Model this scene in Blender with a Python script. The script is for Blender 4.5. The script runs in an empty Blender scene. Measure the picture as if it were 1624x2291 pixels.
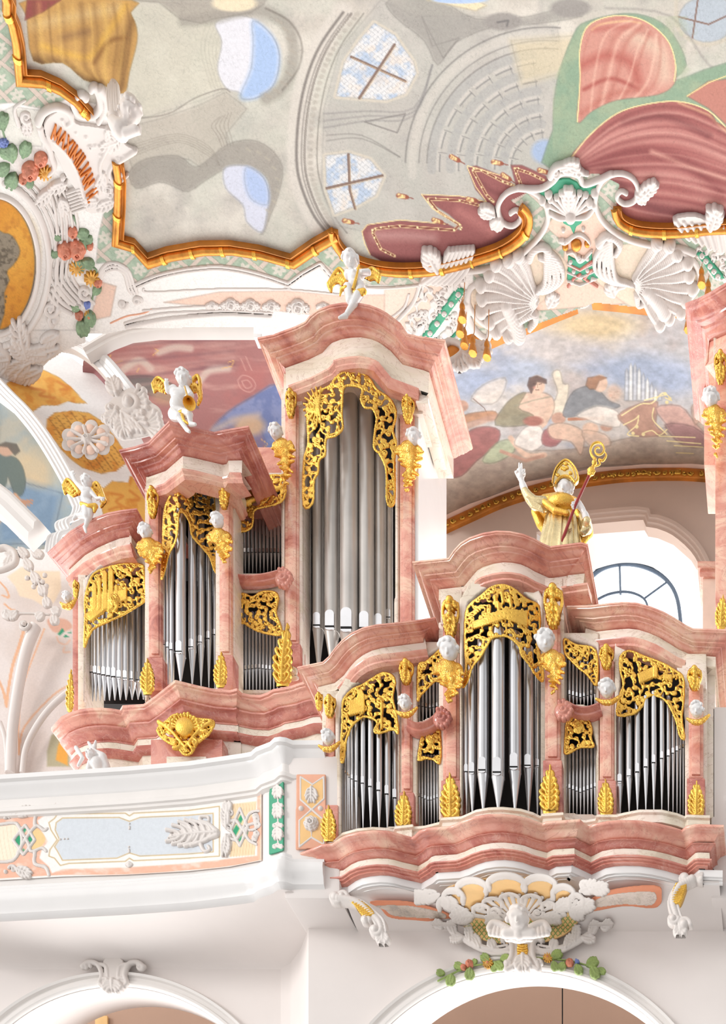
import bpy, bmesh, math, random
import numpy as np
from mathutils import Vector
# ---------------------------------------------------------------- camera, world, light
SC = bpy.context.scene
C = SC.collection
F, VX, VY, CZ = 3000.0, 1800.0, 3900.0, 1.6      # a level view camera with a risen and shifted lens
cam = bpy.data.cameras.new('camera'); camo = bpy.data.objects.new('camera', cam); C.objects.link(camo)
camo.location = (0, 0, CZ); camo.rotation_euler = (math.pi/2, 0, 0)
cam.sensor_width = 36; cam.lens = 36*F/2291
cam.shift_x = (812-VX)/2291; cam.shift_y = (VY-1145.5)/2291
cam.clip_end = 500
SC.camera = camo
SC.view_settings.view_transform = 'Standard'; SC.view_settings.look = 'None'
SC.view_settings.gamma = 1; SC.view_settings.use_curve_mapping = False
SC.view_settings.exposure = 0.08
W = bpy.data.worlds.new('nave_daylight'); SC.world = W; W.use_nodes = True
nt = W.node_tree; nt.nodes.clear()
def nd(t, kind, **kw):
    n = t.nodes.new(kind)
    for k, v in kw.items():
        if k in n.inputs: n.inputs[k].default_value = v
        else: setattr(n, k, v)
    return n
tc = nd(nt, 'ShaderNodeTexCoord'); sx = nd(nt, 'ShaderNodeSeparateXYZ'); nt.links.new(tc.outputs['Generated'], sx.inputs[0])
def mrange(t, src, a, b, c, d):
    m = nd(t, 'ShaderNodeMapRange', interpolation_type='SMOOTHSTEP'); t.links.new(src, m.inputs[0])
    for i, v in zip((1, 2, 3, 4), (a, b, c, d)): m.inputs[i].default_value = v
    return m.outputs[0]
def mth(t, op, a, b):
    m = nd(t, 'ShaderNodeMath', operation=op)
    for i, v in enumerate((a, b)):
        if isinstance(v, (int, float)): m.inputs[i].default_value = v
        else: t.links.new(v, m.inputs[i])
    return m.outputs[0]
left = mrange(nt, sx.outputs[0], 0.3, -0.75, 0.0, 0.75)      # clerestory windows on the left of the nave
back = mrange(nt, sx.outputs[1], 0.1, 0.6, 0.0, 3.2)         # daylight behind the gallery window
low = mrange(nt, sx.outputs[2], -0.75, 0.3, 0.36, 0.74)        # pale stone floor and nave
wv = nd(nt, 'ShaderNodeTexNoise', Scale=2.6, Detail=1.0); nt.links.new(tc.outputs['Generated'], wv.inputs['Vector'])
var = mrange(nt, wv.outputs['Fac'], 0.38, 0.6, 0.45, 1.35)
tot = mth(nt, 'ADD', mth(nt, 'MULTIPLY', mth(nt, 'ADD', left, low), var), back)
bg = nd(nt, 'ShaderNodeBackground'); bg.inputs[0].default_value = (1.0, .985, .97, 1)
nt.links.new(tot, bg.inputs[1])
wo = nd(nt, 'ShaderNodeOutputWorld'); nt.links.new(bg.outputs[0], wo.inputs[0])
def sun(name, d, e, ang, col):
    l = bpy.data.lights.new(name, 'SUN'); l.energy = e; l.angle = math.radians(ang); l.color = col
    o = bpy.data.objects.new(name, l); C.objects.link(o)
    o.rotation_euler = Vector(d).to_track_quat('-Z', 'Y').to_euler(); o.location = (-20, -10, 40)
sun('daylight_left', (.85, .62, -.22), 1.05, 14, (1, .985, .96))
sun('daylight_bounce', (.15, .75, .62), .18, 60, (1, .95, .92))
# ---------------------------------------------------------------- helpers
rnd = random.Random(7)
def P(x, y, Y): return Vector(((x-VX)*Y/F, Y, CZ+(VY-y)*Y/F))
def L(x, y, Z): return P(x, y, Z*F/(VY-y))            # a point of a level edge Z above the eye
def ZR(y, Y): return (VY-y)*Y/F
def crop(x0, y0, s): return lambda pts: [(x0+p[0]*s, y0+p[1]*s) + tuple(p[2:]) for p in pts]
c1 = crop(0, 700, .4433); c2 = crop(560, 640, .3928); c3 = crop(100, 1240, .3941); c4 = crop(900, 1180, .4458)
c5 = crop(640, 1360, .2833); c6 = crop(640, 1760, .6059); c7 = crop(0, 1640, .468); c8 = crop(860, 320, .4704)
d1 = crop(0, 0, .468); d2 = crop(640, 0, .6059); d3 = crop(940, 660, .4212); d4 = crop(0, 560, .3056)
d5 = crop(0, 1180, .2444); d6 = crop(180, 480, .5172)
e1 = crop(1120, 960, .1601); e2 = crop(320, 800, .1478); e3 = crop(60, 1020, .1478); e4 = crop(700, 540, .12315)
e5 = crop(80, 180, .1601); e6 = crop(880, 1900, .3448); e7 = crop(0, 1760, .197); e8 = crop(340, 1760, .197)

def link(name, me, mats, parent=None, smooth=True, ang=35):
    o = bpy.data.objects.new(name, me); C.objects.link(o)
    for m in (mats if isinstance(mats, (list, tuple)) else [mats]): me.materials.append(m)
    if smooth and len(me.polygons):
        me.polygons.foreach_set('use_smooth', [True]*len(me.polygons))
        if ang: me.set_sharp_from_angle(angle=math.radians(ang))
    if parent is not None: o.parent = parent
    return o
def recentre(o):
    """put a top-level mesh's origin at its base"""
    me = o.data; n = len(me.vertices)
    if not n: return o
    co = np.empty(n*3, 'f'); me.vertices.foreach_get('co', co); co = co.reshape(-1, 3)
    b = Vector(((co[:, 0].min()+co[:, 0].max())/2, (co[:, 1].min()+co[:, 1].max())/2, co[:, 2].min()))
    me.vertices.foreach_set('co', (co-np.array(b, 'f')).ravel()); o.location = b; me.update()
    return o
def tag(o, label, cat, group=None, kind=None):
    o['label'] = label; o['category'] = cat
    if group: o['group'] = group
    if kind: o['kind'] = kind
    if o.type == 'MESH' and o.parent is None: recentre(o)
    return o
def struct(o):
    o['kind'] = 'structure'; return o
ROOTS = {}
def thing(name, label, cat, loc, group=None):
    """an Empty; the parts are built in world space and keep their place"""
    o = bpy.data.objects.new(name, None); C.objects.link(o); o.empty_display_size = .1
    o.location = loc; o['label'] = label; o['category'] = cat
    if group: o['group'] = group
    ROOTS[o] = Vector(loc)
    return o
def settle():
    """express every part relative to its thing's origin"""
    for o in list(C.objects):
        if o.parent is not None:
            base = o.parent
            while base.parent is not None: base = base.parent
            off = Vector(base.location)
            if o.type == 'MESH' and o.data.users >= 1 and not o.data.get('settled'):
                me = o.data; n = len(me.vertices); co = np.empty(n*3, 'f'); me.vertices.foreach_get('co', co)
                me.vertices.foreach_set('co', (co.reshape(-1, 3)-np.array(off, 'f')).ravel()); me['settled'] = 1; me.update()
def mesh(name, vs, fs):
    me = bpy.data.meshes.new(name); me.from_pydata([tuple(v) for v in vs], [], fs); me.validate(); me.update(); return me
def fixn(me):
    bm = bmesh.new(); bm.from_mesh(me); bmesh.ops.recalc_face_normals(bm, faces=bm.faces); bm.to_mesh(me); bm.free()

def sweep(name, path, prof, mat, parent=None, cap=True, up='perp', ang=35):
    path = [Vector(p) for p in path]; n = len(path); Ns = []; Us = []
    segs = []
    for i in range(n-1):
        t = path[i+1]-path[i]; th = Vector((t.x, t.y, 0)).normalized(); Nn = Vector((th.y, -th.x, 0))
        U = Vector((0, 0, 1)) if up == 'z' else Nn.cross(t.normalized())
        segs.append((Nn, U))
    for i in range(n):
        a = segs[max(0, i-1)]; b = segs[min(n-2, i)]
        N = (a[0]+b[0]).normalized(); c = max(.5, N.dot(a[0])); Ns.append(N/c)
        U = (a[1]+b[1]).normalized(); c = max(.6, U.dot(a[1])); Us.append(U/c)
    vs = []; k = len(prof)
    for i in range(n):
        for (o_, u_) in prof: vs.append(path[i]+Ns[i]*o_+Us[i]*u_)
    fs = [(i*k+j, (i+1)*k+j, (i+1)*k+j+1, i*k+j+1) for i in range(n-1) for j in range(k-1)]
    if cap: fs += [tuple(range(k))[::-1], tuple(range((n-1)*k, n*k))]
    me = mesh(name, vs, fs); fixn(me)
    return link(name, me, mat, parent, ang=ang)
def spline(pts, n=6, closed=False):
    pts = [Vector(p) for p in pts]; out = []; m = len(pts)
    rng = range(m if closed else m-1)
    for i in rng:
        g = (lambda j: pts[j % m]) if closed else (lambda j: pts[min(max(j, 0), m-1)])
        p0, p1, p2, p3 = g(i-1), g(i), g(i+1), g(i+2)
        for s in range(n):
            t = s/n
            out.append(.5*((2*p1)+(p2-p0)*t+(2*p0-5*p1+4*p2-p3)*t*t+(3*p1-p0-3*p2+p3)*t**3))
    if not closed: out.append(pts[-1])
    return out
def tube(name, pts, r, mat, parent=None, seg=8, closed=False, link_=True):
    """round bar along points; r a number or one per point"""
    pts = [Vector(p) for p in pts]; n = len(pts)
    rs = [r]*n if isinstance(r, (int, float)) else list(r)
    vs = []; prev = None
    for i in range(n):
        t = ((pts[(i+1) % n]-pts[i-1]) if closed else (pts[min(n-1, i+1)]-pts[max(0, i-1)])).normalized()
        a = prev if prev is not None else (Vector((0, 0, 1)) if abs(t.z) < .9 else Vector((1, 0, 0)))
        u = (a-t*a.dot(t)).normalized(); prev = u; w = t.cross(u)
        for s in range(seg):
            an = 2*math.pi*s/seg; vs.append(pts[i]+(u*math.cos(an)+w*math.sin(an))*rs[i])
    fs = [(i*seg+s, i*seg+(s+1) % seg, ((i+1) % n)*seg+(s+1) % seg, ((i+1) % n)*seg+s) for i in range(n if closed else n-1) for s in range(seg)]
    if not closed: fs += [tuple(range(seg))[::-1], tuple(range((n-1)*seg, n*seg))]
    if not link_: return vs, fs
    return link(name, mesh(name, vs, fs), mat, parent, ang=60)
def merge(lst):
    V = []; Fc = []
    for vs, fs in lst:
        b = len(V); V += list(vs); Fc += [tuple(i+b for i in f) for f in fs]
    return V, Fc
def boxd(x0, x1, y0, y1, Y, d, dy=0.):
    """box whose front face fills the given rectangle at depth Y, sides going straight back d"""
    f = [P(x0, y1, Y), P(x1, y1, Y), P(x1, y0, Y), P(x0, y0, Y)]
    b = [p+Vector((0, d, 0)) for p in f]
    return f+b, [(0, 1, 2, 3), (7, 6, 5, 4), (0, 4, 5, 1), (1, 5, 6, 2), (2, 6, 7, 3), (3, 7, 4, 0)]
def box(name, x0, x1, y0, y1, Y, d, mat, parent=None, bev=.012):
    vs, fs = boxd(x0, x1, y0, y1, Y, d); me = mesh(name, vs, fs)
    if bev:
        bm = bmesh.new(); bm.from_mesh(me); bmesh.ops.bevel(bm, geom=bm.edges[:], offset=bev, segments=2, affect='EDGES', profile=.6)
        bm.to_mesh(me); bm.free()
    return link(name, me, mat, parent, ang=40)
def prism(name, pts, Y, d, mat, parent=None, bev=0):
    """traced outline with real thickness d behind its front at depth Y (or Y per point)"""
    n = len(pts); Ys = [p[2] if len(p) > 2 else Y for p in pts]
    f = [P(p[0], p[1], y) for p, y in zip(pts, Ys)]; b = [p+Vector((0, d, 0)) for p in f]
    fs = [tuple(range(n)), tuple(range(2*n-1, n-1, -1))]+[(i, (i+1) % n, n+(i+1) % n, n+i) for i in range(n)]
    me = mesh(name, f+b, fs)
    bm = bmesh.new(); bm.from_mesh(me); bmesh.ops.recalc_face_normals(bm, faces=bm.faces)
    if bev: bmesh.ops.bevel(bm, geom=[e for e in bm.edges], offset=bev, segments=2, affect='EDGES')
    bmesh.ops.triangulate(bm, faces=[f for f in bm.faces if len(f.verts) > 4]); bm.to_mesh(me); bm.free()
    return link(name, me, mat, parent, ang=30)
def grid(name, rows, nu, nv, mat, parent=None, paint=None, smooth=True):
    """surface lofted through rows of (px,py,Y); optional painting by picture position"""
    R = [np.array([[a.x, a.y, a.z] for a in spl_n(r, nu)]) for r in rows]; R = np.array(R)   # rows,nu,3 (px,py,Y)
    m = len(R); t = np.linspace(0, m-1, nv); i0 = np.minimum(t.astype(int), m-2); ft = (t-i0)[:, None, None]
    if m > 2:
        g = lambda k: R[np.clip(k, 0, m-1)]
        p0, p1, p2, p3 = g(i0-1), g(i0), g(i0+1), g(i0+2)
        G = .5*((2*p1)+(p2-p0)*ft+(2*p0-5*p1+4*p2-p3)*ft**2+(3*p1-p0-3*p2+p3)*ft**3)
    else: G = R[i0]*(1-ft)+R[i0+1]*ft
    U, V, Y = G[..., 0], G[..., 1], G[..., 2]
    X = (U-VX)*Y/F; Z = CZ+(VY-V)*Y/F
    co = np.stack([X, Y, Z], -1).reshape(-1, 3)
    idx = np.arange(nu*nv).reshape(nv, nu)
    q = np.stack([idx[:-1, :-1], idx[1:, :-1], idx[1:, 1:], idx[:-1, 1:]], -1).reshape(-1, 4)
    me = npmesh(name, co, q)
    o = link(name, me, mat, parent, ang=None)
    if paint is not None:
        col = paint(U.ravel(), V.ravel())
        setcol(me, col)
    return o
def spl_n(pts, n):
    """resample a polyline (px,py,Y) to n points by length, linear"""
    p = np.array([[a[0], a[1], a[2]] for a in pts], float)
    s = np.concatenate([[0], np.cumsum(np.hypot(np.diff(p[:, 0]), np.diff(p[:, 1])))]); q = np.linspace(0, s[-1], n)
    return [Vector((np.interp(a, s, p[:, 0]), np.interp(a, s, p[:, 1]), np.interp(a, s, p[:, 2]))) for a in q]
def npmesh(name, co, q):
    me = bpy.data.meshes.new(name); me.vertices.add(len(co)); me.vertices.foreach_set('co', np.asarray(co, 'f').ravel())
    nq = len(q); k = q.shape[1]
    me.loops.add(nq*k); me.loops.foreach_set('vertex_index', q.ravel().astype('i'))
    me.polygons.add(nq); me.polygons.foreach_set('loop_start', np.arange(0, nq*k, k, dtype='i')); me.polygons.foreach_set('loop_total', np.full(nq, k, 'i'))
    me.update(calc_edges=True); return me
def setcol(me, col):
    a = me.color_attributes.new('Col', 'FLOAT_COLOR', 'POINT')
    lin = np.where(col <= .04045, col/12.92, ((col+.055)/1.055)**2.4)
    a.data.foreach_set('color', np.concatenate([lin, np.ones((len(lin), 1))], 1).astype('f').ravel())
def inpoly(U, V, poly):
    ins = np.zeros(U.shape, bool); n = len(poly)
    for i in range(n):
        x0, y0 = poly[i][:2]; x1, y1 = poly[(i+1) % n][:2]
        if y0 == y1: continue
        c = ((y0 > V) != (y1 > V)) & (U < (x1-x0)*(V-y0)/(y1-y0)+x0); ins ^= c
    return ins
def segdist(U, V, pts, closed=False):
    d = np.full(U.shape, 1e9); n = len(pts)
    for i in range(n if closed else n-1):
        x0, y0 = pts[i][:2]; x1, y1 = pts[(i+1) % n][:2]; dx, dy = x1-x0, y1-y0; l2 = dx*dx+dy*dy+1e-9
        t = np.clip(((U-x0)*dx+(V-y0)*dy)/l2, 0, 1); d = np.minimum(d, (U-x0-t*dx)**2+(V-y0-t*dy)**2)
    return np.sqrt(d)
def sp2(pts, n=6, closed=False):
    return [(p.x, p.y) for p in spline([(a[0], a[1], 0) for a in pts], n, closed)]
# ---------------------------------------------------------------- carved relief: a height field cut out of its block
class Rel:
    def __init__(s, x0, y0, x1, y1, c=1.8):
        s.x0, s.y0, s.c = x0, y0, c; s.nx = int((x1-x0)/c)+2; s.ny = int((y1-y0)/c)+2
        s.H = np.zeros((s.ny, s.nx)); s.U, s.V = np.meshgrid(x0+np.arange(s.nx)*c, y0+np.arange(s.ny)*c)
    def dot(s, u, v, r, h=None, base=0., sub=False):
        h = r if h is None else h
        r = max(r, s.c*1.05)
        i0 = max(0, int((u-r-s.x0)/s.c)); i1 = min(s.nx, int((u+r-s.x0)/s.c)+2); j0 = max(0, int((v-r-s.y0)/s.c)); j1 = min(s.ny, int((v+r-s.y0)/s.c)+2)
        if i0 >= i1 or j0 >= j1: return
        d = 1-((s.U[j0:j1, i0:i1]-u)**2+(s.V[j0:j1, i0:i1]-v)**2)/(r*r); m = d > 0
        w = s.H[j0:j1, i0:i1]
        if sub: w[m] -= (h*np.sqrt(d[m])); np.maximum(w, 0, out=w)
        else: w[m] = np.maximum(w[m], base+h*np.sqrt(d[m]))
    def stroke(s, pts, r0, r1=None, base=0., hk=1., smooth=True, bulge=False, sub=False):
        r1 = r0 if r1 is None else r1
        pts = sp2(pts, 6) if smooth and len(pts) > 2 else [tuple(p[:2]) for p in pts]
        ls = [math.hypot(pts[i+1][0]-pts[i][0], pts[i+1][1]-pts[i][1]) for i in range(len(pts)-1)]; T = sum(ls) or 1; a = 0
        for i, l in enumerate(ls):
            k = max(1, int(l/max(.9, min(r0, r1)*.35+.4)))
            for j in range(k):
                f = (a+l*j/k)/T; r = r0+(r1-r0)*f
                if bulge: r = r1+(r0-r1)*math.sin(math.pi*(f*.85+.1))
                s.dot(pts[i][0]+(pts[i+1][0]-pts[i][0])*j/k, pts[i][1]+(pts[i+1][1]-pts[i][1])*j/k, r, r*hk, base, sub)
            a += l
        s.dot(pts[-1][0], pts[-1][1], r1, r1*hk, base, sub)
    def spiral(s, u, v, R, a0, turns, sg=1, r0=3, r1=1.5, base=0.):
        n = int(14*turns)+6; pts = []
        for i in range(n+1):
            t = i/n; R_ = R*(1-.86*t); a = a0+sg*t*turns*2*math.pi; pts.append((u+R_*math.cos(a), v+R_*math.sin(a)))
        s.stroke(pts, r0, r1, base, smooth=False); s.dot(u, v, r0*1.1, r0*1.6, base)
    def leaf(s, u, v, ang, Ln, W, n=5, r=2.6, base=0., curl=.0):
        dx, dy = math.cos(ang), math.sin(ang); px, py = -dy, dx
        st = lambda t: (u+dx*Ln*t+px*curl*Ln*t*t, v+dy*Ln*t+py*curl*Ln*t*t)
        m_ = max(4, int(Ln/max(2., W*.12)))
        for k in range(m_):
            t = k/m_; a = st(t); s.dot(a[0], a[1], W*.30*math.sin(math.pi*(.2+.75*t)), r*.55, base)
        s.stroke([st(t) for t in (0, .33, .66, 1)], r*1.2, r*.6, base+r*.7)
        for i in range(n):
            t = .06+.8*i/n; w = W*math.sin(math.pi*(.22+.72*(i+.5)/n))*.5+W*.06
            a = st(t)
            for sd in (-1, 1):
                b = (a[0]+dx*Ln*.10+px*sd*w*.6, a[1]+dy*Ln*.10+py*sd*w*.6); c_ = (a[0]+dx*Ln*.26+px*sd*w, a[1]+dy*Ln*.26+py*sd*w)
                c_ = (c_[0]+dx*Ln*.05-px*sd*w*.12, c_[1]+dy*Ln*.05-py*sd*w*.12); s.stroke([a, b, c_], r*1.0, r*1.25, base+.35*r); s.dot(c_[0], c_[1], r*1.25, r*1.3, base+.35*r)
    def fan(s, u, v, a0, a1, R0, R1, n, r, base=0., dish=0., lobes=True):
        for i in range(n):
            a = a0+(a1-a0)*i/(n-1); Re = R1*(1+.06*math.sin(i*2.1))
            s.stroke([(u+math.cos(a)*R0, v+math.sin(a)*R0), (u+math.cos(a)*Re, v+math.sin(a)*Re)], r*.5, r, base, smooth=False)
            if lobes: s.dot(u+math.cos(a)*Re, v+math.sin(a)*Re, r*1.35, r*1.7, base)
    def rose(s, u, v, R, base=0., petals=5, rings=3):
        s.dot(u, v, R*.9, R*.25, base)
        for k in range(rings):
            q = R*(.80-.62*k/rings); n = max(3, petals-k)
            for i in range(n):
                a = 2*math.pi*(i+.5*k)/n+.3*k; w = 2*math.pi/n*.42
                s.stroke([(u+math.cos(a+b)*q*(.82+.18*math.cos(b/w*1.5)), v+math.sin(a+b)*q*(.82+.18*math.cos(b/w*1.5))) for b in (-w, -w*.5, 0, w*.5, w)], R*.13, R*.13, base+R*(.16+.16*k), smooth=False)
        s.dot(u, v, R*.14, R*.2, base+R*.5)
    def fill(s, poly, h):
        m = inpoly(s.U, s.V, poly); s.H[m] = np.maximum(s.H[m], h)
    def clear(s, poly): s.H[inpoly(s.U, s.V, poly)] = 0
    def rocaille(s, poly, seed, D=22, r=3.2, rim=True, clip=True, base=0., closed=True):
        rg = random.Random(seed); xs = [p[0] for p in poly]; ys = [p[1] for p in poly]; pts = []
        for _ in range(5000):
            x = rg.uniform(min(xs), max(xs)); y = rg.uniform(min(ys), max(ys))
            if all((x-a)**2+(y-b)**2 > D*D for a, b in pts) and inpoly(np.array([x]), np.array([y]), poly)[0]: pts.append((x, y))
        H0 = s.H.copy(); s.H[:] = 0
        dd = segdist(np.array([p[0] for p in pts]), np.array([p[1] for p in pts]), poly, True) if pts else []
        for k, (x, y) in enumerate(pts):
            a = rg.uniform(0, 6.28); sg = rg.choice((-1, 1)); kind = k % 4; R = min(D*.52, max(5, dd[k]*1.0+3))
            if kind == 0: s.spiral(x, y, R, a, 1.25, sg, r*.95, r*.55, base)
            elif kind == 1: s.spiral(x, y, R*1.05, a, .8, sg, r*1.05, r*.5, base)
            elif kind == 2: s.leaf(x-math.cos(a)*D*.45, y-math.sin(a)*D*.45, a, D*1.0, D*.7, 4, r*.62, base)
            else: s.rose(x, y, R*.75, base, 5, 2)
            for b in sorted(pts, key=lambda q: (q[0]-x)**2+(q[1]-y)**2)[1:3]:
                m = ((x+b[0])/2+rg.uniform(-5, 5), (y+b[1])/2+rg.uniform(-5, 5)); s.stroke([(x, y), m, b], r*.6, r*.6, base)
        if clip: s.H[~inpoly(s.U, s.V, poly)] = 0
        if rim:
            q = list(poly)+[poly[0]]; s.stroke(q, r*.85, r*.85, base, smooth=False)
            acc = 0                                     # beads and lobes along the border
            for i in range(len(q)-1):
                l = math.hypot(q[i+1][0]-q[i][0], q[i+1][1]-q[i][1])
                while acc < l:
                    f = acc/l; s.dot(q[i][0]+(q[i+1][0]-q[i][0])*f, q[i][1]+(q[i+1][1]-q[i][1])*f, r*rg.uniform(1.05, 1.45), r*1.1, base); acc += r*2.1
                acc -= l
        s.H = np.maximum(s.H, H0)
    def split(s, name, mat, fn, parent=None):
        """each separate island of the carving becomes an object of its own"""
        act = s.H > .15; lab = np.where(act, np.arange(1, act.size+1).reshape(act.shape), 0)
        while True:
            p = np.pad(lab, 1); m = np.maximum.reduce([p[1+i:p.shape[0]-1+i, 1+j:p.shape[1]-1+j] for i in (-1, 0, 1) for j in (-1, 0, 1)]); m = np.where(act, m, 0)
            if (m == lab).all(): break
            lab = m
        H0 = s.H
        for k in np.unique(lab[lab > 0]):
            m = lab == k
            if m.sum() > 4: s.H = np.where(m, H0, 0); s.build(name, mat, fn, parent)
        s.H = H0
    def build(s, name, mat, fn, parent=None, eps=.15, ang=None, back=True, paint=None):
        H = s.H; act = H > eps
        cell = act[:-1, :-1] | act[1:, :-1] | act[:-1, 1:] | act[1:, 1:]
        if not cell.any(): cell[0, 0] = True
        idx = np.arange(H.size).reshape(H.shape)
        q = np.stack([idx[:-1, :-1], idx[1:, :-1], idx[1:, 1:], idx[:-1, 1:]], -1)[cell]
        use = np.zeros(H.shape, bool); use[:-1, :-1] |= cell; use[1:, :-1] |= cell; use[:-1, 1:] |= cell; use[1:, 1:] |= cell
        rim = use & ~act; UU_, VV_ = s.U.copy(), s.V.copy()      # the outline of the carving is eased into a smooth curve
        for _ in range(3):
            w = np.pad(rim.astype(float), 1); a_ = np.pad(np.where(rim, UU_, 0), 1); b_ = np.pad(np.where(rim, VV_, 0), 1); n0, n1 = H.shape
            sh = [(i, j) for i in range(3) for j in range(3)]; W_ = sum(w[i:i+n0, j:j+n1] for i, j in sh); A_ = sum(a_[i:i+n0, j:j+n1] for i, j in sh); B_ = sum(b_[i:i+n0, j:j+n1] for i, j in sh)
            ok = rim & (W_ > 1); UU_ = np.where(ok, A_/np.maximum(W_, 1), UU_); VV_ = np.where(ok, B_/np.maximum(W_, 1), VV_)
        fr = np.array(fn(UU_.ravel(), VV_.ravel(), H.ravel())).T; N = H.size
        co = fr; qq = q
        if back:
            bk = np.array(fn(UU_.ravel(), VV_.ravel(), np.full(N, -.8))).T
            ia = act.ravel(); bi = np.where(ia, np.arange(N)+N, np.arange(N))
            co = np.concatenate([fr, bk]); qq = np.concatenate([q, bi[q][:, ::-1]])
        used = np.unique(qq); rm = np.zeros(len(co), 'i'); rm[used] = np.arange(len(used))
        me = npmesh(name, co[used], rm[qq])
        if paint is not None:
            UU = np.concatenate([s.U.ravel()]*2)[used]; VV = np.concatenate([s.V.ravel()]*2)[used]; HH = np.concatenate([H.ravel(), H.ravel()])[used]
            setcol(me, paint(UU, VV, HH))
        return link(name, me, mat, parent, ang=ang)
def front(Yf, out=1.0):
    def fn(u, v, h):
        Y0 = Yf(u) if callable(Yf) else np.full_like(u, Yf)
        # relief stands off the face towards the nave at true thickness
        X = (u-VX)*Y0/F; Z = CZ+(VY-v)*Y0/F
        return X, Y0-h*out*Y0/F, Z
    return fn
def blobs(name, caps, mat, parent=None, vox=None, sm=3):
    """one continuous surface grown over tapered limbs: caps = [(a,b,ra,rb)] or [(a,r)] or [(a,r,(sx,sy,sz))]"""
    bm = bmesh.new()
    def ico(c, r, sc=(1, 1, 1), sub=2):
        t = bmesh.new(); bmesh.ops.create_icosphere(t, subdivisions=sub, radius=r)
        vs = [(Vector((v.co.x*sc[0], v.co.y*sc[1], v.co.z*sc[2]))+Vector(c)) for v in t.verts]; fs = [[v.index for v in f.verts] for f in t.faces]; t.free(); return vs, fs
    for cp in caps:
        if len(cp) == 4 and isinstance(cp[2], (int, float)):
            a, b, ra, rb = cp
            va, _ = ico(a, ra); vb, _ = ico(b, rb); vv = [bm.verts.new(v) for v in va+vb]
            res = bmesh.ops.convex_hull(bm, input=vv)
            kill = [g for g in res['geom_interior'] if isinstance(g, bmesh.types.BMVert)]
            bmesh.ops.delete(bm, geom=kill, context='VERTS')
        else:
            sc = cp[2] if len(cp) == 3 else (1, 1, 1)
            va, f = ico(cp[0], cp[1], sc, 3); vv = [bm.verts.new(v) for v in va]
            for q in f: bm.faces.new([vv[i] for i in q])
    me = bpy.data.meshes.new(name); bm.to_mesh(me); bm.free()
    t = bpy.data.objects.new('tmp', me); C.objects.link(t)
    r = t.modifiers.new('r', 'REMESH'); r.mode = 'VOXEL'; r.voxel_size = vox; r.use_smooth_shade = True
    s_ = t.modifiers.new('s', 'SMOOTH'); s_.factor = .5; s_.iterations = sm
    dg = bpy.context.evaluated_depsgraph_get(); ev = t.evaluated_get(dg); out = bpy.data.meshes.new_from_object(ev)
    bpy.data.objects.remove(t); bpy.data.meshes.remove(me); out.name = name
    out.materials.clear()
    return link(name, out, mat, parent, ang=None)
# ---------------------------------------------------------------- materials
def s2l(c): return tuple((x/12.92 if x <= .04045 else ((x+.055)/1.055)**2.4) for x in c)
def base_mat(name, rough=.5, metal=0., coat=0.):
    m = bpy.data.materials.new(name); m.use_nodes = True; t = m.node_tree; b = t.nodes['Principled BSDF']
    b.inputs['Roughness'].default_value = rough; b.inputs['Metallic'].default_value = metal
    if coat: b.inputs['Coat Weight'].default_value = coat; b.inputs['Coat Roughness'].default_value = .12
    return m, t, b
def ramp(t, src, stops, interp='LINEAR'):
    r = t.nodes.new('ShaderNodeValToRGB'); t.links.new(src, r.inputs[0]); e = r.color_ramp.elements; r.color_ramp.interpolation = interp
    while len(e) < len(stops): e.new(.5)
    for el, (p, c) in zip(e, stops): el.position = p; el.color = (*s2l(c), 1)
    return r.outputs[0]
def noise(t, scale, detail=4, dist=0., vec=None, rough=.55, out='Fac'):
    n = nd(t, 'ShaderNodeTexNoise', Scale=scale, Detail=detail, Distortion=dist, Roughness=rough)
    if vec is not None: t.links.new(vec, n.inputs['Vector'])
    return n.outputs[out]
def geo(t): return t.nodes.new('ShaderNodeNewGeometry').outputs['Position']
def bump(t, b, src, s, d=.02):
    n = nd(t, 'ShaderNodeBump', Strength=s, Distance=d); t.links.new(src, n.inputs['Height']); t.links.new(n.outputs[0], b.inputs['Normal'])
def plain(name, col, rough=.55, metal=0., var=.05, scale=3., bmp=.0, coat=0.):
    m, t, b = base_mat(name, rough, metal, coat); g = geo(t)
    lo = tuple(max(0, c*(1-var)) for c in col); hi = tuple(min(1, c*(1+var*.6)) for c in col)
    t.links.new(ramp(t, noise(t, scale, 5, vec=g), [(.3, lo), (.7, hi)]), b.inputs['Base Color'])
    if bmp: bump(t, b, noise(t, scale*12, 3, vec=g), bmp)
    return m
def marble(name, cols, vein, scale=1.6, rough=.22, coat=.3):
    m, t, b = base_mat(name, rough, 0, coat); g = geo(t)
    mp = nd(t, 'ShaderNodeMapping'); mp.inputs['Rotation'].default_value = (.5, .9, .3); mp.inputs['Scale'].default_value = (1, 1, 1.9); t.links.new(g, mp.inputs[0])
    n1 = noise(t, scale, 7, 1.6, mp.outputs[0], .62)
    c = ramp(t, n1, [(.28+.44*i/(len(cols)-1), q) for i, q in enumerate(cols)])
    n2 = noise(t, scale*1.9, 6, 2.2, mp.outputs[0], .6)
    v = ramp(t, n2, [(.485, (0, 0, 0)), (.5, (1, 1, 1)), (.515, (0, 0, 0))])
    mx = nd(t, 'ShaderNodeMix', data_type='RGBA'); 
    fac = mth(t, 'MULTIPLY', v, .55); t.links.new(fac, mx.inputs[0]); t.links.new(c, mx.inputs[6]); mx.inputs[7].default_value = (*s2l(vein), 1)
    t.links.new(mx.outputs[2], b.inputs['Base Color']); return m
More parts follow.
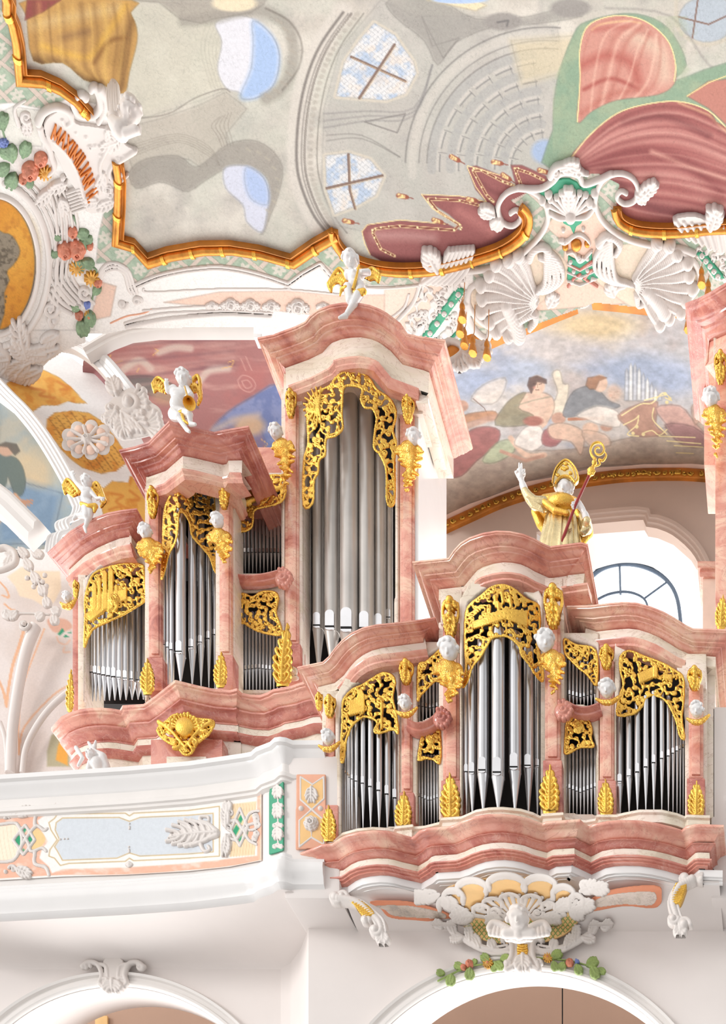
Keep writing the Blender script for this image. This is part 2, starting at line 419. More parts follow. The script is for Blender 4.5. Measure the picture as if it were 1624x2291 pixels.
def painted(name, rough=.7, grain=.07, crack=.0):
    m, t, b = base_mat(name, rough); g = geo(t)
    a = nd(t, 'ShaderNodeAttribute', attribute_name='Col'); n = noise(t, 26, 6, vec=g, rough=.7)
    k = mrange(t, n, .3, .7, 1-grain*1.6, 1+grain)
    vm = nd(t, 'ShaderNodeVectorMath', operation='SCALE'); t.links.new(a.outputs['Color'], vm.inputs[0])
    if crack:
        vo = nd(t, 'ShaderNodeTexVoronoi', feature='DISTANCE_TO_EDGE', Scale=3.2); dn = nd(t, 'ShaderNodeVectorMath', operation='ADD')
        n3 = nd(t, 'ShaderNodeTexNoise', Scale=5., Detail=3.); t.links.new(g, n3.inputs['Vector']); t.links.new(g, dn.inputs[0]); t.links.new(n3.outputs['Color'], dn.inputs[1]); t.links.new(dn.outputs[0], vo.inputs['Vector'])
        k = mth(t, 'MULTIPLY', k, mrange(t, vo.outputs['Distance'], 0, .03, 1-crack, 1))
    t.links.new(k, vm.inputs['Scale']); t.links.new(vm.outputs[0], b.inputs['Base Color']); return m
M = {}
M['pink'] = marble('pink_marble', [(.70, .42, .37), (.84, .55, .48), (.90, .66, .58), (.94, .78, .68), (.84, .56, .50)], (.70, .44, .40), 1.1)
M['rose'] = marble('red_marble', [(.62, .32, .28), (.75, .45, .40), (.85, .58, .51), (.77, .47, .42)], (.88, .70, .64), 1.3)
M['cream'] = marble('cream_marble', [(.80, .73, .65), (.90, .85, .77), (.94, .88, .83), (.90, .80, .74)], (.72, .60, .52), .9)
M['white'] = plain('white_stucco', (.90, .88, .865), .55, var=.025, scale=1.2)
M['wall'] = plain('white_plaster', (.90, .87, .855), .8, var=.03, scale=.5)
M['stucco'] = plain('carved_stucco', (.86, .83, .81), .5, var=.02, scale=2)
M['gloss'] = plain('polished_white', (.90, .89, .885), .22, var=.01, coat=.3)
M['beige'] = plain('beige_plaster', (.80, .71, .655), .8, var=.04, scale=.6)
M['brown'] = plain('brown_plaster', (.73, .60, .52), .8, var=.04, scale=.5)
M['gold'] = plain('gold_leaf', (.98, .76, .36), .24, .92, var=.12, scale=6, bmp=.35)
m_, t_, b2_ = base_mat('carved_gold', .24, .92); g_ = geo(t_); t_.links.new(ramp(t_, noise(t_, 9, 4, vec=g_), [(.3, (.95, .70, .32)), (.7, (1., .82, .42))]), b2_.inputs['Base Color']); w_ = nd(t_, 'ShaderNodeTexWave', Scale=22., Distortion=14., Detail=2.); w_.inputs['Detail Scale'].default_value = 1.2; t_.links.new(g_, w_.inputs['Vector']); bump(t_, b2_, w_.outputs['Fac'], .38, .015)
M['goldc'] = m_
M['oldgold'] = plain('bronze_gold', (.84, .57, .26), .34, .75, var=.15, scale=7, bmp=.2)
M['silvergold'] = plain('champagne_leaf', (.86, .78, .60), .25, .9, var=.12, scale=6, bmp=.2)
M['orange'] = plain('amber_gilding', (.78, .49, .18), .42, .25, var=.2, scale=2.5)
M['tin'] = plain('pipe_metal', (.80, .80, .81), .3, .92, var=.05, scale=1.5)
M['tind'] = plain('dull_pipe_metal', (.80, .78, .76), .42, .8, var=.06, scale=1.5)
M['tinb'] = plain('bright_pipe_metal', (.92, .92, .93), .22, .9, var=.03)
M['dark'] = plain('dark_interior', (.07, .05, .05), .8, var=.3)  # near-black that stands for shade inside the organ cases; also the cable
M['coral'] = plain('coral_paint', (.88, .56, .42), .7, var=.06)
M['grey'] = marble('grey_marble', [(.62, .58, .56), (.80, .74, .68), (.86, .80, .76), (.74, .66, .58)], (.5, .44, .42), 2.2, .4, 0)
M['slit'] = plain('mouth_shadow', (.04, .04, .04), .8)
M['green'] = plain('green_stucco', (.25, .62, .48), .6, var=.05)
M['salmon'] = plain('salmon_paint', (.90, .67, .56), .7, var=.06)
M['peach'] = plain('peach_plaster', (.95, .83, .76), .75, var=.04)
M['ochre'] = plain('ochre_paint', (.93, .76, .52), .7, var=.06)
M['staff'] = plain('red_lacquer', (.60, .16, .15), .3)
M['terra'] = plain('terracotta_rose', (.84, .52, .41), .5, var=.14, scale=9)
M['leaf'] = plain('painted_leaf', (.50, .60, .47), .55, var=.2, scale=9)
M['leafb'] = plain('bright_leaf', (.58, .66, .38), .55, var=.15, scale=9)
M['sunfl'] = plain('yellow_flower', (.88, .66, .30), .5, var=.15, scale=9)
M['blue'] = plain('blue_flower', (.45, .52, .76), .5, var=.15, scale=9)
M['letter'] = plain('amber_lettering', (.82, .47, .17), .5, var=.05)
M['lead'] = plain('window_lead', (.35, .42, .5), .5)
M['paint'] = painted('fresco_paint', .75, .03, .0)
M['fresco'] = painted('ceiling_fresco', .8, .05, .14)
gl = bpy.data.materials.new('window_glass'); gl.use_nodes = True; b_ = gl.node_tree.nodes['Principled BSDF']
b_.inputs['Base Color'].default_value = (.97, .99, 1, 1); b_.inputs['Transmission Weight'].default_value = 1; b_.inputs['Roughness'].default_value = .02; b_.inputs['IOR'].default_value = 1.01
M['glass'] = gl
ORD = ['first', 'second', 'third', 'fourth', 'fifth', 'sixth', 'seventh', 'eighth', 'ninth', 'tenth', 'eleventh', 'twelfth', 'thirteenth', 'fourteenth', 'fifteenth', 'sixteenth']
# ---------------------------------------------------------------- the setting: walls and arches under the gallery
def arch_wall(name, x0, x1, ytop, ybot, Y, holes, th=.0):
    """front face of a wall with round arched holes (circle centre, radius in picture units at Y)"""
    pts = [(x0, ybot)]
    for (cx, cy, R) in holes:
        hb = math.sqrt(max(0, R*R-(ybot-cy)**2)) if ybot < cy else R
        a0 = math.atan2(ybot-cy, -hb); a1 = math.atan2(ybot-cy, hb)
        if a0 > 0: a0 -= 2*math.pi
        for i in range(33):
            a = a0+(a1-a0)*i/32; pts.append((cx+R*math.cos(a), cy+R*math.sin(a)))
    pts += [(x1, ybot), (x1, ytop), (x0, ytop)]
    f = [P(p[0], p[1], Y) for p in pts]; me = mesh(name, f, [tuple(range(len(f)))])
    bm = bmesh.new(); bm.from_mesh(me); bmesh.ops.triangulate(bm, faces=bm.faces[:]); bm.to_mesh(me); bm.free()
    return struct(link(name, me, M['wall'], None, smooth=False))
YB = 2420
YW, YL = 15.5, 16.2
arch_wall('wall_front', 690, 2400, 1900, YB, YW, [(1170, 2598, 425)])
arch_wall('wall_left', -900, 640, 2140, YB, YL, [(262, 2578, 369)])
# rounded return between the two wall planes
struct(grid('wall_return', [[(a, 1900, b) for a, b in zip(xs, ys)] for xs, ys in [((628, 650, 672, 684, 690), (16.2, 16.15, 15.95, 15.7, 15.5))]]+[[(a, YB, b) for a, b in zip((628, 650, 672, 684, 690), (16.2, 16.15, 15.95, 15.7, 15.5))]], 20, 8, M['wall']))
def arc(cx, cy, R, Y, a0, a1, n=48): return [P(cx+R*math.cos(math.radians(a0+(a1-a0)*i/n)), cy+R*math.sin(math.radians(a0+(a1-a0)*i/n)), Y) for i in range(n+1)]
def loft(name, A, B, mat, parent=None, ang=None):
    n = len(A); me = mesh(name, list(A)+list(B), [(i, i+1, n+i+1, n+i) for i in range(n-1)]); fixn(me); return link(name, me, mat, parent, ang=ang)
struct(loft('wall_archreveal', arc(1170, 2598, 425, YW, 200, 340), arc(1205, 2592, 385, 16.9, 200, 340), M['wall'])).name = 'wall_arch_right'
struct(loft('wall_arch_left', arc(262, 2578, 369, YL, 200, 340), arc(338, 2545, 292, 18.2, 200, 340), M['wall']))
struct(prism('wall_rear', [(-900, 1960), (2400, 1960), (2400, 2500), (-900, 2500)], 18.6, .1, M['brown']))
def ring_mould(name, cx, cy, R, Y, w, label=None):
    A = arc(cx, cy, R, Y, 205, 335, 64); prof = [(0, 0), (.05, .0), (.07, .02), (.07, .06), (.045, .075), (.045, .14), (.075, .16), (.085, .2), (.05, .225), (0, .23)]
    V = []; k = len(prof)
    cpt = P(cx, cy, Y)
    for p in A:
        r = (p-cpt).normalized()
        for o_, u_ in prof: V.append(p+r*(u_*w/.23)+Vector((0, -o_, 0)))
    fs = [(i*k+j, (i+1)*k+j, (i+1)*k+j+1, i*k+j+1) for i in range(len(A)-1) for j in range(k-1)]
    me = mesh(name, V, fs); fixn(me); return struct(link(name, me, M['white'], None))
ring_mould('trim_1', 1170, 2598, 426, YW, .16)
ring_mould('trim_2', 262, 2578, 370, YL, .16)
tag(tube('lamp_cable', [P(1258, 2150, 17.6), P(1258, 2420, 17.6)], .008, M['dark']), 'thin dark cable hanging in the shadow of the right arch', 'cable')
tag(box('painted_panel', 212, 240, 2272, 2400, 18.55, .04, M['ochre']), 'yellow painted panel deep inside the left arch', 'panel')

# ---------------------------------------------------------------- gallery parapet on the left
ZT = ZR(1640, 14.8)
ptop = [(-160, 1738), (0, 1729), (140, 1720), (281, 1711), (421, 1699), (505, 1687), (545, 1681), (561, 1678), (572, 1668), (590, 1661), (603, 1656), (614, 1646), (626, 1644), (640, 1646), (655, 1652), (690, 1652), (722, 1652)]
pw = [L(x, y, ZT) for x, y in ptop]
def inset(path, d):
    out = []
    for i in range(len(path)):
        t = path[min(i+1, len(path)-1)]-path[max(0, i-1)]; th = Vector((t.x, t.y, 0)).normalized(); out.append(path[i]+Vector((th.y, -th.x, 0))*d)
    return out
par = thing('gallery_parapet', 'white curved gallery parapet with painted panels, left of the smaller organ', 'parapet', L(300, 2060, ZT-1.7))
base_in = inset(pw, -.10)
sweep('coping', pw, [(-.35, 0), (-.03, 0), (0, -.02), (0, -.07), (-.03, -.09), (-.04, -.13), (-.07, -.16), (-.085, -.22), (-.10, -.24)], M['gloss'], par)
sweep('upper_moulding', pw, [(-.10, -.24), (-.095, -.33), (-.06, -.36), (-.06, -.40), (-.08, -.41), (-.08, -.44), (-.12, -.46), (-.12, -.50)], M['white'], par)
sweep('wall_face', pw, [(-.12, -.50), (-.12, -1.22)], M['white'], par, cap=False)
sweep('lower_moulding', pw, [(-.12, -1.22), (-.08, -1.25), (-.08, -1.28), (-.045, -1.31), (-.045, -1.34), (.0, -1.37), (.01, -1.42), (.0, -1.5), (-.02, -1.53), (-.03, -1.60), (-.06, -1.62), (-.10, -1.66), (-.35, -1.66)], M['gloss'], par)
# cove below the parapet
cv = []
for p in pw[:15]:
    q = Vector((p.x, p.y, p.z-1.66)); row = []
    for k in range(9):
        a = k/8; yy = q.y+.08+(YL-q.y-.08)*math.sin(a*math.pi/2); row.append(Vector((q.x, yy, q.z-.14*(1-math.cos(a*math.pi/2)))))
    cv.append(row)
vs = [v for r in cv for v in r]; me = mesh('wall_cove', vs, [(i*9+j, (i+1)*9+j, (i+1)*9+j+1, i*9+j+1) for i in range(len(cv)-1) for j in range(8)]); fixn(me)
struct(link('wall_cove', me, M['wall'], None, ang=None))
# painted field of the parapet: follows the curved wall face
fx = np.array([p.x for p in inset(pw, -.112)]); fy = np.array([p.y for p in inset(pw, -.112)])
raypx = fx/fy*F+VX
def Yface(u): return np.interp(u, raypx, fy)
def face_fn(u, v, h):
    Y = Yface(u); return (u-VX)*Y/F, Y-h*Y/F-.006, CZ+(VY-v)*Y/F
OR_, OR2, WH, BL, OC, GR = (.93, .72, .62), (.90, .60, .45), (.95, .935, .92), (.835, .855, .88), (.93, .78, .56), (.16, .62, .44)
class Paint:
    ol, sk = 0, 1.
    def __init__(s, U, V, c): s.U, s.V = U, V; s.c = np.tile(np.array(c, float), (len(U), 1))
    def mix(s, m, c): m = np.clip(m, 0, 1)[:, None]; s.c = s.c*(1-m)+np.array(c, float)*m
    def poly(s, pts, c, soft=1.5, a=1., smooth=0):
        if smooth: pts = sp2(pts, smooth, True)
        soft = 1.5+(soft-1.5)*s.sk
        i = inpoly(s.U, s.V, pts); d = segdist(s.U, s.V, pts, True); m = np.where(i, .5+d/soft/2, .5-d/soft/2); s.mix(np.clip(m, 0, 1)*a, c)
        if s.ol: s.mix(np.clip((2.6-d)/2.2, 0, 1)*s.ol*a, tuple(x*.6 for x in c))
    def line(s, pts, w, c, soft=1.2, a=1., smooth=0, closed=False):
        if smooth: pts = sp2(pts, smooth, closed)
        d = segdist(s.U, s.V, pts, closed); s.mix(np.clip((w/2-d)/soft+.5, 0, 1)*a, c)
    def brush(s, seed, a=.3, sc=13):
        n = vnoise(s.U/sc, s.V/(sc*.7), seed); s.c = np.clip(s.c*(1+(n-.5)[:, None]*a*2), 0, 1)
    def ell(s, x, y, rx, ry, c, soft=.15, a=1., rot=0.):
        dx, dy = s.U-x, s.V-y; ca, sa = math.cos(rot), math.sin(rot); d = np.hypot((dx*ca+dy*sa)/rx, (-dx*sa+dy*ca)/ry); s.mix(np.clip((1-d)/soft+.5, 0, 1)*a, c)
    def cloud(s, c, sc, seed, lo=.45, hi=.65, a=1., m=None, st=(1, 1)):
        n = vnoise(s.U/sc*st[0], s.V/sc*st[1], seed); w = np.clip((n-lo)/(hi-lo), 0, 1)*a
        if m is not None: w = w*m
        s.mix(w, c)
def tone(c, g, sat):
    l = c.mean(1, keepdims=True); return np.clip((l+(c-l)*sat), 0, 1)**g
def vnoise(x, y, seed, oct=4):
    rs = np.random.RandomState(seed); T = rs.rand(64, 64); out = 0; amp = 1; tot = 0
    for _ in range(oct):
        xi = np.floor(x).astype(int); yi = np.floor(y).astype(int); fx_ = x-xi; fy_ = y-yi; fx_ = fx_*fx_*(3-2*fx_); fy_ = fy_*fy_*(3-2*fy_)
        g = lambda a, b: T[a % 64, b % 64]
        out = out+amp*((g(xi, yi)*(1-fx_)+g(xi+1, yi)*fx_)*(1-fy_)+(g(xi, yi+1)*(1-fx_)+g(xi+1, yi+1)*fx_)*fy_); tot += amp; amp *= .5; x = x*2.03+7; y = y*2.03+3
    return out/tot
def par_paint(U, V):
    p = Paint(U, V, WH)
    top = sp2(c7([(-60, 350), (0, 345), (300, 335), (600, 330), (900, 315), (1100, 295), (1250, 258)]), 5)
    bot = sp2(c7([(-60, 700), (0, 695), (300, 678), (600, 675), (900, 655), (1100, 635), (1250, 606)]), 5)
    outer = top+bot[::-1]
    p.poly(outer, OR_)
    p.line(bot, 3, OR2, a=.4)
    p.cloud((.97, .90, .86), 22, 3, .5, .75, .6, inpoly(U, V, outer), (1, 2))
    # right end field
    inner = c7([(255, 342), (300, 365), (600, 358), (900, 345), (1230, 300), (1230, 588), (900, 625), (600, 645), (300, 652), (250, 672), (235, 640), (190, 600), (200, 560), (230, 520), (200, 470), (180, 420), (235, 380)])
    p.poly(inner, WH)
    f2 = c7([(285, 375), (330, 388), (600, 385), (620, 398), (640, 385), (900, 372), (1050, 352), (1050, 590), (900, 600), (640, 612), (620, 600), (600, 615), (330, 625), (290, 635), (262, 600), (235, 590), (240, 560), (275, 512), (245, 465), (235, 430), (262, 410)])
    p.line(f2, 3.2, (.93, .84, .68), closed=True); p.line(f2, 1.2, (.55, .47, .38), closed=True, a=.7)
    f3 = c7([(300, 408), (570, 405), (620, 424), (670, 405), (900, 395), (1020, 385), (1020, 570), (900, 580), (670, 590), (620, 575), (560, 600), (300, 610), (275, 565), (262, 545), (285, 510), (265, 465), (270, 430)])
    p.poly(f3, BL); p.line(f3, 3, (.92, .82, .65), closed=True); p.line(f3, 1.1, (.5, .45, .4), closed=True, a=.6)
    fo = e8([(890, 205), (1190, 170), (1180, 300), (1215, 330), (1210, 500), (1180, 640), (1170, 780), (880, 800), (920, 640), (900, 380)])
    p.poly(fo, (.95, .84, .69))
    for k in range(9): x = 905+k*33; p.line(e8([(x, 200), (x+20, 480), (x-8, 800)]), .9, (.78, .64, .47), a=.6, smooth=4)
    p.poly(e8([(1240, 330), (1215, 300), (1130, 350), (1080, 450), (1090, 560), (1150, 610), (1240, 590)]), (.93, .68, .57), smooth=4)
    for q in ([(1015, 315), (1040, 365), (1010, 420), (980, 375)], [(960, 435), (995, 480), (950, 570), (915, 510)], [(1070, 430), (1105, 475), (1085, 560), (1050, 480)], [(1020, 560), (1030, 600), (1000, 640), (985, 605)]): p.poly(e8(q), GR)
    # left lattice
    p.poly(e7([(-300, 480), (60, 450), (200, 430), (250, 560), (240, 700), (150, 820), (0, 840), (-300, 800)]), (.97, .91, .82), smooth=4)
    for k in range(12): x = -280+k*45; p.line(e7([(x, 460), (x+20, 640), (x+60, 840)]), .9, (.84, .76, .64), a=.6, smooth=4)
    p.poly(e7([(350, 520), (430, 480), (520, 600), (430, 720), (340, 700), (400, 610)]), (.93, .80, .57), smooth=4)
    for q in ([(285, 455), (305, 490), (280, 530), (262, 490)], [(225, 540), (240, 600), (235, 680), (150, 615)], [(330, 545), (380, 605), (310, 670), (300, 600)], [(272, 705), (282, 725), (268, 745), (260, 720)]): p.poly(e7(q), GR)
    return p.c
def face_grid(name, x0, x1, y0f, y1f, step, paint, mat, parent, fn=face_fn):
    us = np.arange(x0, x1+step, step); t = np.linspace(0, 1, int((y1f(x0)-y0f(x0))/step)+2)
    U, T = np.meshgrid(us, t); V = y0f(U)+(y1f(U)-y0f(U))*T
    co = np.stack(fn(U.ravel(), V.ravel(), np.zeros(U.size)), -1); idx = np.arange(U.size).reshape(U.shape)
    q = np.stack([idx[:-1, :-1], idx[1:, :-1], idx[1:, 1:], idx[:-1, 1:]], -1).reshape(-1, 4); me = npmesh(name, co, q)
    if paint: setcol(me, paint(U.ravel(), V.ravel()))
    return link(name, me, mat, parent, ang=None)
yt = lambda u: np.interp(u, [0, 140, 281, 421, 515, 585], [1797, 1793, 1790, 1783, 1772, 1756])
yb = lambda u: np.interp(u, [0, 140, 281, 421, 515, 585], [1970, 1962, 1958, 1950, 1940, 1926])
face_grid('painted_field', -40, 585, yt, yb, 1.6, par_paint, M['paint'], par)
# white strapwork and stucco on the parapet
r = Rel(-40, 1780, 640, 1990, 1.5)
for pts in ([(-40, 440), (100, 420), (200, 430), (250, 560), (240, 700), (150, 840), (-40, 860)], ): r.stroke(e7(pts), 3.6, 3.6, -1.5)
for pts in ([(150, 610), (290, 440), (400, 610), (270, 780)], ):
    q = e7(pts); r.stroke(q+[q[0]], 3., 3., -1, smooth=False)
r.stroke(e7([(200, 430), (320, 640), (360, 740), (480, 700), (530, 740)]), 3.2, 3.2, -1)
r.stroke(e7([(200, 760), (320, 560), (420, 450), (500, 500), (540, 480)]), 3.2, 3.2, -1)
r.stroke(e7([(640, 200), (560, 290), (420, 320), (400, 430)]), 4, 4, -1.6); r.stroke(e7([(560, 1010), (520, 920), (400, 880), (400, 760)]), 4, 4, -1.6)
for (x, y, a) in ((150, 330, -.4), (150, 940, .4)):
    (qx, qy), = e7([(x, y)]); r.spiral(qx, qy, 9, a+3, 1, 1, 3.4, 2.2); r.leaf(qx+8, qy, a, 36, 22, 4, 2.6, .5); r.dot(qx-16, qy+6, 4.5)
for y in (245, 890):
    (qx, qy), = e7([(1470, y)]); r.fill([(qx-10, qy), (qx, qy-8), (qx+10, qy), (qx, qy+8)], 2.5); r.dot(qx, qy, 4, 2, 2)
for (x, y) in ((1475, 425), (1475, 460), (1475, 485), (1470, 745), (1468, 715), (1468, 690), (690, 602), (737, 600), (775, 600)):
    (qx, qy), = e7([(x, y)]); r.dot(qx, qy, 2.4)
for pts in ([(1000, 250), (1090, 470), (1000, 680), (900, 500)], ):
    q = e8(pts); r.stroke(q+[q[0]], 2.8, 2.8, -1, smooth=False)
r.stroke(e8([(880, 400), (960, 390), (1040, 500), (1100, 440), (1190, 420), (1180, 480), (1110, 500)]), 3, 3, -1); r.stroke(e8([(880, 590), (960, 600), (1040, 470), (1110, 310), (1210, 280)]), 3, 3, -1); r.stroke(e8([(1040, 480), (1100, 610), (1190, 660)]), 3, 3, -1)
for (x, y, a, Ln) in ((850, 470, -1.7, 46), (850, 560, 1.6, 46), (860, 300, -1.6, 22)):
    (qx, qy), = e8([(x, y)]); r.leaf(qx, qy, a, Ln, 18, 5, 2.6, 1, .15); r.spiral(qx+5, qy+2, 8, a, 1, 1, 2.8, 1.8)
for (x, y) in ((1190, 380), (1200, 440), (1190, 540), (1170, 590), (1180, 340)):
    (qx, qy), = e8([(x, y)]); r.rose(qx, qy, 8, 0, 5, 2)
r.split('strapwork', M['stucco'], face_fn, par)
r = Rel(370, 1815, 500, 1925, 1.3)     # the long acanthus flame on the blue field
r.leaf(*e8([(720, 530)])[0], 3.14, 104, 60, 6, 3.2, .8, -.12)
r.stroke(e8([(740, 520), (640, 430), (560, 400), (560, 350), (640, 350), (650, 390)]), 5.5, 3, .5); r.stroke(e8([(740, 560), (640, 600), (560, 650), (600, 740), (660, 720), (640, 680)]), 5.5, 3, .5)
r.stroke(e8([(520, 520), (420, 480), (340, 440), (350, 500)]), 4.5, 2.5, .5); r.stroke(e8([(500, 560), (450, 620), (420, 660), (470, 600)]), 4.5, 2.5, .5); r.spiral(*e8([(230, 565)])[0], 8, 0, 1, 1, 3, 2)
r.build('acanthus_flame', M['stucco'], face_fn, par)
# green strip with the leaf pendant near the corner
gp = c7([(1290, 240), (1358, 218), (1356, 562), (1288, 584)])
r = Rel(598, 1740, 642, 1918, 1.4); r.fill(gp, 1.2); g_ = r.build('green_panel', M['green'], face_fn, par)
r = Rel(596, 1726, 646, 1920, 1.1)
for k, (x, y) in enumerate(c7([(1330, 210), (1330, 290), (1330, 345), (1330, 385), (1330, 440), (1330, 490), (1330, 540)])):
    if k == 0: r.spiral(x, y, 6, 0, 1, 1, 2, 1.4); continue
    if k % 2: r.leaf(x, y-14, 1.57, 26, 20, 3, 3, 1.5)
    else:
        for dx in (-7, 7, 0): r.rose(x+dx, y+abs(dx)*.4, 6, 1.2, 5, 2)
r.stroke([c7([(1330, 215)])[0], c7([(1330, 540)])[0]], 1.6, 1.6, 1); r.build('leaf_pendant', M['stucco'], face_fn, g_)
# orange panel on the pier
pn = thing('pier_panel', 'narrow orange and ochre strapwork panel on the white pier left of the smaller organ', 'panel', L(703, 1900, ZT-1.2))
rf = Rel(660, 1728, 745, 1902, 1.5)
Yp_ = float(Yface(np.array([700.]))[0]) if raypx.max() > 700 else 14.9
pfn = front(14.93)
rf.fill(c7([(1418, 198), (1555, 198), (1560, 545), (1415, 558)]), 1.0); rf.build('panel_ground', M['salmon'], pfn, pn)
rf = Rel(660, 1728, 745, 1902, 1.3)
rf.fill(c7([(1440, 215), (1495, 250), (1545, 215), (1545, 320), (1490, 370), (1435, 320)]), 1.6); rf.fill(c7([(1435, 540), (1490, 500), (1545, 540), (1550, 420), (1490, 378), (1430, 420)]), 1.6); rf.build('ochre_field', M['ochre'], pfn, pn)
rf = Rel(660, 1728, 745, 1902, 1.1)
rf.stroke(c7([(1438, 320), (1438, 212), (1495, 248), (1548, 212), (1550, 315), (1432, 420), (1432, 545), (1490, 500), (1550, 535), (1550, 420), (1438, 320)]), 2.6, 2.6, -.2, smooth=False)
for x, y in c7([(1440, 362), (1532, 362)]): rf.dot(x, y, 6, 5)
rf.rose(*c7([(1490, 437)])[0], 19, 1, 8, 3); rf.leaf(*c7([(1490, 262)])[0], 1.57, 34, 26, 4, 2.4, 1.5); rf.stroke(c7([(1490, 470), (1490, 500)]), 2, 1, 1)
rf.build('white_strapwork', M['stucco'], pfn, pn)
# pier behind the panel, continuing to the smaller organ
struct(box('wall_pier', 636, 760, 1690, 2010, 14.95, 1.1, M['wall'], None, bev=.03))
pc = [L(626, 1646, ZT-.0)]; 
# ---------------------------------------------------------------- organ parts shared by both cases
def cyma(o0, u0, o1, u1, n=6):
    return [(o0+(o1-o0)*i/n, u0+(u1-u0)*((i/n)+math.sin(2*math.pi*i/n)*-.13)) for i in range(n+1)]
def corn_prof(p, h, back=.9):
    return [(-back, .0), (0, 0), (.0, -h*.13), (-.04*p, -h*.16), (-.05*p, -h*.22)]+cyma(-.07*p, -h*.24, -.42*p, -h*.52)+[(-.44*p, -h*.60), (-.62*p, -h*.63), (-.64*p, -h*.70)]+cyma(-.66*p, -h*.72, -.92*p, -h*.92, 5)+[(-p, -h*.94), (-p, -h)]
def entab(path, p, h, fz, ar, parent, back=.9, cm='pink', ret=True):
    """cornice, frieze and architrave along the traced top edge"""
    sweep('cornice', path, corn_prof(p, h, back), M[cm], parent)
    if fz: sweep('frieze', path, [(-back, -h+.01), (-p-.02, -h), (-p-.02, -h-fz), (-back, -h-fz)], M['cream'], parent)
    if ar: sweep('architrave', path, [(-back, -h-fz+.01), (-p+.05, -h-fz), (-p+.06, -h-fz-ar*.2), (-p+.0, -h-fz-ar*.35), (-p+.01, -h-fz-ar*.7), (-p-.03, -h-fz-ar), (-back, -h-fz-ar)], M[cm], parent)
def pipe(x, hw, ytop, ymouth, ybot, Y, bay, k, group, cat_='pipe', dull=False, small=False, label=None, ln=None):
    """x centre, half width, top, mouth and toe in the picture; Y its depth"""
    m = M['tind'] if dull else M['tin']; s = Y/F; r = hw*s
    base = P(x, ybot, Y); top = P(x, ytop, Y); mo = P(x, ymouth, Y)
    t = thing('organ_pipe', label or ('%s pipe from the left in %s' % (ORD[k] if k < 16 else str(k+1), bay)), 'organ pipe', base, group)
    n = 14 if hw < 7 else 24
    def lathe(prof):
        vs = []; 
        for (rr, z) in prof:
            for i in range(n): a = 2*math.pi*i/n; vs.append((base.x+rr*math.cos(a), base.y+rr*math.sin(a), z))
        fs = [(j*n+i, j*n+(i+1) % n, (j+1)*n+(i+1) % n, (j+1)*n+i) for j in range(len(prof)-1) for i in range(n)]
        fs += [tuple(range(n))[::-1], tuple(range((len(prof)-1)*n, len(prof)*n))]; return vs, fs
    zm = mo.z
    link('body', mesh('body', *lathe([(r, zm-.2*r), (r, top.z)])), m, t, ang=50)
    link('foot', mesh('foot', *lathe([(r*.16, base.z), (r*.2, base.z+.02), (r*.985, zm-.22*r), (r*1.02, zm-.2*r), (r*1.02, zm-.12*r), (r, zm-.1*r)])), m, t, ang=50)
    # flattened upper lip with a round head, and the dark cut below it
    q = r*.62; hh = r*1.9 if hw > 7 else r*2.6; yf = base.y-r*1.03
    pts = [(-q, 0), (q, 0)]+[(q*math.cos(a), hh-q*.4+q*.9*math.sin(a)) for a in [math.pi*i/8 for i in range(9)]]
    V = [(base.x+a, yf+.004*0, zm+.16*r+b) for a, b in pts]+[(base.x+a*1.04, base.y-r*.6, zm+.16*r+b*1.02) for a, b in pts]; N = len(pts)
    lip = mesh('upper_lip', V, [tuple(range(N)), tuple(range(2*N-1, N-1, -1))]+[(i, (i+1) % N, N+(i+1) % N, N+i) for i in range(N)]); fixn(lip)
    link('upper_lip', lip, M['tinb'], t, smooth=False)
    mv = [(base.x+a, y_, zm+b) for y_ in (yf-.002, base.y-r*.6) for a, b in ((-q, -.12*r), (q, -.12*r), (q, .17*r), (-q, .17*r))]
    link('mouth', mesh('mouth', mv, [(0, 1, 2, 3), (7, 6, 5, 4), (0, 4, 5, 1), (1, 5, 6, 2), (2, 6, 7, 3), (3, 7, 4, 0)]), M['slit'], t, smooth=False)
    if hw > 7:
        q2 = [( -q*1.02, -.12*r), (q*1.02, -.12*r)]+[(q*1.02*math.cos(a), -.12*r-q*.55*math.sin(a)) for a in [math.pi*i/6 for i in range(1, 6)]]
        V = [(base.x+a, yf-.003, zm+b) for a, b in q2]+[(base.x+a, base.y-r*.5, zm+b) for a, b in q2]; N = len(q2)
        me = mesh('lower_lip', V, [tuple(range(N)), tuple(range(2*N-1, N-1, -1))]+[(i, (i+1) % N, N+(i+1) % N, N+i) for i in range(N)]); fixn(me); link('lower_lip', me, M['tinb'], t, smooth=False)
    return t
